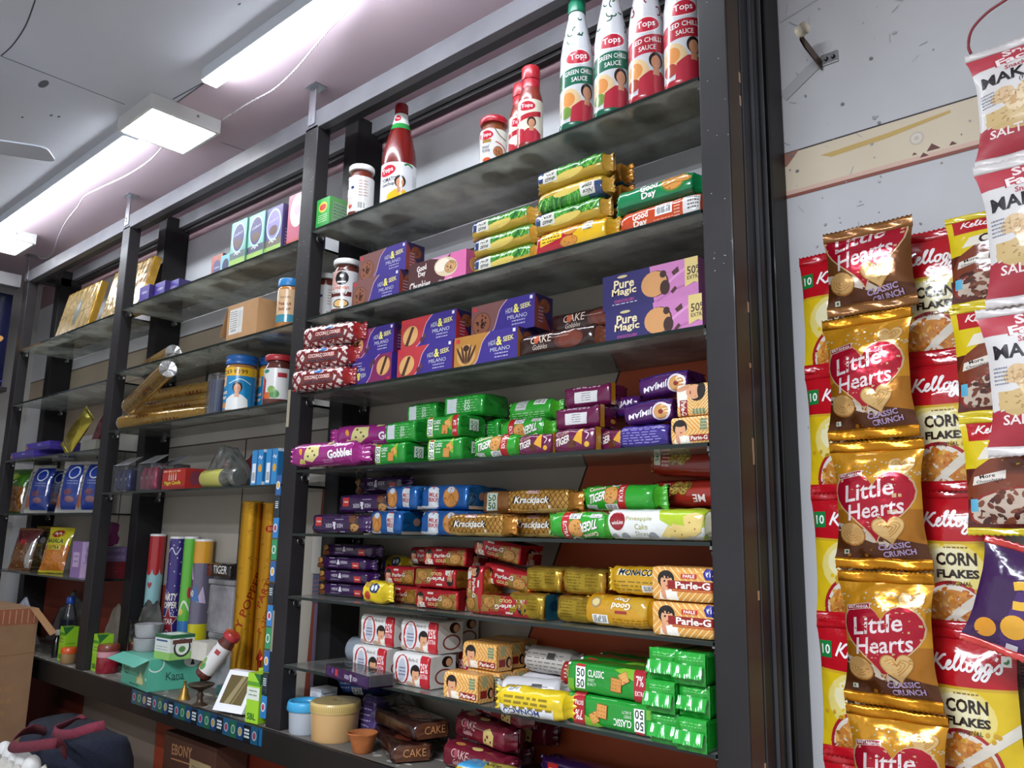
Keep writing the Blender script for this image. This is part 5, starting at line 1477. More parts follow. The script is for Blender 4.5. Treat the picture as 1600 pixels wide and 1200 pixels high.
G = 'red and gold biscuit bricks on the sixth shelf'
RB = ('royal_brick', 13, 4.2, 7, 71); RS = ('royal_brick', 11, 4.2, 7, 72)
put(RS, 603, Z, 1.262, 'red and gold biscuit brick, bottom left of the red pile', 'biscuit packet', G)
put(RB, 648, Z, 1.232, 'red and gold biscuit brick, bottom of the red pile at the centre front', 'biscuit packet', G)
put(RS, 600, Z, 1.262, 'red and gold biscuit brick on the second layer at the left of the red pile', 'biscuit packet', G, dz=.0425)
put(RB, 646, Z, 1.238, 'red and gold biscuit brick lying upside down on the second layer of the red pile', 'biscuit packet', G, dz=.0425, flip=True)
put(RB, 660, Z, 1.25, 'red and gold biscuit brick on the third layer, leaning forward', 'biscuit packet', G, dz=.087, rx=-6)
put(RS, 640, Z, 1.3575, 'red and gold biscuit brick standing at the back left of the red pile', 'biscuit packet', G, dz=.085)
put(RB, 702, Z, 1.3575, 'red and gold biscuit brick at the back right, top of the red pile', 'biscuit packet', G, dz=.085)
put(RS, 642, Z, 1.36, 'red and gold biscuit brick low at the back of the red pile', 'biscuit packet', G, dz=.0)
put(RB, 640, Z, 1.36, 'red and gold biscuit brick at the back under the top ones', 'biscuit packet', G, dz=.0425)


@maker
def royal_up(L, H, D):
    a = royal_art(H, L).turn(H)
    return roll_product('biscuit_packet', L, H, D, '#a02028', a, n=7, ends='fold', endcol='#b8842f', seed=74, wr=.0012, taper=.4, m=PRINTFOIL)


put(('royal_up', 4.4, 9.6, 7), 727, Z, 1.226, 'red and gold biscuit brick standing on end at the right of the red pile', 'biscuit packet', G)
put(RB, 748, Z, 1.226, 'red biscuit brick lying front right in the red pile beside the foil bricks', 'biscuit packet', G, flip=True)
put(RB, 752, Z, 1.25, 'red biscuit brick on the right slope of the red pile, tilted down', 'biscuit packet', G, dz=.053, ry=8)
put(RB, 738, Z, 1.262, 'red biscuit brick leaning steeply on the right slope of the red pile', 'biscuit packet', G, dz=.108, ry=9)


@maker
def foil_brick(L, H, D, seed, sticker=False):
    a = Art().rect(L * .08, H * .12, L * .92, H * .86, '#b89a34'); a.lines(L * .12, H * .76, L * .34, 6, H * .11, .14, '#6a5418', seed).rect(L * .56, H * .3, L * .88, H * .82, '#a98a2a').lines(L * .58, H * .74, L * .28, 4, H * .12, .14, '#6a5418', seed + 1)
    e = Art().rect(D * .05, 0, D * .85, H, '#3f94b8').ell(D * .4, H * .5, D * .2, H * .2, '#2f6a94').ell(D * .6, H * .8, D * .15, H * .1, '#cfe0e6') if sticker else None
    return roll_product('biscuit_packet', L, H, D, '#b8923a', a, n=6, ends='fold', endcol='#b8702c', seed=seed, wr=.0018, taper=.8, m=FOIL, endart=e)


G = 'gold foil biscuit bricks on the sixth shelf'
put(('foil_brick', 9.0, 5.0, 8, 81, True), 791, Z, 1.226, 'gold foil biscuit brick with a blue sticker on its end', 'biscuit packet', G)
put(('foil_brick', 8.6, 5.0, 8, 82), 868, Z, 1.24, 'gold foil biscuit brick at the bottom next to the yellow roll', 'biscuit packet', G)
put(('foil_brick', 8.6, 5.0, 8, 83), 820, Z, 1.245, 'gold foil biscuit brick on the upper layer, left one', 'biscuit packet', G, dz=.0503)
put(('foil_brick', 9.6, 5.0, 8, 84), 877, Z, 1.25, 'gold foil biscuit brick on the upper layer, right one beside the yellow roll', 'biscuit packet', G, dz=.0503)


@maker
def butter_roll():
    L, H, D = 16.6, 5.6, 6.2; a = Art().on()
    for x, y, r in ((3.2, 5.8, 1), (6, 6.4, .8), (11, 5, 1.6), (12.5, 3.6, 1.4), (4.8, 4.4, .5)): a.ell(x, y, r, r * .9, '#c2982c')
    a.off().text('Good', 7.8, 3.9, 1.2, '#f2e6cc', 4, b=.07, sh=.2, rot=180, out='#4a2a14').text('Day', 7.6, 5.4, 1.2, '#f2e6cc', 3, b=.07, sh=.2, rot=180, out='#4a2a14').rect(6.6, 2.6, 9, 3.1, '#9a2a24').ell(2.4, 4.4, 1.1, 1.0, '#9a8a64').ell(2.4, 4.4, .8, .7, '#d9c48a').bars(1.6, .6, 3.4, 1.6).lines(6, 1.6, 7, 3, .5, .12, '#8a6414')
    return roll_product('biscuit_packet', L, H, D, '#c8921c', a, n=2.8, endcol='#d9a01e', seed=86, fl=1.8, taper=1.4)


put('butter_roll', 901, Z, 1.232, 'yellow butter biscuit roll at the front, lettering upside down, sixth shelf', 'biscuit packet')
put(('monaco_roll', 'roll'), 930, Z, 1.236, 'yellow salted biscuit roll lying on the butter biscuit roll, sixth shelf', 'biscuit packet', dz=.0565).scale.x = .86
GB = ('glucose_brick', 11.2, 5.6, 6, True, 88)
put(GB, 1022, Z, 1.206, 'yellow chevron biscuit pack with child portrait, lower of the pair by the right post', 'biscuit packet', 'chevron biscuit packs by the post')
put(GB, 1030, Z, 1.206, 'yellow chevron biscuit pack with child portrait, upper of the pair by the right post', 'biscuit packet', 'chevron biscuit packs by the post', dz=.0564)


# ---------------------------------------------------------------- seventh shelf
@maker
def white_brick(L, H, D, seed):
    a = Art().rect(0, 0, L, H, '#dcdad8').ell(L * .28, H * .5, L * .2, H * .46, '#b02428').ell(L * .28, H * .5, L * .15, H * .42, '#dfdddc').ell(L * .28, H * .48, L * .11, H * .34, '#b9bcc8').lines(L * .2, H * .52, L * .17, 3, H * .1, H * .04, '#4a4a6a')
    a.child(L * .66, H * .02, H * .68).text('Parle-G', L * .58, H * .82, H * .1, '#7a6a54', L * .26, sh=.3).rect(L * .78, 0, L, H, '#b8202c').text('25%', L * .885, H * .62, H * .28, '#f6ecea', L * .19, b=.02).text('EXTRA', L * .885, H * .38, H * .13, '#f6ecea', L * .19); a.ell(L * .1, H * .1, L * .08, H * .08, '#b8a08a').ell(L * .5, H * .1, L * .1, H * .08, '#b89a84')
    e = Art().rect(0, 0, D, H, '#d6d2cc').ell(D * .5, H * .32, D * .34, H * .24, '#8a3a34').ell(D * .5, H * .32, D * .28, H * .19, '#d6d2cc').ell(D * .6, H * .76, D * .2, H * .17, '#1c1210').ell(D * .66, H * .74, D * .11, H * .12, '#d9a079')
    return roll_product('biscuit_packet', L, H, D, '#d9d7d4', a, n=9, ends='fold', endcol='#d2cec8', seed=seed, wr=.0007, taper=.3, m=SOFTFILM, endart=e)


Z = SH1[6]; G = 'white biscuit bricks with red stripe on the seventh shelf'
WB = ('white_brick', 11.6, 6.8, 8, 91)
put(WB, 549, Z, 1.236, 'white biscuit brick with red stripe, bottom left, behind the purple tray', 'biscuit packet', G)
put(WB, 612, Z, 1.228, 'white biscuit brick with red stripe, bottom right at the front', 'biscuit packet', G)
put(WB, 562, Z, 1.25, 'white biscuit brick with red stripe, upper left of the white stack', 'biscuit packet', G, dz=.0684)
put(WB, 625, Z, 1.25, 'white biscuit brick with red stripe, upper right of the white stack', 'biscuit packet', G, dz=.0684)
put(WB, 654, Z, 1.337, 'white biscuit brick at the back of the stack, upper one', 'biscuit packet', G, dz=.0684)
put(WB, 672, Z, 1.337, 'white biscuit brick at the back of the stack, lower one on the glass', 'biscuit packet', G)


@maker
def tray_pack():
    L, H, D = 20, 2.8, 6; t = empty('biscuit_tray'); m = MB()
    m.box(-.1, .1, -.03, .03, 0, .004, '#2c123c'); 
    for (x0, x1, y0, y1) in ((-.1, .1, -.03, -.028), (-.1, .1, .028, .03), (-.1, -.098, -.03, .03), (.098, .1, -.03, .03)): m.box(x0, x1, y0, y1, 0, .026, '#34144a')
    flat((-.1, -.03, 0), (1, 0, 0), (0, 0, 1), 20, 2.6).print(m, Art().text('HIDE', 6, 1.4, .8, '#d6cfdc', 2).text('SEEK', 9.8, 1.4, .8, '#d6cfdc', 2.4).text('&', 7.9, 1.4, 1.5, '#e4dfe8', 1).rect(14, .4, 15.4, 1.8, '#b02c3a').ell(16.6, 1, .5, .6, '#6a5aa0').flip(20, 2.6), smooth=False)
    kid(t, m.build('tray', FILM)); m = MB(); m.box(-.102, .102, -.032, .032, .0265, .0272, '#ffffff'); 
    for x in (-.105, .102): m.box(x, x + .003, -.03, .03, .005, .03, '#ffffff')
    kid(t, m.build('clear_wrap', CLEAR)); DIM[t.name] = (20, 2.8, 6); return t


put('tray_pack', 500, Z, 1.16, 'flat purple biscuit tray under clear wrap sticking out at the front, seventh shelf', 'biscuit tray', rz=-10)


@maker
def blue_tub():
    m = MB(); lathe(m, [(2.9, 0), (3.1, .3), (3.1, 9), (2.9, 9.4)], lambda u, v: hx('#8f9aa6') if 2.6 < v < 5.6 else hx('#1f4f8a'), R=3.1); o = m.build('round_tin', SLEEVE); DIM[o.name] = (6.2, 9.4, 6.2); return o


o = at('blue_tub', xat(560, 1.36, Z), 1.345, Z + .034, 'blue and grey round pack lying on its side behind the white bricks', 'biscuit packet', rx=0, ry=90)
GS = ('glucose_brick', 9.4, 5.3, 4.6, False, 93); G = 'small yellow child-portrait packs on the seventh shelf'
for k, (px, y, dz, lab) in enumerate(((692, 1.2, 0, 'front one of the lower row'), (726, 1.252, 0, 'second of the lower row'), (750, 1.304, 0, 'third of the lower row'), (772, 1.356, 0, 'rearmost of the lower row'),
                                      (722, 1.252, .0533, 'front one of the upper row'), (744, 1.304, .0533, 'second of the upper row'), (765, 1.356, .0533, 'rearmost of the upper row'))):
    put(GS, px, Z, y, f'small yellow chevron biscuit pack, {lab}, beside the white bricks', 'biscuit packet', G, dz=dz)


@maker
def silver_roll(v):
    a = Art().lines(1, 4, 9, 5, .8, .18, '#6a6662', v).rect(6, 3.2, 8, 4.6, '#4a4644')
    return roll_product('biscuit_packet', 15, 5.2, 6, '#b9b3ac' if v == 1 else '#cfccd0', a, n=2.2, endcol='#a8a4a0', seed=95 + v, fl=1.8, taper=1.8, m=SOFTFILM)


put(('silver_roll', 1), 806, Z, 1.30, 'silver-grey biscuit roll lying on top at the back, seventh shelf', 'biscuit packet', dz=.0525)
put(('silver_roll', 2), 798, Z, 1.30, 'white biscuit roll under the silver-grey one, seventh shelf', 'biscuit packet')
put(('red_roll', 0), 836, Z, 1.29, 'dark red biscuit roll at the back between the white roll and green packs', 'biscuit packet', dz=.0385).scale.x = .42
put(('silver_roll', 2), 772, Z, 1.228, 'white and yellow biscuit roll poking forward behind the yellow packet', 'biscuit packet', dz=.004, rz=24)
put(('monaco_roll', 'yellow'), 766, Z, 1.17, 'bright yellow salted biscuit packet with zigzag end at the front, seventh shelf', 'biscuit packet', rz=9)


@maker
def long_fifty(seed, L=18.5):
    H, D = 5.2, 6; a = fifty_art(L, H)
    a.it = []; a.rect(0, 0, L * .09, H * .45, '#6aa52c').rect(L * .11, H * .18, L * .22, H * .86, '#eef2ea').rect(L * .115, H * .87, L * .215, H * .95, '#c0252c').text('50', L * .165, H * .67, H * .27, '#173a2c', L * .09, b=.03).text('50', L * .165, H * .34, H * .27, '#2a3a2a', L * .09, b=.03)
    a.text('CLASSIC', L * .345, H * .68, H * .22, '#eef6ea', L * .19, b=.03).text('SWEET', L * .29, H * .47, H * .09, '#dcecd6', L * .08).text('& SALTY', L * .3, H * .35, H * .09, '#dcecd6', L * .1)
    a.poly([(L * .55, H * .9), (L * .66, H * 1.02), (L * .8, H * 1.02), (L * .8, H * .6)], '#7ab02c').square(L * .66, H * .68, H * .17, '#d9a054', '#a5652a', rot=28).square(L * .575, H * .44, H * .21, '#cf8f44', '#9a5522', rot=-4)
    a.rect(L * .77, -1, L * .9, H * 1.03, '#a81e2c').text('7%', L * .835, H * .66, H * .3, '#f4ecea', L * .08, b=.02).text('EXTRA', L * .835, H * .3, H * .13, '#f4ecea', L * .1, b=.02).rect(L * .02, H * .86, L * .05, H * .95, '#e8ece6')
    return roll_product('biscuit_packet', L, H, D, '#1a8c2a', a, n=7, ends='fold', seed=seed, wr=.001, taper=.4)


G = 'long green cracker packs on the seventh shelf'
put(('long_fifty', 101), 884, Z, 1.21, 'long green cracker pack lying upside down at the front, seventh shelf', 'cracker packet', G, flip=True)
put(('long_fifty', 101), 886, Z, 1.212, 'long green cracker pack on top of the upside-down one, lettering upright', 'cracker packet', G, dz=.0523)
put(('long_fifty', 102), 905, Z, 1.28, 'long green cracker pack in the second row back, seventh shelf', 'cracker packet', G, dz=.0523)
put(('long_fifty', 102), 905, Z, 1.28, 'long green cracker pack under the second-row one', 'cracker packet', G)
put(('long_fifty', 102), 935, Z, 1.35, 'long green cracker pack in the rearmost row against the wall', 'cracker packet', G, dz=.0523)
put(('long_fifty', 102), 935, Z, 1.35, 'long green cracker pack at the back on the glass', 'cracker packet', G)


@maker
def end_pack(seed):
    """brick seen end-on: crumpled film gathered over the end with a toothed seam"""
    W, H, D = 5.3, 4.85, 18; t = empty('cracker_packet'); m = MB(); n = 14; V = []; F = []; rr = random.Random(seed)
    S = []
    for i in range(n + 1):
        for j in range(n + 1):
            x, z = i / n, j / n; e = min(x, 1 - x, z, 1 - z)
            y = -.006 * min(1, e * 5) + .004 * nz((x, z, 0), 4, seed) * min(1, e * 6) + .003 * abs(nz((x, z, .3), 9, seed))
            V.append(((x - .5) * W * CM, y, z * H * CM))
    for i in range(n):
        for j in range(n): k = i * (n + 1) + j; F.append((k, k + n + 1, k + n + 2, k + 1))
    m.add(V, F, hx('#239a33'), 0, True)
    sh = Sheet([W * i / n for i in range(n + 1)], [H * j / n for j in range(n + 1)], [[Vector(V[i * (n + 1) + j]) for j in range(n + 1)] for i in range(n + 1)], [[Vector((0, -1, 0))] * (n + 1) for i in range(n + 1)])
    sh.print(m, Art().rect(W * .3, H * .42, W * .44, H * .66, '#dfe8d8').text('CLASSIC', W * .68, H * .5, .5, '#dfe8d0', 2.4, rot=4).lines(1, H * .85, 4, 2, .4, .12, '#6fbf6a', seed))
    m.box(-W / 2 * CM, W / 2 * CM, .003, D * CM, 0, H * CM, '#1a8c2a', r=.006); kid(t, m.build('wrapper', FILM))
    m = MB(); z0 = H * CM * .3; k = 34; V = []; F = []
    for i in range(k + 1):
        x = (i / k - .5) * W * CM * .96; yy = .0012 * math.sin(i * .5 + seed)
        V += [(x, -.006, z0 + .016), (x, -.0115 + yy, z0 + .003), (x, -.0135 + yy, z0 - .004 + (.0014 if i % 2 else 0)), (x, -.0128 + yy, z0 - .004 + (.0014 if i % 2 else 0)), (x, -.0105 + yy, z0 + .003), (x, -.005, z0 + .0155)]
    for i in range(k):
        for q in range(6): F.append((i * 6 + q, i * 6 + (q + 1) % 6, (i + 1) * 6 + (q + 1) % 6, (i + 1) * 6 + q))
    F += [tuple(range(6)), tuple(k * 6 + q for q in reversed(range(6)))]
    m.add(V, F, hx('#2aa33a')); kid(t, m.build('crimped_end', FILM)); DIM[t.name] = (W, H, .1); return t


G = 'green cracker packs stacked end-on by the right post'
for k in range(2):
    for j, lab in enumerate(('bottom', 'middle', 'top')):
        o = put(('end_pack', 110 + (k + j) % 3), (1022, 1072)[k], Z, 1.20 - .012 * ((k + j) % 2), f'crumpled green cracker pack seen end-on, {lab} of the {("left", "right")[k]} column by the right post', 'cracker packet', G, dz=.049 * j, rz=(-1, .6, 1)[j]); o.location.x = (-.735, -.680)[k]

# ---------------------------------------------------------------- base of the right bay
Z = BASE
@maker
def med_box():
    f = Art().rect(0, 0, 4.6, 1.4, '#4a3a9a').rect(0, 1.4, 4.6, 2.6, '#9a2a3c').rect(0, 2.6, 4.6, 5, '#4a3a8c').ell(2, 7.6, 1.2, .7, '#bcbcc4')
    r = Art().rect(0, 0, 5, 5, '#4f449a').lines(.6, 8, 3.6, 3, .7, .22, '#4a4a5a')
    return box_product('medicine_box', 4.6, 9.2, 5, ['#d2d0d2', '#d8d6d8', '#dedcde', '#d2d0d2', '#d2d0d2', '#d2d0d2'], f, r)


at('med_box', -1.791, 1.306, Z, 'small white and violet medicine box standing left of the blue-lidded tub', 'box')


@maker
def tub(kind):
    t = empty('plastic_tub'); m = MB(); r, H, c, lc = {'blue': (4.2, 7.4, '#a9b0ba', '#3a9ccc'), 'tan': (5.9, 8.6, '#c8a06c', '#c9ae6e')}[kind]
    lathe(m, [(r * .86, 0), (r * .9, .4), (r * .97, H - 2)], c, R=r, nu=40); kid(t, m.build('tub_body', PLASTIC))
    m = MB(); h0 = H - 2.0; n = 72
    if kind == 'tan':
        sh = lathe_sheet([(r * .985, h0 - .3), (r * 1.01, h0), (r * 1.01, H - .3), (r * .97, H)], r, nu=n); sh.base(m, lc, smooth=True)
        m.add([sh.P[i][3] for i in range(n)], [tuple(range(n))], hx('#b09a66'))
        a = Art().on()
        for k in range(n): a.rect(-math.pi * r + k * 2 * math.pi * r / n + .1, h0 + .2, -math.pi * r + k * 2 * math.pi * r / n + .28, H - .6, '#a8873f')
        sh.print(m, a.off()); a = Art(); flat((-.06, -.06, H * CM), (1, 0, 0), (0, 1, 0), 12, 12).print(m, a.ell(6, 6, 5.2, 5.2, '#9a875a').ell(6, 6, 4.9, 4.9, '#b0996a').stroke([(4, 6), (5, 6.8), (6, 5.4), (7, 6.6), (8, 5.8)], .4, '#8a7648'), smooth=False)
    else:
        lathe(m, [(r * 1.05, h0 - .2), (r * 1.1, h0 + .2), (r * 1.06, H - .5), (r * 1.0, H), (r * .85, H - .3), (r * .8, H - .9)], lc, R=r, nu=40)
    kid(t, m.build('lid', PLASTIC)); DIM[t.name] = (2 * r, H, 2 * r); return t


at(('tub', 'blue'), -1.766, 1.238, Z, 'pale plastic tub with a bright blue lid behind the tan tub', 'tub')
at(('tub', 'tan'), -1.664, 1.25, Z, 'tan plastic tub with ribbed cream lid at the front of the bottom shelf', 'tub')


@maker
def clay_pot():
    m = MB(); lathe(m, [(1.9, 0), (2.1, .2), (2.7, 2.4), (3.2, 3.9), (3.35, 4.1), (3.2, 4.25), (2.9, 4.0), (2.4, 2.6), (1.2, 2.2)], '#a8602f', R=3, nu=32)
    for i, v in enumerate(m.v):
        if v[2] > .03 and v[1] < -.02: m.v[i] = (v[0], v[1] * 1.18, v[2] + .002)
    m.tube([(0, 0, .022), (0, 0, .027)], [.024, .026], '#1a1514', n=20); o = m.build('clay_pot', CLAY); DIM[o.name] = (6.4, 4.2, 6.4); return o


at('clay_pot', xat(566, 1.222, Z), 1.222, Z, 'small terracotta lamp pot at the front edge of the bottom shelf', 'pot')


@maker
def soft_pack(L, H, D, c, seed): return roll_product('packet', L, H, D, c, Art().lines(.5, H * .7, L * .7, 4, H * .14, .3, '#a8a0b8', seed), n=4, ends='fold', seed=seed, wr=.003, taper=1.2, nu=12)


put(('soft_pack', 6.4, 9.4, 5, '#4a3a6a', 121), 556, Z, 1.3, 'crumpled violet packet standing behind the tan tub', 'packet')


@maker
def salt_pack():
    a = Art().rect(1, 1, 9, 6, '#2a4f9a').lines(1.6, 5, 6, 4, 1, .4, '#b9c4dc', 4).rect(9, 3, 13, 6.4, '#c4c6c8').bars(6, .2, 4, 2)
    return roll_product('packet', 16, 6.4, 7, '#16244a', a, n=3, ends='fold', seed=123, wr=.002, taper=1.4)


put('salt_pack', 526, Z, 1.342, 'dark blue packet with white label lying behind the medicine box', 'packet', dz=.075, ry=-6)
put(('soft_pack', 6.6, 7.2, 6, '#2a2430', 122), 531, Z, 1.345, 'dark bundle lying under the blue packet at the back corner', 'packet')
# grey cloth heaped at the back
m = MB(); n = 26; V = []; F = []; xa = xat(574, 1.33, Z); xb = xat(640, 1.33, Z)
for i in range(n + 1):
    for j in range(n + 1):
        a_, b_ = i / n, j / n; h = math.sin(math.pi * a_) ** .7 * math.sin(math.pi * min(1, b_ * .75 + .25)) ** .6
        V.append((xa + (xb - xa) * a_, 1.372 + .055 * b_, ZC + Z + .001 + .115 * h * (1 - .35 * a_) + .012 * h * nz((a_, b_, 0), 5, 3)))
for i in range(n):
    for j in range(n): k = i * (n + 1) + j; F.append((k, k + n + 1, k + n + 2, k + 1))
k0 = len(V); V += [(v[0], v[1], ZC + Z + .0006) for v in V[:k0]]; F += [tuple(k0 + q for q in reversed(f)) for f in list(F)]
edge = [i * (n + 1) for i in range(n + 1)] + [n * (n + 1) + j for j in range(1, n + 1)] + [i * (n + 1) + n for i in range(n - 1, -1, -1)] + [j for j in range(n - 1, 0, -1)]
for q in range(len(edge)): a_, b_ = edge[q], edge[(q + 1) % len(edge)]; F.append((a_, k0 + a_, k0 + b_, b_))
m.add(V, F, hx('#6a625c'), 0, True); tag(m.build('cloth', CLOTH), 'grey cloth heaped at the back of the bottom shelf behind the violet packet', 'cloth')
@maker
def cake_flat():
    L, H, D = 20, 4, 9.5; a = Art().text('CAKE', 6, H + 5.4, 2.4, '#d8c4b4', 7, sh=.1).ell(4.4, H + 5.4, 1, 1.2, '#b8583a').text('Gobbles', 5.6, H + 2.9, 1.4, '#d8c4b4', 5, sh=.35).ell(14, H + 4, 3.4, 2.4, '#5a2a20').ell(14.4, H + 3.8, 2.8, 2, '#6e3426').rect(9, H + 7, 13, H + 7.2, '#b59a90')
    return roll_product('cake_packet', L, H, D, '#2e1613', a, n=5, ends='fold', endcol='#5a3626', seed=125, taper=.9, endart=Art().text('CAKE', D * .5, H * .5, 1.6, '#c88a5a', 5))


at('cake_flat', xat(626, 1.285, Z), 1.288, Z, 'dark brown cake packet at the front beside the terracotta pot', 'cake packet', rz=-28)
at('cake_flat', xat(640, 1.31, Z), 1.312, Z + .0405, 'dark brown cake packet lying across the front brown one, bottom shelf', 'cake packet', rz=-14)
CR = ('cake_roll', 'maroon', 5); G = 'maroon cake packets on the bottom shelf'
put(CR, 676, Z, 1.256, 'maroon cake packet at the front, nearest the brown cake packets', 'cake packet', G, rz=-7)
put(CR, 690, Z, 1.285, 'maroon cake packet in the middle of the maroon pile', 'cake packet', G, dz=.0522, rz=-14)
put(CR, 718, Z, 1.29, 'maroon cake packet on top of the maroon pile, slanting down to the right', 'cake packet', G, dz=.1046, rz=-18).scale.z = .8
put(CR, 738, Z, 1.366, 'maroon cake packet supporting the pile at the back', 'cake packet', G, dz=.05)
put(CR, 700, Z, 1.345, 'maroon cake packet on the bottom shelf under the back of the pile', 'cake packet', G)


@maker
def nice_box():
    L, H, D = 19, 5.4, 7; a = Art().rect(0, 0, L, H * .5, '#b98f2a').rect(12, .6, 17, 3, '#c9a24a').bars(13, .8, 3, 1.8)
    t = Art().poly([(0, 0), (7, 0), (4, 7), (0, 7)], '#3f94c4').poly([(4, 0), (12, 0), (16, 7), (6, 7)], '#8a9a3c').text('Nice', 7.6, 4.2, 1.6, '#1f2a2c', 4, b=.04, sh=.3, rot=8).text('time', 9, 2.4, 1.6, '#1f2a2c', 4, b=.04, sh=.3, rot=8).ell(14, 4.6, 3, 1.4, '#b0742c', rot=-10)
    return roll_product('biscuit_packet', L, H, D, '#b8942c', Art().rect(0, 0, 20, 3, '#b98f2a').rect(0, 5, 20, 12, '#a8a03c').poly([(0, 5.2), (6, 5.2), (4, 11), (0, 11)], '#3f94c4').text('Nice', 6.5, 8.4, 1.5, '#1f2a2c', 4, b=.04, sh=.3).text('time', 9.4, 6.9, 1.5, '#1f2a2c', 4, b=.04, sh=.3).ell(14.5, 8, 2.6, 1.3, '#b0742c').bars(12.6, .8, 3.6, 1.8), n=4, ends='fold', seed=131, wr=.001, taper=.6)


put('nice_box', 712, Z, 1.168, 'gold and blue coconut biscuit pack at the front edge of the bottom shelf', 'biscuit packet', rz=8)
put(('dark_roll', 31), 832, Z, 1.33, 'dark biscuit packet in shade on the bottom shelf', 'biscuit packet')
put(('milk_brick', 'a', 14.6, 5.6, 8, 34), 884, Z, 1.21, 'blue and white milk biscuit brick at the front, right part of the bottom shelf', 'biscuit packet')
put(('milk_brick', 'b', 10.6, 5.6, 9, 33), 1000, Z, 1.215, 'blue and white milk biscuit brick nearest the right post on the bottom shelf', 'biscuit packet')
put(('milk_brick', 'a', 14.6, 5.6, 8, 34), 960, Z, 1.31, 'blue milk biscuit brick in the back row of the bottom shelf', 'biscuit packet')


# ================================================================ middle bay
def rel(px, py, Y): return onY(px, py, Y).z - ZC


@maker
def choc_box():
    a = Art().rect(0, 0, 8, 1.2, '#3f2a70').text('Cadbury', 4, 4.4, 1.3, '#d6d2e6', 4.6, sh=.3, b=.02)
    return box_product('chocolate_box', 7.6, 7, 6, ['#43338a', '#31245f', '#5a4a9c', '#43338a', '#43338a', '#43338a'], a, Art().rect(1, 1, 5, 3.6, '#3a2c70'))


Z = SH2[0]
for k, (px, y) in enumerate(((216, 1.225), (240, 1.24), (261, 1.26))):
    put('choc_box', px, Z, y, f'small purple chocolate box, {("leftmost", "middle", "rightmost")[k]} of the three in a row on the top middle shelf', 'chocolate box', 'small purple chocolate boxes')


@maker
def rust_box(): return box_product('chocolate_box', 7, 9, 6, ['#a5482f', '#4a3328', '#b35a3c', '#a5482f', '#a5482f', '#a5482f'], Art().ell(3.5, 4.5, 2.4, 2.8, '#3a2a6a').text('Cadbury', 3.5, 4.6, .8, '#e6d8e2', 3.8, sh=.3), None)


@maker
def aqua_box(): return box_product('chocolate_box', 6, 6, 5, ['#7fc2cc', '#4f8a94', '#9ad2da', '#7fc2cc', '#7fc2cc', '#7fc2cc'], Art().ell(3.2, 2.4, 2, 2.2, '#2a2a5c'))


put('rust_box', 328, Z, 1.25, 'rust-coloured chocolate box with oval badge on the top middle shelf', 'chocolate box')
put('aqua_box', 343, Z, 1.222, 'small pale blue chocolate box in front of the rust-coloured one', 'chocolate box')


@maker
def gift_box(v):
    L, H, D = (9, 15.5, 7) if v < 4 else (9.4, 17, 7)
    if v == 4: a = Art().rect(0, 0, L, 3, '#b8402a').ell(L * .5, H * .68, 3.6, 5, '#e4dce2').ell(L * .5, H * .7, 1.6, 1.8, '#c9b0c8'); c = '#c0526e'
    else:
        a = Art().rect(0, 0, L, 3.2, '#9cc25a').rect(0, 3.2, L, 5.4, ('#5a6a6a', '#3a3a5a', '#6a5a4a')[v - 1]).ell(L * .5, H * .64, 3.9, 5.0, '#bfe6d8').ell(L * .5, H * .64, 3.3, 4.4, '#33286a').text('Cadbury', L * .5, H * .72, 1.0, '#e0dcee', 5, sh=.3, rot=8).ell(L * .5, H * .52, 2.2, 1.6, '#5a3424').stroke([(L * .3, H * .29), (L * .4, H * .33), (L * .5, H * .28), (L * .6, H * .33), (L * .7, H * .3)], .35, '#e6e6ea'); c = ('#79bfae', '#86c6b6', '#5a4a8c')[v - 1]
        if v == 3: a.it[3] = (*a.it[3][:2], hx('#8a7cc0'), a.it[3][3])
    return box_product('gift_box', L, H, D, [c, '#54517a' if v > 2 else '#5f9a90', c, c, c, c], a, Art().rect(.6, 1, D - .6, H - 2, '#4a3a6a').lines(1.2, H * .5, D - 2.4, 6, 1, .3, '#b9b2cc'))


for v, px, y, lab in ((1, 357, 1.222, 'turquoise chocolate gift box with purple oval, leftmost of the upright four'), (2, 384, 1.226, 'pale turquoise chocolate gift box, second of the upright four'),
                      (3, 411, 1.23, 'violet chocolate gift box, third of the upright four'), (4, 446, 1.236, 'pink gift box with white oval, nearest the middle post')):
    put(('gift_box', v), px, Z, y, lab + ', top middle shelf', 'gift box')


@maker
def frame():
    t = empty('gold_box'); m = MB(); m.box(-.2, .2, 0, .03, 0, .26, '#c79a3a', r=.004); flat((-.19, -.0006, .01), (1, 0, 0), (0, 0, 1), 38, 24).print(m, Art().rect(0, 0, 38, 24, '#cdb07c').stroke([(0, 11), (14, 11.6), (24, 11.4), (38, 12)], .5, '#a88a54').ell(20, 12, 3, 7, '#8f9a94').ell(20, 15, 1.4, 2.2, '#d6d6d2'), smooth=False)
    o = kid(t, m.build('lid_panel', PRINTFOIL)); DIM[t.name] = (40, 26, 3); return t


Z3 = SH3[0]
for X_, Y_, lab in ((xat(106, 1.25, Z3), 1.25, 'gold presentation box leaning back, leftmost of the tilted three on the far left bay'), (xat(180, 1.25, Z3) + .02, 1.248, 'gold presentation box leaning back, partly hidden by the rack post')):
    o = at('frame', X_, Y_, Z3 + .0055, lab, 'gold box', 'gold presentation boxes', rx=-11 if Y_ < 1.26 else -4, s=(.88, 1, .9) if Y_ < 1.26 else (.6, 1, .9))


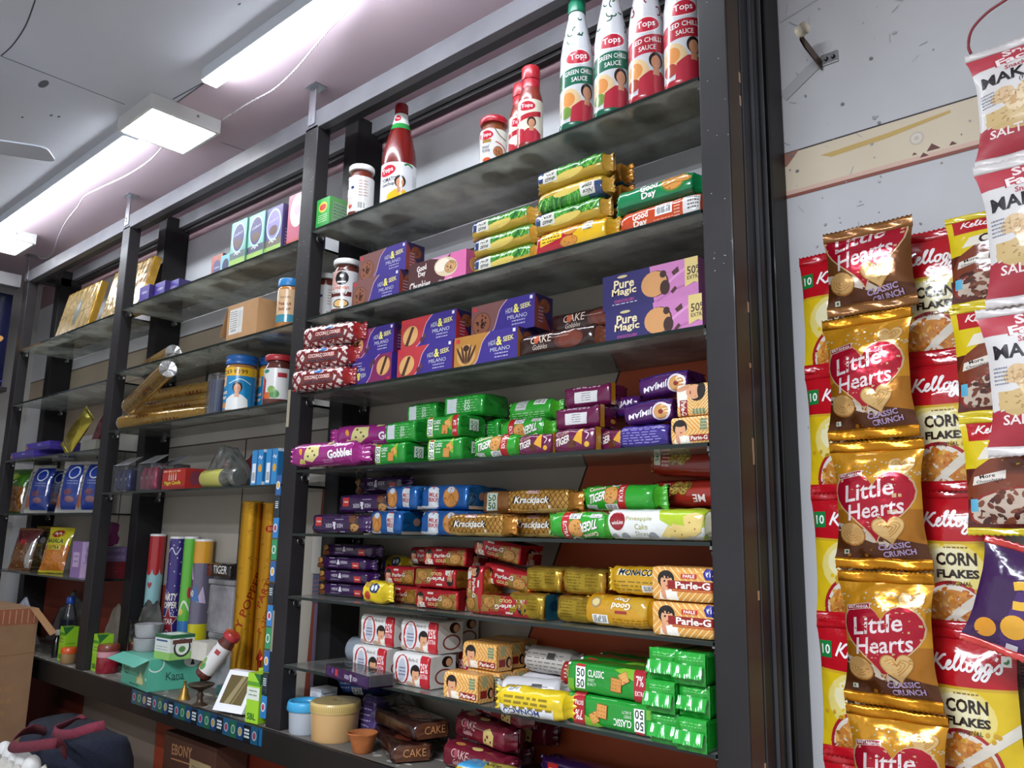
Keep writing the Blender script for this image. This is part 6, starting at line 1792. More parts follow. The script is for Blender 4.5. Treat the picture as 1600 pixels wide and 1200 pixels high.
@maker
def kraft_box():
    t = empty('cardboard_box'); m = MB(); L, H, D = .17, .115, .15
    m.box(-L / 2, L / 2, -D / 2, D / 2, 0, H, '#b58a5e', r=.002); flat((-L / 2, -D / 2, 0), (1, 0, 0), (0, 0, 1), 17, 11.5).print(m, Art().rect(1.5, 2.2, 9, 10, '#dcd9d4').lines(2, 9, 4, 9, .7, .25, '#5a5a5a', 2).rect(6.6, 4, 8.4, 9, '#cfccc8').bars(2, 2.6, 4, 1.3), smooth=False); kid(t, m.build('carton_body', PAPER))
    m = MB(); m.add([(-L / 2, -D / 2, H), (L / 2, -D / 2, H), (L / 2 - .02, -D / 2 - .035, H - .045), (-L / 2 + .0, -D / 2 - .035, H - .045)], [(0, 1, 2, 3)], hx('#b98e62')); m.v = [(v[0] - .085 * 0, v[1], v[2]) for v in m.v]
    m = MB(); x = -L / 2; m.add([(x, -D / 2, H), (x, D / 2, H), (x - .035, D / 2, H - .09), (x - .035, -D / 2, H - .09), (x - .002, -D / 2, H), (x - .002, D / 2, H), (x - .037, D / 2, H - .09), (x - .037, -D / 2, H - .09)], [(0, 1, 2, 3), (7, 6, 5, 4), (0, 4, 5, 1), (2, 6, 7, 3), (1, 5, 6, 2), (0, 3, 7, 4)], hx('#a97d52')); kid(t, m.build('flap', PAPER)); DIM[t.name] = (17, 11.5, 15); return t


Z = SH2[1]
put('kraft_box', 352, Z, 1.215, 'brown cardboard box with white label and open flap on the second middle shelf', 'cardboard box')
at('small_peanut_jar', xat(449, 1.25, Z), 1.25, Z, 'peanut butter jar with blue lid beside the cardboard box, second middle shelf', 'peanut butter jar', rz=35)


@maker
def brown_flat(L, H, D, c): return box_product('flat_carton', L, H, D, c, None, m=PAPER)


put(('brown_flat', 16, 5, 8, '#8a6a4a'), 300, Z, 1.33, 'flat brown carton lying at the back of the second middle shelf', 'carton')
put(('brown_flat', 22, 8, 4, '#a58a64'), 355, Z, 1.38, 'pale brown carton standing at the back behind the cardboard box', 'carton')


@maker
def foil_tube(Ln):
    t = empty('gift_tube'); m = MB(); R = 2.6; sh = lathe_sheet([(R, 0), (R, Ln * .25), (R, Ln * .5), (R, Ln * .75), (R, Ln)], R, nu=24); sh.base(m, '#a8823c'); rr = random.Random(5); a = Art().on()
    for k in range(60): u = rr.uniform(-8, 8); v = rr.uniform(1, Ln - 1); a.stroke([(u, v), (u + rr.uniform(-.6, .6), v + rr.uniform(.4, 1.4)), (u + rr.uniform(-1, 1), v + rr.uniform(.6, 2))], .16, rr.choice(('#6a4a1c', '#7a3a24', '#d9b86a')))
    a.off().stroke([(-2 + (k % 2) * 1.6, Ln * .2 + k * 1.1) for k in range(8)], .4, '#7a2a20').stroke([(1 + (k % 2) * 1.6, Ln * .5 + k * 1.1) for k in range(9)], .4, '#7a2a20'); sh.print(m, a); kid(t, m.build('tube', PRINTFOIL))
    for z0, z1, nm in ((Ln, Ln + .5, 'end_cap'), (-.5, 0, 'end_cap')):
        m = MB(); lathe(m, [(R * 1.01, z0), (R * 1.01, z1)] if nm and z0 > 0 else [(R * 1.01, z0), (R * 1.01, z1)], '#cfd2d2', R=R, nu=24); rr2 = random.Random(9)
        zz = (z1 if z0 > 0 else z0) * CM
        for q in range(9): a0 = q * .7; m.add([(0, 0, zz), (R * CM * math.cos(a0), R * CM * math.sin(a0), zz + (.002 if z0 > 0 else -.002)), (R * CM * math.cos(a0 + .5), R * CM * math.sin(a0 + .5), zz)], [(0, 1, 2)], hx(('#e2e4e4', '#9a9ea0', '#c2c6c6')[q % 3]))
        kid(t, m.build(nm, FOIL))
    DIM[t.name] = (5.2, Ln, 5.2); return t


def tube_between(p, q, label, Ln=34):
    o, d = get(('foil_tube', Ln)); v = (q - p).normalized(); o.location = p; o.rotation_mode = 'QUATERNION'; o.rotation_quaternion = Vector((0, 0, 1)).rotation_difference(v)
    return tag(o, label, 'gift tube', 'gold gift tubes on the middle shelves')


Z = SH2[2]; zc = Z + .027
xl = xat(196, 1.24, Z)
for k, (dy, dz, lab, dx) in enumerate(((1.232, 0, 'front one at the bottom', 0), (1.289, 0, 'second one at the bottom', .02), (1.346, 0, 'rear one at the bottom', .04), (1.262, .048, 'front one of the middle layer', .01), (1.32, .048, 'rear one of the middle layer', .03), (1.293, .096, 'topmost one', .02))):
    tube_between(Vector((xl + dx, dy, ZC + zc + dz)), Vector((xl + dx + .6, dy + .058, ZC + zc + dz)), f'gold patterned gift tube lying along the shelf, {lab}', 58)
p0 = onY(203, 634, 1.205); p1 = onY(262, 577, 1.12)
tube_between(p0, p1, 'gold gift tube slanting forward out of the shelf, silver end facing out', round((p1 - p0).length * 100, 1))
Z = SH2[1]; p0 = Vector((PX[1][1] + .034, 1.30, ZC + Z + .027)); p1 = Vector((xat(275, 1.22, Z), 1.225, ZC + Z + .0275))
tube_between(p0, p0 + (p1 - p0).normalized() * .3, 'gold gift tube with silver end lying on the second middle shelf', 34)


@maker
def blister():
    t = empty('blister_pack'); m = MB(); 
    for x in (-.018, -.003, .013): m.box(x - .006, x + .006, -.012, .012, .006, .11, '#7f86a0', r=.004)
    m.box(-.03, .03, .014, .016, 0, .125, '#b5b8c4'); kid(t, m.build('backing_card', PAPER)); m = MB(); m.box(-.031, .031, -.018, .0135, 0, .128, '#ffffff', r=.006); kid(t, m.build('clear_blister', CLEAR)); DIM[t.name] = (6.2, 12.8, 3.6); return t


Z = SH2[2]
put('blister', 319, Z, 1.212, 'clear blister pack standing in front of the gold tubes', 'blister pack')
at(('peanut_jar', 4.6, 17.5, 0), xat(372, 1.262, Z), 1.262, Z, 'blue peanut butter jar with yellow price band, front left one of the pair', 'peanut butter jar', rz=30)
at(('peanut_jar', 5.4, 18.5, 1), xat(426, 1.366, Z), 1.366, Z, 'wide blue peanut butter jar partly hidden behind the red-lidded jar', 'peanut butter jar', rz=38)
at(('glass_jar', 'spread'), xat(431, 1.25, Z), 1.252, Z, 'glass spread jar with red lid in front of the wide peanut butter jar', 'jar', rz=35, s=(1.12, 1.12, 1.12))


@maker
def toy_blister(c):
    t = empty('toy_blister'); m = MB(); 
    for x in (-.042, -.004, .034): m.tube([(x, 0, .008), (x, 0, .03), (x, 0, .06), (x, 0, .08)], [.013, .017, .015, .009], c, n=10); m.tube([(x, -.014, .045), (x, -.016, .045)], .006, '#d6d8e2', n=8)
    kid(t, m.build('toy_row', PLASTIC)); m = MB(); m.box(-.062, .062, -.024, .024, 0, .092, '#ffffff', r=.004); kid(t, m.build('clear_case', CLEAR))
    m = MB(); m.add([(-.062, -.024, .0922), (.062, -.024, .0922), (.05, .03, .125), (-.05, .03, .125), (-.062, -.023, .0922), (.062, -.023, .0922), (.05, .031, .125), (-.05, .031, .125)], [(0, 1, 2, 3), (7, 6, 5, 4), (0, 3, 7, 4), (1, 5, 6, 2), (2, 6, 7, 3), (0, 4, 5, 1)], hx('#ddd')); kid(t, m.build('case_lid', FROST)); DIM[t.name] = (12.4, 12.5, 4.8); return t


Z = SH2[3]
put(('toy_blister', '#2a3a80'), 172, Z, 1.215, 'clear case of blue toys at the left end of the fourth middle shelf', 'toy case')
put(('toy_blister', '#c8345c'), 211, Z, 1.222, 'clear case of pink toys beside the blue toys', 'toy case')
put(('toy_blister', '#c8345c'), 246, Z, 1.285, 'clear case of pink toys standing behind the red candle box', 'toy case')


@maker
def candle_box():
    a = Art().rect(0, 0, 15, 1, '#8a1c1c').lines(.8, 5.4, 12, 1, 1, .5, '#d9a08a', 2).text('Magic Candle', 7, 1.9, 1.5, '#e0c23a', 11, b=.05, sh=.3, out='#3a1410', ow=.1)
    for x in (4.4, 5.8, 7.2, 8.8): a.rect(x, 2.8, x + .5, 4.6, '#e6dccf').ell(x + .25, 4.9, .25, .4, '#e0a83a')
    return box_product('candle_box', 15, 6.4, 7, ['#b0281f', '#8f1f1a', '#b8352a', '#b0281f', '#b0281f', '#b0281f'], a, Art().ell(3.4, 3.4, 1.8, 2.2, '#6a2a3a'))


put('candle_box', 252, Z, 1.208, 'small red birthday candle box with yellow lettering, fourth middle shelf', 'candle box')


def bag_mesh(name, x0, x1, y0, y1, z0, h, label, cat, seed, mt=BAGFILM, c='#ffffff', peak=.5):
    m = MB(); n = 22; V = []; F = []
    for i in range(n + 1):
        for j in range(n + 1):
            a, b = i / n, j / n; e = (math.sin(math.pi * a) * math.sin(math.pi * b)) ** .5 * (1 - .35 * abs(a - peak))
            q = e * h * (1 + .3 * nz((a, b, 0), 4, seed)) + .01 * nz((a, b, .5), 14, seed) * min(1, e * 4)
            V.append((x0 + (x1 - x0) * a, y0 + (y1 - y0) * b, ZC + z0 + .0012 + max(0, q)))
    for i in range(n):
        for j in range(n): k = i * (n + 1) + j; F.append((k, k + n + 1, k + n + 2, k + 1))
    k0 = len(V); V += [(v[0], v[1], ZC + z0 + .0006) for v in V[:k0]]; F += [tuple(k0 + q for q in reversed(f)) for f in list(F)]
    edge = [i * (n + 1) for i in range(n + 1)] + [n * (n + 1) + j for j in range(1, n + 1)] + [i * (n + 1) + n for i in range(n - 1, -1, -1)] + [j for j in range(n - 1, 0, -1)]
    for q in range(len(edge)): a_, b_ = edge[q], edge[(q + 1) % len(edge)]; F.append((a_, k0 + a_, k0 + b_, b_))
    m.add(V, F, hx(c), 0, True); return tag(m.build(name, mt), label, cat)


bag_mesh('dark_red_packet', xat(350, 1.36, Z), xat(420, 1.36, Z), 1.33, 1.42, Z, .10, 'dark red packet bulging at the back of the fourth middle shelf', 'packet', 3, FILM, '#6a1c24')
bag_mesh('clear_bag', xat(318, 1.30, Z), xat(392, 1.30, Z), 1.272, 1.328, Z, .13, 'crumpled clear bag over the yellow roll, fourth middle shelf', 'plastic bag', 5)


@maker
def yellow_roll():
    t = empty('party_roll'); m = MB(); lathe(m, [(2.6, 0), (2.7, .3), (2.7, 11.5), (2.6, 11.8)], '#b8b45a', R=2.7, nu=28); kid(t, m.build('roll_body', SLEEVE)); m = MB(); lathe(m, [(2.72, 11.8), (2.75, 13), (2.3, 16), (2.9, 18), (2.4, 19)], '#9a9a94', R=2.7, nu=28, cap0=False); kid(t, m.build('foil_end', FOIL)); DIM[t.name] = (5.4, 19, 5.4); return t


at('yellow_roll', xat(322, 1.236, Z), 1.236, Z + .0285, 'pale yellow roll with foil end lying on the fourth middle shelf', 'party roll', ry=90)


@maker
def blue_tin():
    a = Art().rect(0, 0, 5.6, 9.6, '#2f86c2').rect(.5, .6, 2.2, 6, '#dfe6ee').bars(.6, .8, 1.5, 3).rect(2.6, 0, 3.1, 9.6, '#1d4f8a').stroke([(3.5, 7.4), (4.1, 8), (4.6, 7.2), (5.2, 7.9)], .3, '#dfe9f4').ell(4.4, 4.6, .9, 1.1, '#d9a02c')
    return box_product('blue_tin', 5.6, 9.8, 6, ['#2f86c2', '#246ba0', '#cfd6dc', '#2f86c2', '#2f86c2', '#2f86c2'], a, Art().rect(0, 0, 6, 1, '#cfd8e0').rect(0, 9, 6, 9.8, '#cfd8e0').ell(3, 4, 1.2, 1.4, '#d9a02c'), m=SLEEVE, r=.004)


put('blue_tin', 391, Z, 1.212, 'small pale blue tin, left one of the pair beside the middle post', 'tin', 'pale blue tins')
put('blue_tin', 413, Z, 1.216, 'small pale blue tin, right one of the pair beside the middle post', 'tin', 'pale blue tins')

# counter of the middle bay
Z = BASE


@maker
def popper(kind):
    R, H, base = {'hearts': (2.7, 27, '#8fc0c4'), 'purple': (2.7, 28.5, '#3a2a78'), 'green': (2.4, 28, '#62b83a'), 'multi': (3.0, 28, '#6a6478'), 'gold': (3.3, 50, '#c48f1f'), 'gold2': (3.0, 49, '#b8821c')}[kind]
    t = empty('party_popper'); m = MB(); sh = lathe_sheet([(R, H * k / 6) for k in range(7)], R, nu=28); sh.base(m, base); rr = random.Random(len(kind) + 3); a = Art(); W = math.pi * R
    if kind == 'hearts':
        a.rect(-W, H * .74, W, H, '#b0282c').on()
        for k in range(7): a.ell(-W + k * 2.6, H * .74, 1.2, 1.2, '#b0282c')
        for k in range(16): a.heart(rr.uniform(-W, W), rr.uniform(7, H * .65), rr.uniform(.6, 1.0), '#9c2a34')
        a.off().rect(-W, 0, W, 4, '#d6dee0').rect(-W, 3, W, 5.2, '#2a4f9a')
    elif kind == 'purple':
        a.on()
        for k in range(70): a.ell(rr.uniform(-W, W), rr.uniform(10, H), .18, .18, '#d8d2ea', n=6)
        a.off().rect(-W, 0, W, 7, '#c2c2c6').lines(-3, 6, 6, 5, 1.1, .2, '#5a5a5a').text('PARTY', 0, H * .56, 1.5, '#f0ece6', 5, b=.05, sh=.2, out='#8a1f3a').text('POPPER', 0, H * .5, 1.4, '#f0ece6', 5.4, b=.05, sh=.2, out='#8a1f3a')
        P = [(0 + 3.2 * (1 if i % 2 == 0 else .45) * math.sin(i * math.pi / 5), 10.6 + 3.4 * (1 if i % 2 == 0 else .45) * math.cos(i * math.pi / 5)) for i in range(10)]; a.poly([(x * 1.12, 10.6 + (y - 10.6) * 1.12) for x, y in P], '#e6dfe2').poly(P, '#8c2030').text('STAR', 0, 10.8, 1.2, '#f0e6e2', 3.4, b=.03)
        a.stroke([(-2, H - 3), (-.5, H - 2), (1, H - 3.4), (2.4, H - 2)], .3, '#d6d0ea')
    elif kind == 'green': a.rect(-W, 0, W, 5, '#c2c8cc').rect(-W, 5, W, 11, '#3f7ab8').lines(-3, 4, 6, 4, .9, .2, '#556'); a.ell(1.6, H * .6, .8, 1.2, '#b03a3a').ell(-1, H * .46, 1, .7, '#d9c43a').stroke([(-2, 12), (0, 15), (2, 13)], .5, '#e6f0dc')
    elif kind == 'multi':
        a.rect(-W, H * .84, W, H, '#d99a26').rect(-W, H * .22, W, H * .4, '#cfc21f').rect(-W, 0, W, H * .22, '#a52a6a').rect(-2.6, .8, 1.4, 5.4, '#e2dede').ell(-.6, 2.2, 1.1, 1.1, '#6a6a6c').ell(-.6, 2.2, .9, .9, '#e2dede').rect(-2, 3.8, .8, 4.8, '#2a2a2a')
        for k in range(7): x, y = rr.uniform(-W * .6, W * .6), rr.uniform(H * .44, H * .78); a.poly([(x - 1.6, y - 1), (x + 1.6, y - 1.4), (x + .2, y + 2.2)], ('#c8b4d0', '#3f6aa8', '#8a3a5a', '#d6dce2')[k % 4])
        a.text('40', -2, H * .62, 1.4, '#f0eef0', 1.8, b=.03)
    else:
        a.on()
        for k in range(90): u = rr.uniform(-W, W); v = rr.uniform(1, H); a.stroke([(u, v), (u + rr.uniform(-.8, .8), v + rr.uniform(.2, .8)), (u + rr.uniform(-1.4, 1.4), v + rr.uniform(.3, 1.2))], .13, rr.choice(('#7a4a12', '#9a3a1c', '#8a5a16')))
        a.off()
        if kind == 'gold': a.text('PARTY POPPER', .4, H * .42, 2.3, '#9a3414', 24, b=.04, rot=68)
        else: a.text('PARTY', .2, H * .55, 1.8, '#9a3414', 9, b=.03, rot=66).text('POPPER', 1.2, H * .42, 1.6, '#9a3414', 9, rot=66).ell(.5, H * .87, 1.5, .9, '#a52a1c').text('50', .5, H * .87, .9, '#e0b85a', 1.4).poly([(-1.2, H * .2), (0, H * .26), (1.2, H * .2), (.6, H * .2), (.6, H * .08), (-.6, H * .08), (-.6, H * .2)], '#a5321c')
    sh.print(m, a); kid(t, m.build('tube', SLEEVE if kind not in ('gold', 'gold2') else GOLDTUBE)); m = MB(); lathe(m, [(R * 1.01, H), (R * 1.02, H + .4), (R * .85, H + .5)], '#e6e2e0' if kind[:4] != 'gold' else '#d6a42a', R=R, nu=28, cap0=False); kid(t, m.build('end_cap', PLASTIC)); DIM[t.name] = (2 * R, H, 2 * R); return t


for kind, px, y, z_, s_, lab, rz in (('hearts', 236, 1.397, .07, 1, 'blue and red party popper with hearts, leftmost of the coloured poppers', 30), ('purple', 268, 1.392, .03, 1, 'purple party popper with a red star, second from the left', 35), ('green', 289, 1.40, .03, 1, 'green party popper half hidden behind its neighbour', 40), ('multi', 309, 1.388, .01, 1, 'multicoloured party popper with yellow and magenta bands', 40),
                                 ('gold', 383, 1.345, 0, 1, 'tall gold party popper, left one of the pair beside the middle post', 40), ('gold2', 415, 1.378, 0, 1, 'tall gold party popper, right one of the pair beside the middle post', 40)):
    zz = BASE
    o = at(('popper', kind), xat(px, y, -.3 if kind[:4] != 'gold' else -.25), y, zz, lab, 'party popper', 'party poppers on the counter', rz=rz, s=s_)
    if 1:
        d = DIM[PROTO[('popper', kind)].name]; top = rel(px, {'hearts': 834, 'purple': 838, 'green': 838, 'multi': 842, 'gold': 784, 'gold2': 786}[kind], y); o.scale.z = (top - zz) / ((d[1] + .5) * CM)


@maker
def clear_tub(): 
    t = empty('clear_box'); m = MB(); m.box(-.07, .07, -.028, .028, 0, .004, '#9a909a'); m.box(-.066, .066, -.026, .026, .004, .13, '#8a7f8a', r=.01); kid(t, m.build('contents', CLOTH)); m = MB(); m.box(-.075, .075, -.03, .03, 0, .145, '#ffffff', r=.008); kid(t, m.build('box_body', FROST)); m = MB(); m.box(-.078, .078, -.033, .033, .146, .162, '#ffffff', r=.004); kid(t, m.build('lid', FROST)); DIM[t.name] = (15.6, 16.2, 6.6); return t


put('clear_tub', 318, Z, 1.36, 'frosted plastic box on the counter behind the gold poppers, lower of two', 'plastic box', 'frosted plastic boxes')
put('clear_tub', 319, Z, 1.36, 'frosted plastic box on the counter behind the gold poppers, upper of two', 'plastic box', 'frosted plastic boxes', dz=.163)


@maker
def tiger_pack(): return roll_product('biscuit_packet', 15, 5, 6, '#221a1c', Art().text('TIGER', 9, 2.9, 2.6, '#d9d6d2', 8.4, b=.03).ell(2.4, 2.4, 1.8, 2, '#6a2a20'), n=4, ends='fold', seed=141, taper=.6)


put('tiger_pack', 320, Z, 1.362, 'black packet with white lettering lying on the frosted boxes', 'biscuit packet', dz=.3256)


@maker
def counter_box(): 
    t = empty('display_carton'); m = MB(); L, H, D = 23, 9.2, 16; x, y, z = L / 2 * CM, D / 2 * CM, H * CM; m.box(-x, x, -y, y, 0, z, '#55ad94', r=.001)
    f = Art().text('Kana', 4.4, 4.8, 1.8, '#1f4a44', 5).ell(8.4, 6.6, 1.6, 1.4, '#e4ece6').rect(7.4, 6, 9.4, 6.6, '#1f2a2a').ell(16.4, 2.6, 3, 1.3, '#c2ad54').poly([(13.8, 1.6), (19.4, 1.6), (17, 5.6)], '#d6d6a0').lines(8, .7, 8, 1, 1, .4, '#2a5a50').lines(3, 3.2, 3.6, 1, 1, .4, '#2a6a5c').ell(21.4, 3.4, .5, .5, '#cfe4da')
    r = Art().ell(2, 8, 2.6, 2.6, '#cfe4da').ell(2, 8, 2.2, 2.2, '#55ad94').text('Kana', 8, 4, 2.2, '#1f3f3a', 5.4).lines(7, 2.6, 4, 1, 1, .4, '#2a5a50').ell(13, 8, 2.6, 1.8, '#dfe6e2').poly([(12.4, 6.8), (13.8, 6.8), (13.1, 9)], '#1f2a2a')
    flat((-x, -y, 0), (1, 0, 0), (0, 0, 1), L, H).print(m, f, smooth=False); flat((x, -y, 0), (0, 1, 0), (0, 0, 1), D, H).print(m, r, smooth=False); kid(t, m.build('carton_body', CARTON))
    m = MB(); V = [(-x, -y, z + .0006), (x, -y, z + .0006), (x + .004, -y - .045, z - .016), (-x - .004, -y - .045, z - .016)]; V += [(a, b, c - .0015) for a, b, c in V]; m.add(V, [(0, 3, 2, 1), (4, 5, 6, 7), (0, 1, 5, 4), (1, 2, 6, 5), (2, 3, 7, 6), (3, 0, 4, 7)], hx('#6fc2ac')); kid(t, m.build('flap', CARTON)); DIM[t.name] = (L, H, D); return t


X0 = -2.607
at('counter_box', X0, 1.276, Z, 'turquoise display carton with open flap on the counter of the middle bay', 'carton', rz=-5)
ZB = Z + .0925


@maker
def herb_box():
    f = Art().rect(0, 0, 8.6, 2.2, '#8fc46a').rect(0, 6.2, 8.6, 7.2, '#23643f').rect(.8, 5.2, 7, 5.7, '#3a5a8a').lines(1, 3.6, 6, 2, .8, .2, '#7a8a84')
    r = Art().rect(0, 0, 8, 2.2, '#8fc46a').rect(0, 6.2, 8, 7.2, '#23643f').ell(4, 3.4, 2.8, 2.7, '#1f241f').ell(4, 3.6, 2.2, 2.3, '#dfe8dc').rect(.8, 4.6, 7.2, 5.8, '#5a2a24').ell(4, 3, 1.1, .9, '#4f8a44')
    return box_product('herbal_box', 8.6, 7.2, 8, ['#d6dcd8', '#d2d8d4', '#3a7a54', '#d6dcd8', '#d6dcd8', '#d6dcd8'], f, r, Art().rect(1, 1, 7.4, 6.8, '#dfe6e0'))


at('herb_box', xat(268, 1.25, ZB), 1.256, ZB, 'small white and green herbal box standing on the turquoise carton', 'box', rz=4)
at(('brown_flat', 9, 5.2, 6, '#d8d2c6'), xat(320, 1.31, ZB), 1.318, ZB, 'plain cream box behind the herbal box, right of the turquoise carton', 'box')


@maker
def clear_bowl():
    t = empty('plastic_bowl'); m = MB(); lathe(m, [(4.0, 0), (4.6, 1), (5.0, 4.4), (5.0, 4.6), (4.8, 4.5), (4.4, 1.2), (3.6, .5), (.2, .5)], '#ffffff', R=5, nu=36); kid(t, m.build('bowl_body', FROST)); DIM[t.name] = (10, 4.6, 10); return t


at('clear_bowl', xat(226, 1.26, ZB), 1.268, ZB, 'clear plastic bowl on the turquoise carton, lower of the nested pair', 'bowl', s=.9)
at('clear_bowl', xat(226, 1.26, ZB), 1.268, ZB + .0425, 'clear plastic bowl nested in the one on the turquoise carton', 'bowl', s=.9)
# black pouch, plastic bag and pale paper behind the carton


@maker
def black_pouch(): return pouch_product('black_pouch', 19, 17, 5, '#1c1719', Art().rect(7, 7.4, 17, 11.4, '#3a2e2e').stroke([(8 + .7 * k, 10 + .5 * (k % 2)) for k in range(12)], .4, '#c09068', smooth=False).text('SEEDS', 12, 8.4, 1.1, '#c09068', 5).ell(3, 8, 2.4, 1.4, '#8a4a34'), m=FILM, seed=151, seal=1.6)


put('black_pouch', 184, Z, 1.275, 'black seed pouch standing on the counter behind the turquoise carton', 'pouch')
bag_mesh('clear_bag', PX[1][1] + .003, xat(262, 1.34, Z + .17), 1.329, 1.362, Z, .24, 'crumpled clear bag with pale contents behind the black pouch', 'plastic bag', 7, peak=.6)
bag_mesh('paper_bag', xat(163, 1.38, Z), xat(184, 1.38, Z), 1.35, 1.42, Z, .19, 'crumpled pale paper bag behind the lime box by the far post', 'paper bag', 9, PAPER, '#a89e90')


@maker
def lime_box(t_):
    f = Art().rect(0, 9, 5, 10, '#5a9a2c').poly([(2.4, 12), (5, 12), (5, 9.6)], '#2a6a34').rect(0, 5.6, 5, 8.6, '#dfe6da' if t_ else '#a6d63a').lines(.8, 7.6, 3.2, 2, 1, .3, '#5a6a4a').text('SBL', 2.4, 1.6, 1.6, '#1f5a2a', 3.4, b=.05)
    return box_product('lime_box', 5, 12, 4.6, ['#9fd232', '#8cc42a', '#8cc42a', '#9fd232', '#9fd232', '#9fd232'], f, Art().poly([(0, 12), (3, 12), (0, 9)], '#2a6a34').lines(.8, 6, 3, 3, 1.2, .3, '#4f7a24').ell(3, 1.6, 1, 1, '#2a7a3a'))


put(('lime_box', False), 138, Z, 1.225, 'lime green medicine box beside the red jelly jar on the counter', 'medicine box')
put(('lime_box', True), 383, Z, 1.195, 'lime green medicine box with white panel next to the white gadget', 'medicine box', rz=6)
put(('lime_box', True), 399, Z, 1.25, 'lime green medicine box half hidden behind the white-panelled one', 'medicine box')


@maker
def jelly_jar():
    t = empty('jelly_jar'); m = MB(); lathe(m, [(3.2, 0), (3.5, .4), (3.5, 5.6), (3.4, 6)], '#8a1a2a', R=3.5); lathe(m, [(3.52, 5.2), (3.52, 7)], '#c48a94', R=3.5, cap0=False, cap1=False); kid(t, m.build('jar_body', SLEEVE)); m = MB(); lathe(m, [(3.5, 7), (3.55, 7.2), (3.5, 8.8), (3.2, 9.2)], '#7a3428', R=3.5); kid(t, m.build('lid', PLASTIC)); DIM[t.name] = (7, 9.2, 7); return t


at('jelly_jar', xat(164, 1.24, Z), 1.245, Z, 'jar of dark red jelly with brown lid on the counter beside the lime box', 'jar')
m = MB(); b = Vector((xat(303, 1.25, Z), 1.27, ZC + Z)); lathe(m, [(2.2, 0), (1.9, .4), (.9, .9), (.7, 2.2), (1.0, 2.8), (.6, 3.4), (.8, 4.0), (3.0, 5.0), (3.7, 5.6), (3.6, 5.8), (2.8, 5.3), (.4, 5.0)], '#57483a', R=3, nu=32)
o = m.build('brass_lamp', mat('aged_brass', 0.4, metal=.7, bump=.2, mottle=.3, mscale=30)); o.location = (xat(297, 1.18, Z), 1.207, ZC + Z + .0004); tag(o, 'dark brass oil lamp on a stem in front of the turquoise carton', 'oil lamp')
m = MB(); lathe(m, [(1.9, 0), (1.7, .3), (1.2, 1.6), (.9, 2.8), (.5, 3.4), (.35, 4.6), (.5, 5.0)], '#9a7a3a', R=1.6, nu=24); o = m.build('hand_bell', STEEL if False else bpy.data.materials['aged_brass']); o.location = (xat(283, 1.195, Z) - .012, 1.168 + .05, ZC + Z + .0004); o.location.x = xat(283, 1.21, Z); tag(o, 'small brass hand bell beside the oil lamp', 'bell')
o = at(('glass_jar', 'spread'), 0, 0, 0, 'red-lidded sauce bottle lying tilted against the gold poppers', 'sauce bottle')
p = onY(316, 1056, 1.215); q = onY(352, 1008, 1.25); o.rotation_mode = 'QUATERNION'; o.rotation_quaternion = Vector((0, 0, 1)).rotation_difference((q - p).normalized()); o.location = (p.x, p.y, max(p.z, ZC + BASE + .022)); o.scale = (.66, .66, 1.1)


@maker
def gadget():
    t = empty('sound_box'); m = MB(); m.box(-.055, .055, -.005, .07, 0, .03, '#e2e2e4', r=.01); V = [(-.055, -.03, .01), (.055, -.03, .01), (.055, .02, .105), (-.055, .02, .105)]; V += [(a, b + .022, c) for a, b, c in V]; m.add(V, [(0, 1, 2, 3), (7, 6, 5, 4), (0, 4, 5, 1), (1, 5, 6, 2), (2, 6, 7, 3), (3, 7, 4, 0)], hx('#e6e6ea')); kid(t, m.build('casing', PLASTIC))
    n = Vector((0, -.885, .466)); s_ = Sheet([0, 11], [0, 10.6], [[Vector(V[0]), Vector(V[3])], [Vector(V[1]), Vector(V[2])]], [[n, n], [n, n]]); m = MB(); s_.print(m, Art().rect(1.4, 2, 9.6, 9.4, '#8a7a52').poly([(3, 2), (5, 2), (7.4, 9.4), (6, 9.4)], '#c9b98a').poly([(5.6, 2), (6.2, 2), (8.6, 9.4), (8.0, 9.4)], '#b5a272'), smooth=False, e0=.0006); kid(t, m.build('screen', mat('mirror_film', .12, metal=.6)))
    m = MB(); m.tube([(-.058, .03, .03), (-.058, .05, .06), (-.054, .06, .07)], [.024, .03, .02], '#3f2a8a', n=14); kid(t, m.build('speaker_back', PLASTIC)); DIM[t.name] = (11, 10.5, 10); return t


at('gadget', xat(356, 1.2, Z), 1.222, Z, 'white payment gadget with shiny screen and violet back on the counter', 'gadget', rz=12)
m = MB(); lathe(m, [(2.6, 0), (2.7, .3), (2.7, 2.2), (2.5, 2.4)], '#2f6a64', R=2.6); o = m.build('teal_lid', PLASTIC); o.location = (xat(345, 1.33, Z), 1.345, ZC + Z + .0004); tag(o, 'teal round container lid behind the white gadget', 'lid')
# strip of sachets hanging at the left of the middle post
m = MB(); zt = rel(437, 742, 1.205); zb = rel(410, 1122, 1.205); n = 11; h = (zt - zb) / n; xs = PX[2][0] - .027
s_ = None
for k in range(n):
    z0 = zb + k * h; m.box(xs, xs + .024, 1.200, 1.206, ZC + z0 + .001, ZC + z0 + h - .001, ('#2f7fc0', '#1d2a34', '#2a5f9a', '#2f8f5a')[k % 4], r=.002)
    a = Art(); W, H = 2.4, h * 100
    if k % 4 == 1: a.lines(.5, H * .7, 1.4, 4, .5, .28, '#dfe9ee', k)
    else: a.ell(W * .5, H * .5, .9, 1.1, '#dfe9ee').ell(W * .5, H * .5, .6, .8, ('#b33f5e', 0, '#d8a648', '#2f9a55')[k % 4])
    flat((xs, 1.2, ZC + z0), (1, 0, 0), (0, 0, 1), W, H).print(m, a, smooth=False)
tag(m.build('sachet_strip', FILM), 'hanging strip of blue and green mint sachets left of the middle post', 'sachet strip')

# ================================================================ far left bay
Z = SH3[2]


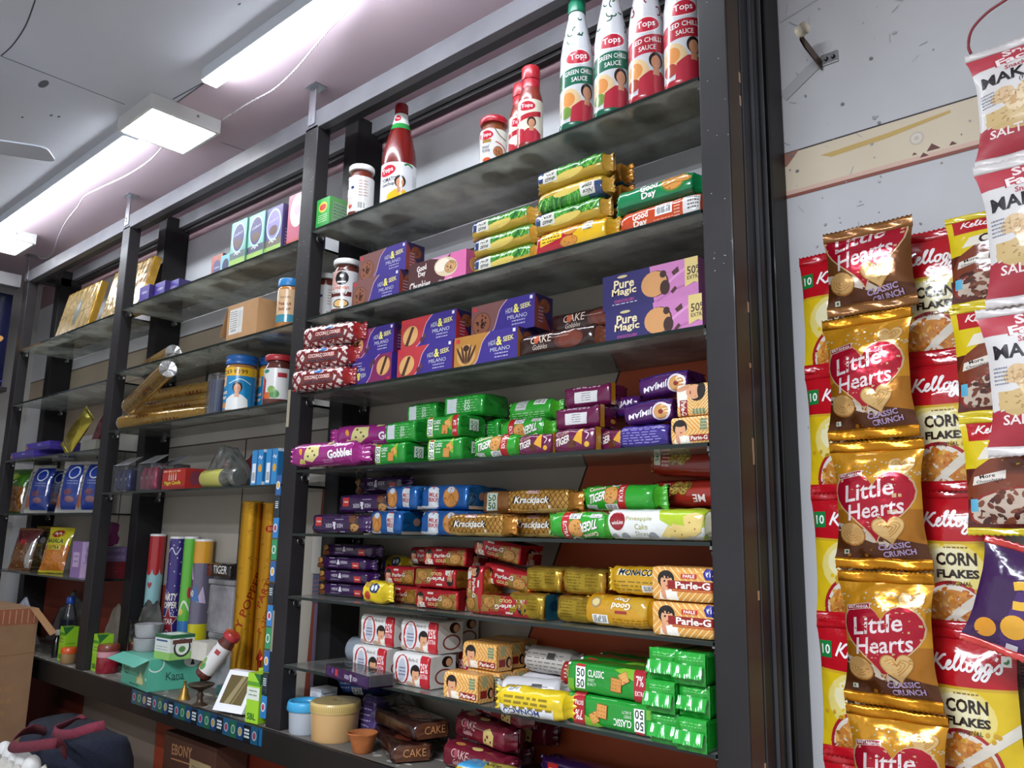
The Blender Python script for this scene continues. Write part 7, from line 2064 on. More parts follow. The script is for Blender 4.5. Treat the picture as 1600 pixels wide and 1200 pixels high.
@maker
def purple_tray(): 
    a = Art().rect(0, 0, 30, 1.2, '#2a1f6a').text('Cadbury', 16, 2.2, 1.1, '#d6d2ea', 4.4, sh=.3).poly([(0, 1), (3, 1), (1.4, 3)], '#c8702c')
    return box_product('chocolate_box', 28, 3.4, 12, ['#3d2c96', '#33247c', '#4a38a8', '#3d2c96', '#3d2c96', '#3d2c96'], a, Art().rect(0, 1.7, 12, 1.8, '#6a5ac0'))


Xp = xat(52, 1.21, Z)
at('purple_tray', Xp - .145, 1.27, Z, 'flat purple chocolate box, lower of two on the third far-left shelf', 'chocolate box')
at('purple_tray', Xp - .03, 1.29, Z + .0345, 'flat purple chocolate box, upper of two on the third far-left shelf', 'chocolate box')


@maker
def gold_bag(c, sc): return pouch_product('snack_pouch', 11, 19, 4, c, Art().ell(5.5, 9, 3.4, 5, sc), m=FOIL, seed=161, seal=1.4)


o = at(('gold_bag', '#a8983a', '#8a7a2c'), xat(107, 1.25, Z), 1.232, Z + .014, 'crumpled gold foil pouch leaning over on the third far-left shelf', 'snack pouch'); o.rotation_euler = (math.radians(-14), math.radians(32), 0)
o = at(('gold_bag', '#8a1f2c', '#c07a86'), xat(138, 1.31, Z), 1.325, Z, 'dark red foil pouch leaning behind the gold one', 'snack pouch'); o.rotation_euler = (math.radians(-10), math.radians(14), 0)
put(('brown_flat', 12, 5.2, 9, '#77736a'), 128, Z, 1.26, 'grey carton under the leaning pouches, beside the rack post', 'carton')


@maker
def blue_bag(): 
    a = Art().rect(0, 0, 3.2, 24, '#9a9690').lines(.4, 17, 2.4, 6, 1.8, .6, '#4a4a50').ell(1.6, 5, 1.6, 3, '#b05a2a').ell(8, 16, 2.6, 2.6, '#d6dcec').ell(8, 16, 2.1, 2.1, '#16389a').lines(5.6, 12.4, 5, 2, 1, .4, '#8a9acc').ell(7, 8.2, 2.0, 1.3, '#6a3a54').ell(8, 5.4, 2.2, 1.2, '#8a5a64')
    return pouch_product('snack_pouch', 12.5, 21, 5, '#16348c', a, m=FILM, seed=163, seal=1.5, sealcol='#a09c98')


Z = SH3[3]
for k, (px, y, rz) in enumerate(((36, 1.235, 24), (64, 1.345, 26), (84, 1.235, 24), (116, 1.27, 26))):
    o = put('blue_bag', px, Z, y, f'blue cookie pouch, {("first", "second", "third", "fourth")[k]} from the left in the row on the fourth far-left shelf', 'snack pouch', 'blue cookie pouches', rz=rz); o.rotation_euler.x = math.radians(-7)


@maker
def namkeen(v):
    rr = random.Random(v * 7); c, d = (('#a86a2a', ('#c98a3c', '#8a4f1c', '#d9a050')), ('#6a3f22', ('#8f6a3a', '#4a2a1a', '#b58a4a', '#7a3a2a')), ('#7a5f2a', ('#a5823a', '#5a4420', '#c0a050')), ('#c8741f', ('#d98a2a', '#b0601a', '#e09a3c')))[v]
    a = Art().on()
    for k in range(130):
        x, y, t = rr.uniform(1, 14), rr.uniform(1.6, 12.5), rr.uniform(0, 3.1); a.stroke([(x, y), (x + .9 * math.cos(t), y + .9 * math.sin(t))], rr.uniform(.22, .45), rr.choice(d), smooth=False)
    a.off()
    if v == 0: a.rect(0, 12.4, 15, 21, '#4f8a2c').ell(7, 17, 3, 1.6, '#a5c23a').stroke([(3, 14), (4.4, 15), (5.4, 13.8), (7, 15), (8.4, 14), (10, 15.2)], .7, '#e6ecd6')
    elif v == 3: a.rect(0, 12.4, 15, 21, '#c9c01f').ell(7.4, 17.6, 4, 1.8, '#a52424').stroke([(5, 17.3), (6, 18.1), (7, 17.1), (8, 18), (9.6, 17.4)], .5, '#f0e6e0').text('MASALA', 7.4, 14.2, 2.0, '#1f3a1c', 10, b=.05).rect(4, 10.2, 12, 12.2, '#d9c42a').text('EXTRA', 8, 11.2, 1.5, '#2a2a14', 6.4, b=.05)
    elif v == 2: a.rect(0, 12, 7, 21, '#9a7358').ell(8, 15, 3, 3, '#2a1f1c').ell(9.4, 13.4, 1.8, 1.6, '#c2c2c4').lines(6, 10.4, 4, 1, 1, 1.2, '#d9c42a')
    else: a.rect(0, 13, 15, 21, '#5a2024').poly([(11, 1), (14, 1), (15, 14), (13, 14)], '#a5a09a').heart(8, 13.4, 2, '#a5222c')
    return pouch_product('snack_pouch', 15, 21, 5.5, c, a, m=FILM, seed=170 + v, seal=1.2, sealcol={0: '#3f6a24', 3: '#b8a81c'}.get(v, c))


o = put(('namkeen', 0), -6, Z, 1.25, 'green and orange fried snack pouch left of the blue pouches', 'snack pouch', rz=18); o.rotation_euler.x = math.radians(-10)
Z = SH3[4]
for v, px, y, lab, s_ in ((1, 8, 1.215, 'dark mixed nut pouch, leftmost on the lowest far-left shelf', .85), (2, 36, 1.31, 'brown and beige snack pouch between the nut pouch and the yellow one', .9), (3, 56, 1.235, 'yellow and orange masala snack pouch at the front, lowest far-left shelf', .88)):
    o = put(('namkeen', v), px, Z, y, lab, 'snack pouch', rz=22); o.rotation_euler.x = math.radians(-12); o.scale = (s_, s_, s_)


@maker
def pink_box(L, H, D, c, e): return box_product('gift_box', L, H, D, [c, e, c, c, c, c], Art().rect(L * .2, H * .3, L * .8, H * .7, e).lines(L * .3, H * .56, L * .4, 2, H * .14, H * .06, c), Art().lines(1, H * .6, D * .7, 2, H * .2, .3, c))


put(('pink_box', 9, 13, 4, '#8a6aa0', '#c0a8cc'), 108, Z, 1.215, 'lilac gift box upright beside the yellow snack pouch', 'gift box')
XB = PX[1][0]
at(('pink_box', 16, 6, 12, '#8a2430', '#6a1c24'), XB - .10, 1.30, Z, 'dark red gift box at the bottom, beside the far rack post', 'gift box')
at(('pink_box', 16, 2.6, 14, '#8f7a9c', '#6f5a80'), XB - .10, 1.30, Z + .0605, 'flat lilac gift box, lower of two lying on the dark red one', 'gift box')
at(('pink_box', 16, 2.6, 14, '#8f7a9c', '#6f5a80'), XB - .105, 1.30, Z + .087, 'flat lilac gift box, upper of two lying on the dark red one', 'gift box')
at(('soft_pack', 9, 9, 5, '#8a2a6a', 171), XB - .09, 1.30, Z + .114, 'shiny magenta packet on top of the flat lilac boxes', 'packet')

# counter of the far left bay
Z = BASE


@maker
def water_bottle():
    t = empty('water_bottle'); m = MB(); lathe(m, [(2.6, 0), (3.1, .6), (3.1, 6), (2.9, 7), (3.1, 8), (3.1, 12), (2.4, 15), (1.4, 17.4), (1.3, 18.2)], '#ffffff', R=3, cap1=False); kid(t, m.build('bottle_body', CLEAR)); m = MB(); lathe(m, [(3.13, 7.4), (3.13, 11.8)], '#1f2630', R=3, cap0=False, cap1=False); kid(t, m.build('label', SLEEVE)); m = MB(); lathe(m, [(1.6, 18), (1.65, 18.3), (1.6, 20.4), (1.4, 20.7)], '#1f4fb0', R=1.6); kid(t, m.build('cap', PLASTIC)); DIM[t.name] = (6.2, 20.7, 6.2); return t


at('water_bottle', xat(98, 1.33, Z), 1.34, Z, 'clear water bottle with blue cap on the far left counter', 'bottle')
put(('lime_box', False), 89, Z, 1.225, 'lime green medicine box in front of the blue-capped bottle', 'medicine box')


@maker
def small_jar():
    t = empty('spice_jar'); m = MB(); lathe(m, [(2.3, 0), (2.6, .3), (2.6, 3.4)], '#9a7a54', R=2.6); kid(t, m.build('jar_body', SLEEVE)); m = MB(); lathe(m, [(2.7, 3.4), (2.75, 3.7), (2.7, 5.2), (2.4, 5.5)], '#c8501f', R=2.7); kid(t, m.build('lid', PLASTIC)); DIM[t.name] = (5.4, 5.5, 5.4); return t


at('small_jar', xat(107, 1.23, Z), 1.228, Z, 'small jar with orange lid at the counter edge beside the far post', 'jar')
m = MB(); lathe(m, [(1.4, 0), (1.5, .3), (1.5, 6), (.8, 7.2), (.8, 8)], '#1f1a1c', R=1.5); lathe(m, [(.9, 8), (.9, 10)], '#e2e0dc', R=.9); o = m.build('dropper_bottle', SLEEVE); o.location = (xat(84, 1.24, Z), 1.245, ZC + Z + .0004); tag(o, 'small dark dropper bottle left of the lime box', 'bottle')
bag_mesh('clear_bag', xat(62, 1.36, Z), xat(128, 1.36, Z), 1.374, 1.426, Z, .2, 'big crumpled clear bag at the back of the far left counter', 'plastic bag', 11)
bag_mesh('white_bag', -4.07, xat(50, 1.3, Z), 1.25, 1.33, Z, .17, 'white plastic bag heaped behind the tall carton', 'plastic bag', 13, SOFTFILM, '#b9bcc8')

# ================================================================ goods hanging on the right-hand wall
def flakes(a, cx, cy, r, c, seed, rim='#a8242c', inner='#e0d6c8'):
    a.ell(cx, cy, r, r, rim, n=32).ell(cx, cy, r * .9, r * .9, inner, n=32); rr = random.Random(seed); a.ell(cx, cy - .05 * r, r * .84, r * .8, '#c4823a', n=28).on()
    for k in range(120):
        t = rr.uniform(0, 6.28); q = math.sqrt(rr.uniform(0, .66)) * r
        a.ell(cx + q * math.cos(t), cy + q * math.sin(t), rr.uniform(.3, .62), rr.uniform(.18, .36), rr.choice(c), rot=rr.uniform(0, 180), n=7)
    a.off(); a.stroke([(cx - r * .3, cy - r * .2), (cx, cy), (cx + r * .4, cy - r * .3)], .5, '#e6e0d6').stroke([(cx - .2, cy + .4), (cx, cy - .6), (cx - .7, cy - 1.4)], .4, '#e6e0d6')


@maker
def cereal_pouch(v):
    W, H = 14.6, 21.6; a = Art(); red = '#b3121f'
    a.rect(0, H * .62, W, H, red).rect(0, 0, W, H * .62, '#d9b81c').ell(W * .45, H * .42, W * .36, H * .2, '#e2cf78').ell(W * .45, H * .45, W * .28, H * .13, '#e8dfb4').stroke([(0, H * .625), (W * .5, H * .61), (W, H * .62)], .4, '#c8a02a')
    flakes(a, W * .46, H * .11, W * .36, ('#c8762a', '#d98f3c', '#b8641f', '#e0a852'), 11 + v)
    a.poly([(W * .44, H * .14), (W, H * .42), (W, H * .34), (W * .5, H * .1)], '#ddd6c8'); a.on(); rr = random.Random(v)
    for k in range(10): a.ell(rr.uniform(.6, W - .6), rr.uniform(H * .27, H * .34), .4, .3, '#c89a2c', rot=rr.uniform(0, 90), n=7)
    a.off().rect(.2, H * .71, W * .165, H * .83, '#1f7a3c').text('10', W * .095, H * .77, 1.5, '#f2f4ee', 1.5, b=.03)
    a.script(W * .2, H * .725, W * .68, '#f6f0f0', .1).rect(W * .87, H * .77, W * .96, H * .84, '#e8e6de').ell(W * .915, H * .805, .42, .42, '#2a7a3a')
    a.text('CORN', W * .535, H * .5, 1.9, '#2a1c16', 5.8, b=.06).text('FLAKES', W * .54, H * .4, 1.25, '#2a1c16', 6.0, b=.08).text('ORIGINAL', W * .54, H * .335, .6, '#3a2a1c', 3.8, b=.02).lines(W * .42, H * .575, 3.4, 1, 1, .16, '#7a5a2a')
    return pouch_product('cereal_pouch', W, H, 3.4, lambda u, q: hx(red if q > H * .62 else '#d9b81c'), a, m=FILM, seed=180 + v, seal=1.7, sealcol=red if v < 9 else '#d9b81c', waist=.06)


def zy(px, py, Y): return onY(px, py, Y).z - ZC


XA, XBc = onY(1267, 850, 1.38).x, onY(1415, 960, 1.38).x
ORD = ['topmost', 'second', 'third', 'fourth', 'fifth']
for c, X0_, lab, gx in ((0, XA, 'left', 'corn flake pouches of the left strip'), (1, XBc, 'right', 'corn flake pouches of the right strip')):
    for k in range(5):
        zt = .50 - .2085 * k
        at(('cereal_pouch', (k + c) % 2), X0_ + .073, 1.392 - .004 * (k % 2), zt - .216, f'red and yellow corn flakes pouch, {ORD[k]} of the {lab} hanging strip on the wall', 'cereal pouch', gx, rz=(1.5, -2, 1, -1, 2)[k])


def heart_art(W, H, dv=0):
    a = Art(); gold, brown = '#a87422', '#5a3014'
    a.poly([(0, 0), (W, 0), (W, H * .2), (W * .5, H * .26), (0, H * .34)], brown).poly([(0, H * .36), (W * .4, H * .3), (W * .62, H * .2), (W * .58, H * .17), (W * .3, H * .24), (0, H * .3)], '#d8c8b8')
    rr = random.Random(3); a.on()
    for k in range(60): a.ell(rr.uniform(0, W), rr.uniform(H * .62, H * .84), .22, .18, '#d9c49a', n=6)
    a.off()
    def heart_cookie(x, y, r, rot=0):
        a.heart(x, y, r, '#b8803c', rot).heart(x, y, r * .93, '#e0b878', rot); a.on()
        for q in (.7, .48, .26): a.stroke([(x - r * q, y + r * q * .4), (x - r * q * .4, y + r * .62 * q), (x, y + r * .2 * q), (x + r * q * .4, y + r * .62 * q), (x + r * q, y + r * q * .4), (x + r * .5 * q, y - r * .3 * q), (x, y - r * .7 * q)], .14, '#c0883e')
        return a.off()
    heart_cookie(W * .8, H * .78, 2.1)
    a.heart(W * .48, H * .52, 6.9, '#dcb98a', sx=1.0).heart(W * .48, H * .52, 6.6, '#b3122c', sx=1.0)
    a.text('Little', W * .43, H * .605, 2.9, '#f6e6e6', 8.4, b=.025, sh=.22, rot=9).text('Hearts', W * .49, H * .46, 2.7, '#f6e6e6', 9.4, b=.025, sh=.2, rot=8)
    a.poly([(W * .06, H * .69), (W * .36, H * .72), (W * .36, H * .76), (W * .06, H * .73)], '#f0d8d0').poly([(W * .07, H * .695), (W * .35, H * .722), (W * .35, H * .755), (W * .07, H * .728)], '#a01c30').text('BRITANNIA', W * .21, H * .725, .55, '#f4e6e0', 3.6, b=.04, rot=5)
    heart_cookie(W * .63, H * .31, 2.7, 6); a.ell(W * .2, H * .27, 2.3, 1.9, '#b07430', rot=-25).ell(W * .2, H * .275, 2.15, 1.75, '#d6a868', rot=-25); a.on()
    for q in (.75, .5, .25): a.stroke([(W * .2 + 2.1 * q * math.cos(t), H * .275 + 1.6 * q * math.sin(t)) for t in (2.6, 3.4, 4.2, 5.0, 5.8)], .12, '#b8803c')
    a.off().text('CLASSIC', W * .66, H * .185, .95, '#b9a0c4', 5.0, b=.06, sh=.15, rot=8, out='#4a1a3a').text('CRUNCH', W * .7, H * .135, .95, '#b9a0c4', 5.0, b=.06, sh=.15, rot=8, out='#4a1a3a').rect(W * .1, H * .12, W * .16, H * .155, '#e0dccc').ell(W * .13, H * .138, .22, .22, '#2a6a34')
    if dv: a.it = [([(x, y + dv) for x, y in V], F, c, k) for V, F, c, k in a.it]
    return a


@maker
def heart_pouch(v):
    W, H = 14.2, 22.4
    if v == 9: return pouch_product('cookie_pouch', W, 15, 3.4, '#7a4a24', heart_art(W, H, -.8), m=PRINTFOIL, seed=191, seal=1.9, sealcol='#8a5a2a', waist=.07, wr=.002)
    return pouch_product('cookie_pouch', W, H, 3.8, lambda u, q: hx('#d0901e') if q > H * .46 else hx('#b0701c'), heart_art(W, H), m=PRINTFOIL, seed=190 + v, seal=2.0, sealcol='#c8841c', sealm=FOIL, waist=.12, wr=.0034)


seals = [487, 687, 892, 1104, 1312]
XH = (onY(1305, 880, 1.335).x + onY(1450, 880, 1.335).x) / 2
for k in range(5):
    zb = zy(1375, seals[k], 1.335) + .0006
    if k == 0: at(('heart_pouch', 9), XH + .012, 1.335, zb, 'brown heart-cookie pouch, topmost of the hanging gold strip', 'cookie pouch', 'heart-cookie pouches of the gold strip')
    else:
        zt = zy(1375, seals[k - 1], 1.335); o = at(('heart_pouch', k % 2), XH + .002 * k, 1.335 - .003 * (k % 2), zb, f'gold heart-cookie pouch, {ORD[k]} of the hanging gold strip', 'cookie pouch', 'heart-cookie pouches of the gold strip', rz=(0, -3, 2, -2, 3)[k]); o.scale.z = (zt - zb) / .224


@maker
def choco_pouch(v):
    W, H = 15.5, 20.6; a = Art().rect(0, 0, W, H * .62, '#54241a').rect(0, H * .55, W, H, '#d9c01c').poly([(0, H * .4), (W * .1, H * .55), (W * .3, H * .66), (W, H * .6), (W, H * .3), (0, H * .3)], '#7a3a22')
    a.rect(W * .06, H * .78, W * .62, H * .94, '#b0171f').script(W * .12, H * .84, W * .42, '#f2e8e6', .1).text('Multi', W * .75, H * .82, .8, '#8a7a2a', 2.8, sh=.3)
    a.poly([(W * .12, H * .62), (W * .2, H * .72), (W, H * .78), (W, H * .66)], '#e4dccc').text('CHOCOS', W * .62, H * .70, 2.0, '#2f1a18', 10.4, b=.06, rot=5)
    a.poly([(W * .06, H * .41), (W * .36, H * .46), (W * .37, H * .53), (W * .08, H * .48)], '#e2dad0').text('More', W * .2, H * .485, .65, '#3a2420', 2.2, b=.03, rot=8).text('Chocolatey', W * .22, H * .445, .6, '#3a2420', 3.8, b=.03, rot=8)
    a.ell(W * .55, H * .2, W * .55, H * .2, '#8a2a20').ell(W * .55, H * .2, W * .52, H * .18, '#c9b5a4'); rr = random.Random(v); a.on()
    for k in range(80): a.ell(rr.uniform(W * .1, W), rr.uniform(H * .06, H * .36), rr.uniform(.5, .9), rr.uniform(.3, .5), rr.choice(('#5a2a1c', '#6e3826', '#45201a', '#824a34')), rot=rr.uniform(0, 180), n=8)
    a.off().rect(0, 0, W, H * .1, '#5a1f18').rect(W * .03, H * .2, W * .1, H * .3, '#5fb0d0')
    return pouch_product('cereal_pouch', W, H, 3.4, lambda u, q: hx('#d9c01c' if q > H * .55 else '#5a2418'), a, m=FILM, seed=200 + v, seal=1.4, sealcol='#d6bf1c', waist=.06)


XC = onY(1497, 640, 1.352).x + .0775
for k, (py0, py1) in enumerate(((338, 480), (474, 655), (650, 838))):
    zt = zy(1540, py0 if k else 330, 1.352); zb = zy(1530, py1, 1.352); o = at(('choco_pouch', k), XC + (.004, .0, .002)[k], 1.352 - .005 * k, zb, f'brown and yellow chocolate cereal pouch, {("topmost", "middle", "lowest")[k]} of the three hanging by the picture edge', 'cereal pouch', 'chocolate cereal pouches', rz=(2, -2, 1)[k]); o.scale.z = (zt - zb) / .206


@maker
def puff_pouch():
    W, H = 19, 23.4; a = Art().rect(0, 0, W, H, '#d8d4d2').rect(0, 0, W, H * .3, '#a8323e').ell(W * .5, H * .34, W * .45, H * .12, '#c9ab74').rect(W * .06, H * .3, W * .94, H * .42, '#cdb07a')
    rr = random.Random(5); a.on()
    for k in range(16): a.ell(W * .2 + rr.uniform(0, W * .62), H * rr.uniform(.42, .56), rr.uniform(1.2, 2), rr.uniform(1.1, 1.7), rr.choice(('#d6b68a', '#e2c9a0', '#c79f6e')), rot=rr.uniform(0, 90), n=12)
    for k in range(60): a.ell(rr.uniform(W * .08, W * .92), H * rr.uniform(.3, .41), .22, .12, '#a5854f', n=6)
    a.off().rect(0, H * .8, W, H, '#b8404c').text('Snack', W * .42, H * .9, 1.7, '#f2e4e2', 6.6, b=.06, rot=4).text('Factory', W * .44, H * .82, 1.9, '#f2e4e2', 9.4, b=.06, rot=4, out='#a8323e').text('Snack better', W * .42, H * .755, .9, '#b8404c', 6.6, b=.03)
    a.text('MAKHANA', W * .45, H * .68, 2.2, '#221c20', 15, b=.05).text('(FOX NUT)', W * .5, H * .61, 1.0, '#3a3438', 6, b=.02).text('SALT & PEPPER', W * .46, H * .235, 1.5, '#f2dedb', 14, b=.03).rect(W * .5, H * .14, W * .8, H * .19, '#d6a08c').text('ROASTED', W * .65, H * .165, .8, '#2a1c1c', 4.6, b=.03)
    a.lines(W * .04, H * .57, 2, 5, .6, .2, '#7a8094')
    return pouch_product('snack_pouch', W, H, 4, lambda u, q: hx('#d6d2d0'), a, m=SOFTFILM, seed=211, seal=1.6, sealcol='#d2ccca', waist=.12, wr=.002)


py = [(76, 262), (258, 486), (482, 716)]
for k, (a0, a1) in enumerate(py):
    zt = zy(1545, a0, 1.285); zb = zy(1545, a1, 1.285); X0_ = onY((1515, 1535, 1540)[k], (a0 + a1) / 2, 1.285).x + (.095, .092, .09)[k]
    o = at('puff_pouch', X0_, 1.285 - .004 * (k % 2), zb, f'white and rose puffed snack pouch, {("topmost", "middle", "lowest")[k]} of the strip nearest the picture edge', 'snack pouch', 'puffed snack pouches'); o.scale.z = (zt - zb) / .234
m = MB(); m.tube(spline([tuple(onY(x, y, 1.283)) for x, y in ((1517, 84), (1513, 70), (1519, 46), (1540, 22), (1565, 4), (1600, -18))], 6), .0022, '#8a2a34', n=6)
tag(m.build('cord', PLASTIC), 'thin dark red cord looping up from the topmost puffed snack pouch', 'cord')


@maker
def nut_pouch():
    W, H = 19, 15; a = Art().rect(0, 0, W, H, '#3a1c4a').poly([(4, 0), (8, 0), (10, H), (6, H)], '#4a2a66').poly([(11, 0), (15, 0), (17, H), (13, H)], '#52246a').ell(2.4, 3.0, 1.4, 1.3, '#d9922a').ell(5.8, 4.2, 1.7, 1.6, '#e0a434')
    for pts in ([(4.6, 9.4), (6, 9.8), (7.4, 8.8), (6.6, 7.4), (5, 7)], [(9, 10), (7.8, 8.8), (9.2, 7.8), (9.8, 6.6), (8, 6.2)], [(7.6, 13), (9.4, 12.8), (9.8, 11)], [(11.8, 9.6), (10.4, 8.6), (12, 7.6), (12.4, 6.2)]): a.stroke(pts, 1.1, '#e2b03a')
    a.poly([(8.8, 1), (9.2, 5.4), (10.4, 4.6), (11.4, 5.8), (12.6, 4.6), (14, 5.6), (14, 1)], '#e0a62c').poly([(9.3, 1.3), (9.6, 4.6), (10.4, 4.1), (11.4, 5.1), (12.6, 4.1), (14, 5), (14, 1.3)], '#b8222a').text('X', 11.2, 2.6, 2, '#eee8ee', 1.9, b=.06).rect(5.4, .9, 6.8, 1.9, '#d6d2d8')
    return pouch_product('snack_pouch', W, H, 4, '#3a1c4a', a, m=FILM, seed=221, seal=1.1, sealcol='#c0362f')


p = onY(1500, 968, 1.28); o = at('nut_pouch', p.x + .088, 1.28, p.z - ZC - .055, 'purple snack pouch with orange nut shapes and red zigzag edge, tilted on the strip', 'snack pouch'); o.rotation_euler.y = math.radians(17)


@maker
def grey_pouch(): return pouch_product('snack_pouch', 13, 24, 3, '#8a888a', Art().rect(0, 14, 13, 18, '#b5b2b0').rect(0, 19.4, 13, 21, '#c2c0be').lines(4, 20, 6, 2, .5, .2, '#444').lines(.5, 22.6, 11, 4, .5, .14, '#5a5a5c').lines(3, 15.6, 1, 8, .5, .2, '#4a4a4c'), m=FOIL, seed=223, seal=1.4)


p = onY(1566, 1215, 1.385); at('grey_pouch', p.x + .063, 1.4175, p.z - ZC, 'silver foil pouch back side out, hanging low at the picture edge', 'snack pouch').scale.y = .5
# hook on the wall
t = empty('wall_hook', onY(1283, 105, 1.4295)); L0 = t.location.copy(); m = MB()
A = onY(1283, 100, 1.4275) - L0; B = onY(1309, 78, 1.4275) - L0; m.box(A.x, B.x, -.004, .0004, A.z - .006, B.z, '#a9abae', r=.0008)
for f in (.35, .75): m.tube([(A.x + (B.x - A.x) * f, -.0062, (A.z + B.z) / 2 - .004), (A.x + (B.x - A.x) * f, -.0035, (A.z + B.z) / 2 - .004)], .0042, '#77797c', n=10)
kid(t, m.build('plate', STEEL)); m = MB(); C1 = onY(1256, 68, 1.372) - L0; C2 = onY(1249, 56, 1.366) - L0; C3 = onY(1251, 45, 1.364) - L0
q = [Vector((A.x, -.002, (A.z + B.z) / 2 - .012)), C1, C2, C3]; V = []
for p in q: V += [p + Vector((0, 0, .009)), p - Vector((0, 0, .009)), p + Vector((.003, -.003, -.009)), p + Vector((.003, -.003, .009))]
F = [(0, 1, 2, 3), (12, 15, 14, 13)]
for i in range(3):
    for j in range(4): F.append((i * 4 + j, (i + 1) * 4 + j, (i + 1) * 4 + (j + 1) % 4, i * 4 + (j + 1) % 4))
m.add(V, F, hx('#6a5a50')); kid(t, m.build('arm', STEEL)); m = MB(); Cm = (C2 + C3) / 2; m.tube([Cm + Vector((-.003, 0, 0)), Cm + Vector((.014, -.006, .002))], .0115, '#cfc6b0', n=16); kid(t, m.build('roller', PLASTIC))
tag(t, 'small steel bracket with pale roller screwed to the white wall', 'hook')

# ================================================================ in front of the counter
m = MB(); m.box(-4.0, -2.1, .52, 1.16, .38, .42, '#5a4a3c', r=.004); o_ = empty('bench', (-3.05, .84, 0)); m.v = [(v[0] + 3.05, v[1] - .84, v[2]) for v in m.v]; kid(o_, m.build('bench_top', PAPER))
for sx in (-.88, .88):
    for sy in (-.26, .26): m = MB(); m.box(sx - .03, sx + .03, sy - .03, sy + .03, 0, .38, '#4a3c30'); kid(o_, m.build('leg', PAPER))
tag(o_, 'low wooden bench carrying the carton and bag in front of the counter', 'bench')
p = onY(62, 950, 1.15); t = empty('tall_carton', (p.x - .2, .86, .4205)); m = MB(); x, y, z = .2, .29, p.z - .4205
m.box(-x, x, -y, y, 0, z, '#8c6a4c', r=.002); a = Art().rect(0, (z - .055) * 100, 58, z * 100, '#8f5238').on()
for k in range(30): a.rect(k * 2 + .4, (z - .05) * 100, k * 2 + .7, (z - .004) * 100, '#b58a66')
a.off().stroke([(0, (z - .17) * 100), (30, (z - .165) * 100), (58, (z - .155) * 100)], .3, '#7a5838').lines(36, (z - .28) * 100, 16, 4, 4, 1.6, '#98704a', 4).rect(34, 8, 52, 8.6, '#98704a')
flat((x, -y, 0), (0, 1, 0), (0, 0, 1), 58, z * 100).print(m, a, smooth=False); kid(t, m.build('carton_body', PAPER)); m = MB(); V = [(x, y - .004, z), (x, y - .03, z), (x + .07, y + .02, z - .09), (x + .075, y + .04, z - .08)]; V += [(a_ + .002, b_, c_ - .002) for a_, b_, c_ in V]
m.add(V, [(0, 1, 2, 3), (7, 6, 5, 4), (0, 4, 5, 1), (1, 5, 6, 2), (2, 6, 7, 3), (3, 7, 4, 0)], hx('#9a7048')); kid(t, m.build('flap', PAPER))
tag(t, 'tall brown cardboard carton with dark red printed rim at the left edge', 'carton')
# shopping bag
p0 = onY(76, 1170, 1.0); p1 = onY(172, 1170, 1.0); zt = onY(120, 1138, 1.0).z; t = empty('shopping_bag', ((p0.x + p1.x) / 2, .99, .4205)); Wd = (p1.x - p0.x) / 2; H_ = zt - .4205; m = MB(); n = 28; V = []; F = []
lev = [(0, .9, .8), (.06, 1, .95), (.3, 1.03, 1), (.6, 1, .95), (.82, .98, .88), (.95, .95, .78), (1.0, .92, .7)]
for h, kx, ky in lev:
    for j in range(n):
        th = 2 * math.pi * j / n; c, s__ = math.cos(th), math.sin(th); V.append((Wd * kx * math.copysign(abs(c) ** .55, c) + .006 * nz((c, s__, h), 5, 2), .13 * ky * math.copysign(abs(s__) ** .6, s__) + .008 * nz((c, s__, h), 4, 5), H_ * h + (.012 * math.cos(2 * th + .5) * (h > .9))))
for i in range(len(lev) - 1):
    for j in range(n): F.append((i * n + j, i * n + (j + 1) % n, (i + 1) * n + (j + 1) % n, (i + 1) * n + j))
F += [tuple(reversed(range(n))), tuple((len(lev) - 1) * n + j for j in range(n))]
m.add(V, F, hx('#10172b'), 0, True); kid(t, m.build('bag_body', CLOTH))


def strap(pts, w, c):
    m = MB(); V = []; F = []; P_ = [Vector(p) for p in spline(pts, 6)]
    for i, p in enumerate(P_):
        d = (P_[min(i + 1, len(P_) - 1)] - P_[max(i - 1, 0)]).normalized(); s__ = d.cross(Vector((.55, -.8, .2))).normalized() * w / 2
        nn = d.cross(s__).normalized() * .0015; V += [p + s__ + nn, p - s__ + nn, p - s__ - nn, p + s__ - nn]
    for i in range(len(P_) - 1):
        for j in range(4): F.append((i * 4 + j, (i + 1) * 4 + j, (i + 1) * 4 + (j + 1) % 4, i * 4 + (j + 1) % 4))
    F += [(0, 1, 2, 3), tuple((len(P_) - 1) * 4 + j for j in (3, 2, 1, 0))]
    m.add(V, F, hx(c), 0, True); return m


def loc(px, py, Y): return tuple(onY(px, py, Y) - t.location)


kid(t, strap([loc(99, 1182, .85), loc(98, 1164, .83), loc(80, 1162, .80), loc(50, 1166, .78), loc(22, 1168, .77), loc(18, 1160, .78), loc(32, 1146, .82), loc(52, 1139, .87), loc(72, 1143, .93)], .024, '#5e1a2a').build('handle', CLOTH))
kid(t, strap([loc(132, 1119, 1.0), loc(118, 1125, .97), loc(100, 1133, .92), loc(84, 1141, .87), loc(92, 1147, .85), loc(112, 1147, .85), loc(140, 1138, .87), loc(164, 1133, .9)], .022, '#6e2034').build('handle', CLOTH))
tag(t, 'dark blue cloth shopping bag with maroon handles in front of the counter', 'bag')
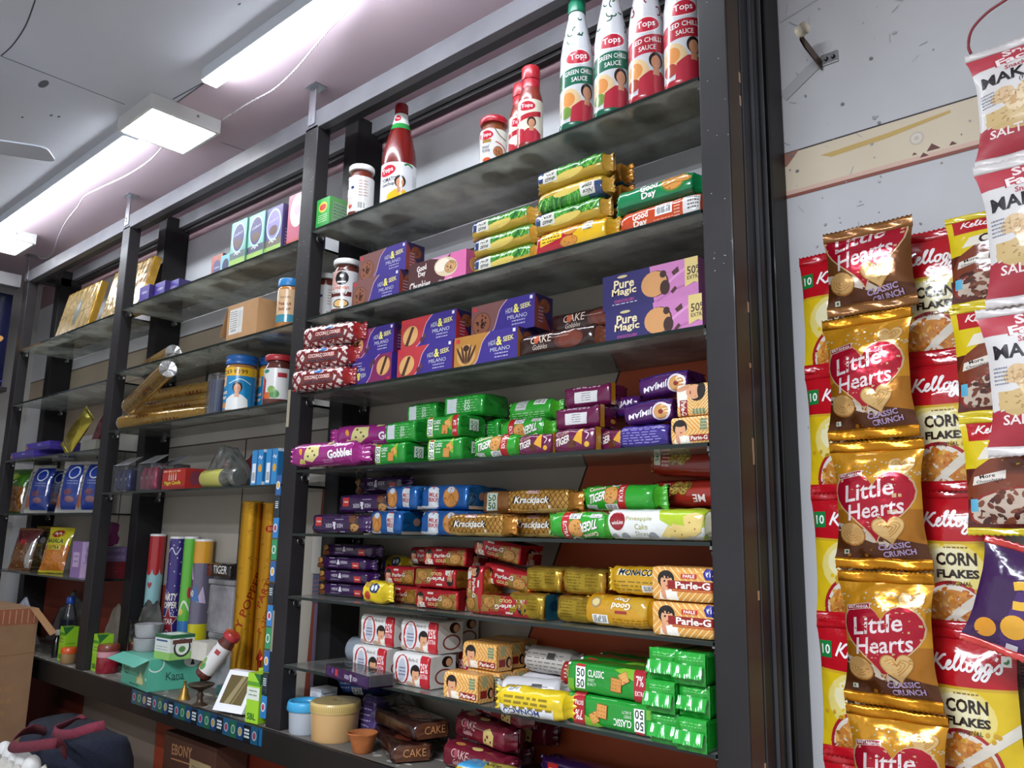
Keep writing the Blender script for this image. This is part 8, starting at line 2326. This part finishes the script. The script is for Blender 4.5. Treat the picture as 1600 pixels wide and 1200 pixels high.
# eggs
pe = onY(50, 1186, .8); TX, TY, TZ = pe.x - .005, .79, pe.z - .016
zc_ = TZ - .035
m = MB(); m.box(TX - .30, TX + .10, TY - .32, TY + .045, .4205, zc_ - .0005, '#94704c', r=.003); tag(m.build('support_carton', PAPER), 'brown carton under the egg tray at the bottom left corner', 'carton')
m = MB(); n = 6; pitch = .047; V = []; F = []; g = 37; ox, oy = TX + .005 - 4 * pitch, .8 - 5 * pitch
for i in range(g):
    for j in range(g):
        a_, b_ = i / (g - 1) * n, j / (g - 1) * n; V.append((ox + (a_ - .5) * pitch, oy + (b_ - .5) * pitch, zc_ + .036 + .016 * (-math.cos(2 * math.pi * (a_ - .5)) - math.cos(2 * math.pi * (b_ - .5))) * .5 - .012))
for i in range(g - 1):
    for j in range(g - 1): k = i * g + j; F.append((k, k + g, k + g + 1, k + 1))
k0 = len(V); V += [(v[0], v[1], zc_) for v in V[:k0]]; F += [tuple(k0 + q for q in reversed(f)) for f in list(F)]
edge = [i * g for i in range(g)] + [(g - 1) * g + j for j in range(1, g)] + [i * g + g - 1 for i in range(g - 2, -1, -1)] + [j for j in range(g - 2, 0, -1)]
for q in range(len(edge)): a_, b_ = edge[q], edge[(q + 1) % len(edge)]; F.append((a_, k0 + a_, k0 + b_, b_))
m.add(V, F, hx('#b5b0a8'), 0, True); tag(m.build('egg_tray', PULP), 'grey pulp egg tray at the bottom left corner', 'egg tray')


@maker
def egg():
    m = MB(); bm = bmesh.new(); bmesh.ops.create_uvsphere(bm, u_segments=24, v_segments=16, radius=.0215)
    for v in bm.verts: z = v.co.z / .0215; k = 1.3 if z > 0 else 1.08; v.co.z *= k; v.co.x *= 1 - .06 * max(0, z); v.co.y *= 1 - .06 * max(0, z)
    m.bm(bm, '#c9c8c6', 0, True); o = m.build('egg', SHELL); DIM[o.name] = (4.3, 5, 4.3); return o


EG = [(4, 5), (3, 5), (2, 5), (1, 5), (0, 5), (1, 4), (0, 4), 0]
WH = ['first', 'second', 'third', 'fourth', 'fifth', 'sixth']
for i, j in EG[:-1]:
    o = at('egg', ox + i * pitch, oy + j * pitch, zc_ + .032 - ZC, f'white egg in row {WH[5 - i]} from the bag, {WH[5 - j]} cup from the back', 'egg', 'white eggs in the tray', rx=8 * ((i + j) % 3 - 1))
# printed carton low under the middle counter
p = onY(322, 1150, 1.3); m = MB(); t = empty('printed_carton', (p.x, 1.3, 0)); hz_ = p.z; m.box(-.15, .15, -.05, .05, 0, hz_, '#4a2a1c', r=.003)
flat((-.15, -.05, 0), (1, 0, 0), (0, 0, 1), 30, hz_ * 100).print(m, Art().text('EBONY', 11, hz_ * 100 - 4, 3, '#a5724a', 12, b=.03, rot=4).stroke([(5, hz_ * 100 - 7), (22, hz_ * 100 - 6.4)], .4, '#a5724a', smooth=False).rect(16, 0, 28, hz_ * 100 - 5, '#a08a64').text('FINE SIZE', 22, hz_ * 100 - 7.4, 1.6, '#2a1c14', 9), smooth=False); kid(t, m.build('carton_body', PAPER))
tag(t, 'dark brown printed carton standing under the counter below the sticker strip', 'carton')
# cards pinned behind the posts, seen through the gap beside the middle post
for (x, y, z0, z1, w, c1, c2, lab) in ((-1.92, 1.424, -.12, .02, .09, '#b9b6b0', '#7a4a34', 'pale picture card on the wall seen beside the middle post'), (-1.92, 1.423, -.2, -.122, .09, '#46507a', '#7a5a68', 'blue and mauve picture card below the pale one beside the middle post'), (-1.92, 1.422, -.43, -.2015, .09, '#6a5a84', '#b5b87a', 'violet and green picture card low beside the middle post')):
    m = MB(); x0_ = xat(488, y, (z0 + z1) / 2); x1_ = xat(531, y, (z0 + z1) / 2); m.box(x0_, x1_, y, y + .002, ZC + z0, ZC + z1, c1); W, H = (x1_ - x0_) * 100, (z1 - z0) * 100; a = Art()
    if c1 == '#b9b6b0': a.stroke([(W * .5, 0), (W * .58, H * .4), (W * .55, H)], .9, c2).rect(0, H * .8, W * .5, H, '#8a5a40')
    elif c1 == '#46507a':
        for k in range(5): a.stroke([(0, H * (.15 + .15 * k)), (W * .5, H * (.22 + .15 * k)), (W, H * (.12 + .15 * k))], .5, c2)
    else: a.ell(W * .4, H * .7, W * .25, H * .2, c2).ell(W * .5, H * .35, W * .3, H * .25, '#c2b98a').ell(W * .75, H * .6, W * .12, H * .25, '#a5764a')
    flat((x0_, y, ZC + z0), (1, 0, 0), (0, 0, 1), W, H).print(m, a, smooth=False); tag(m.build('picture_card', SLEEVE), lab, 'picture card')
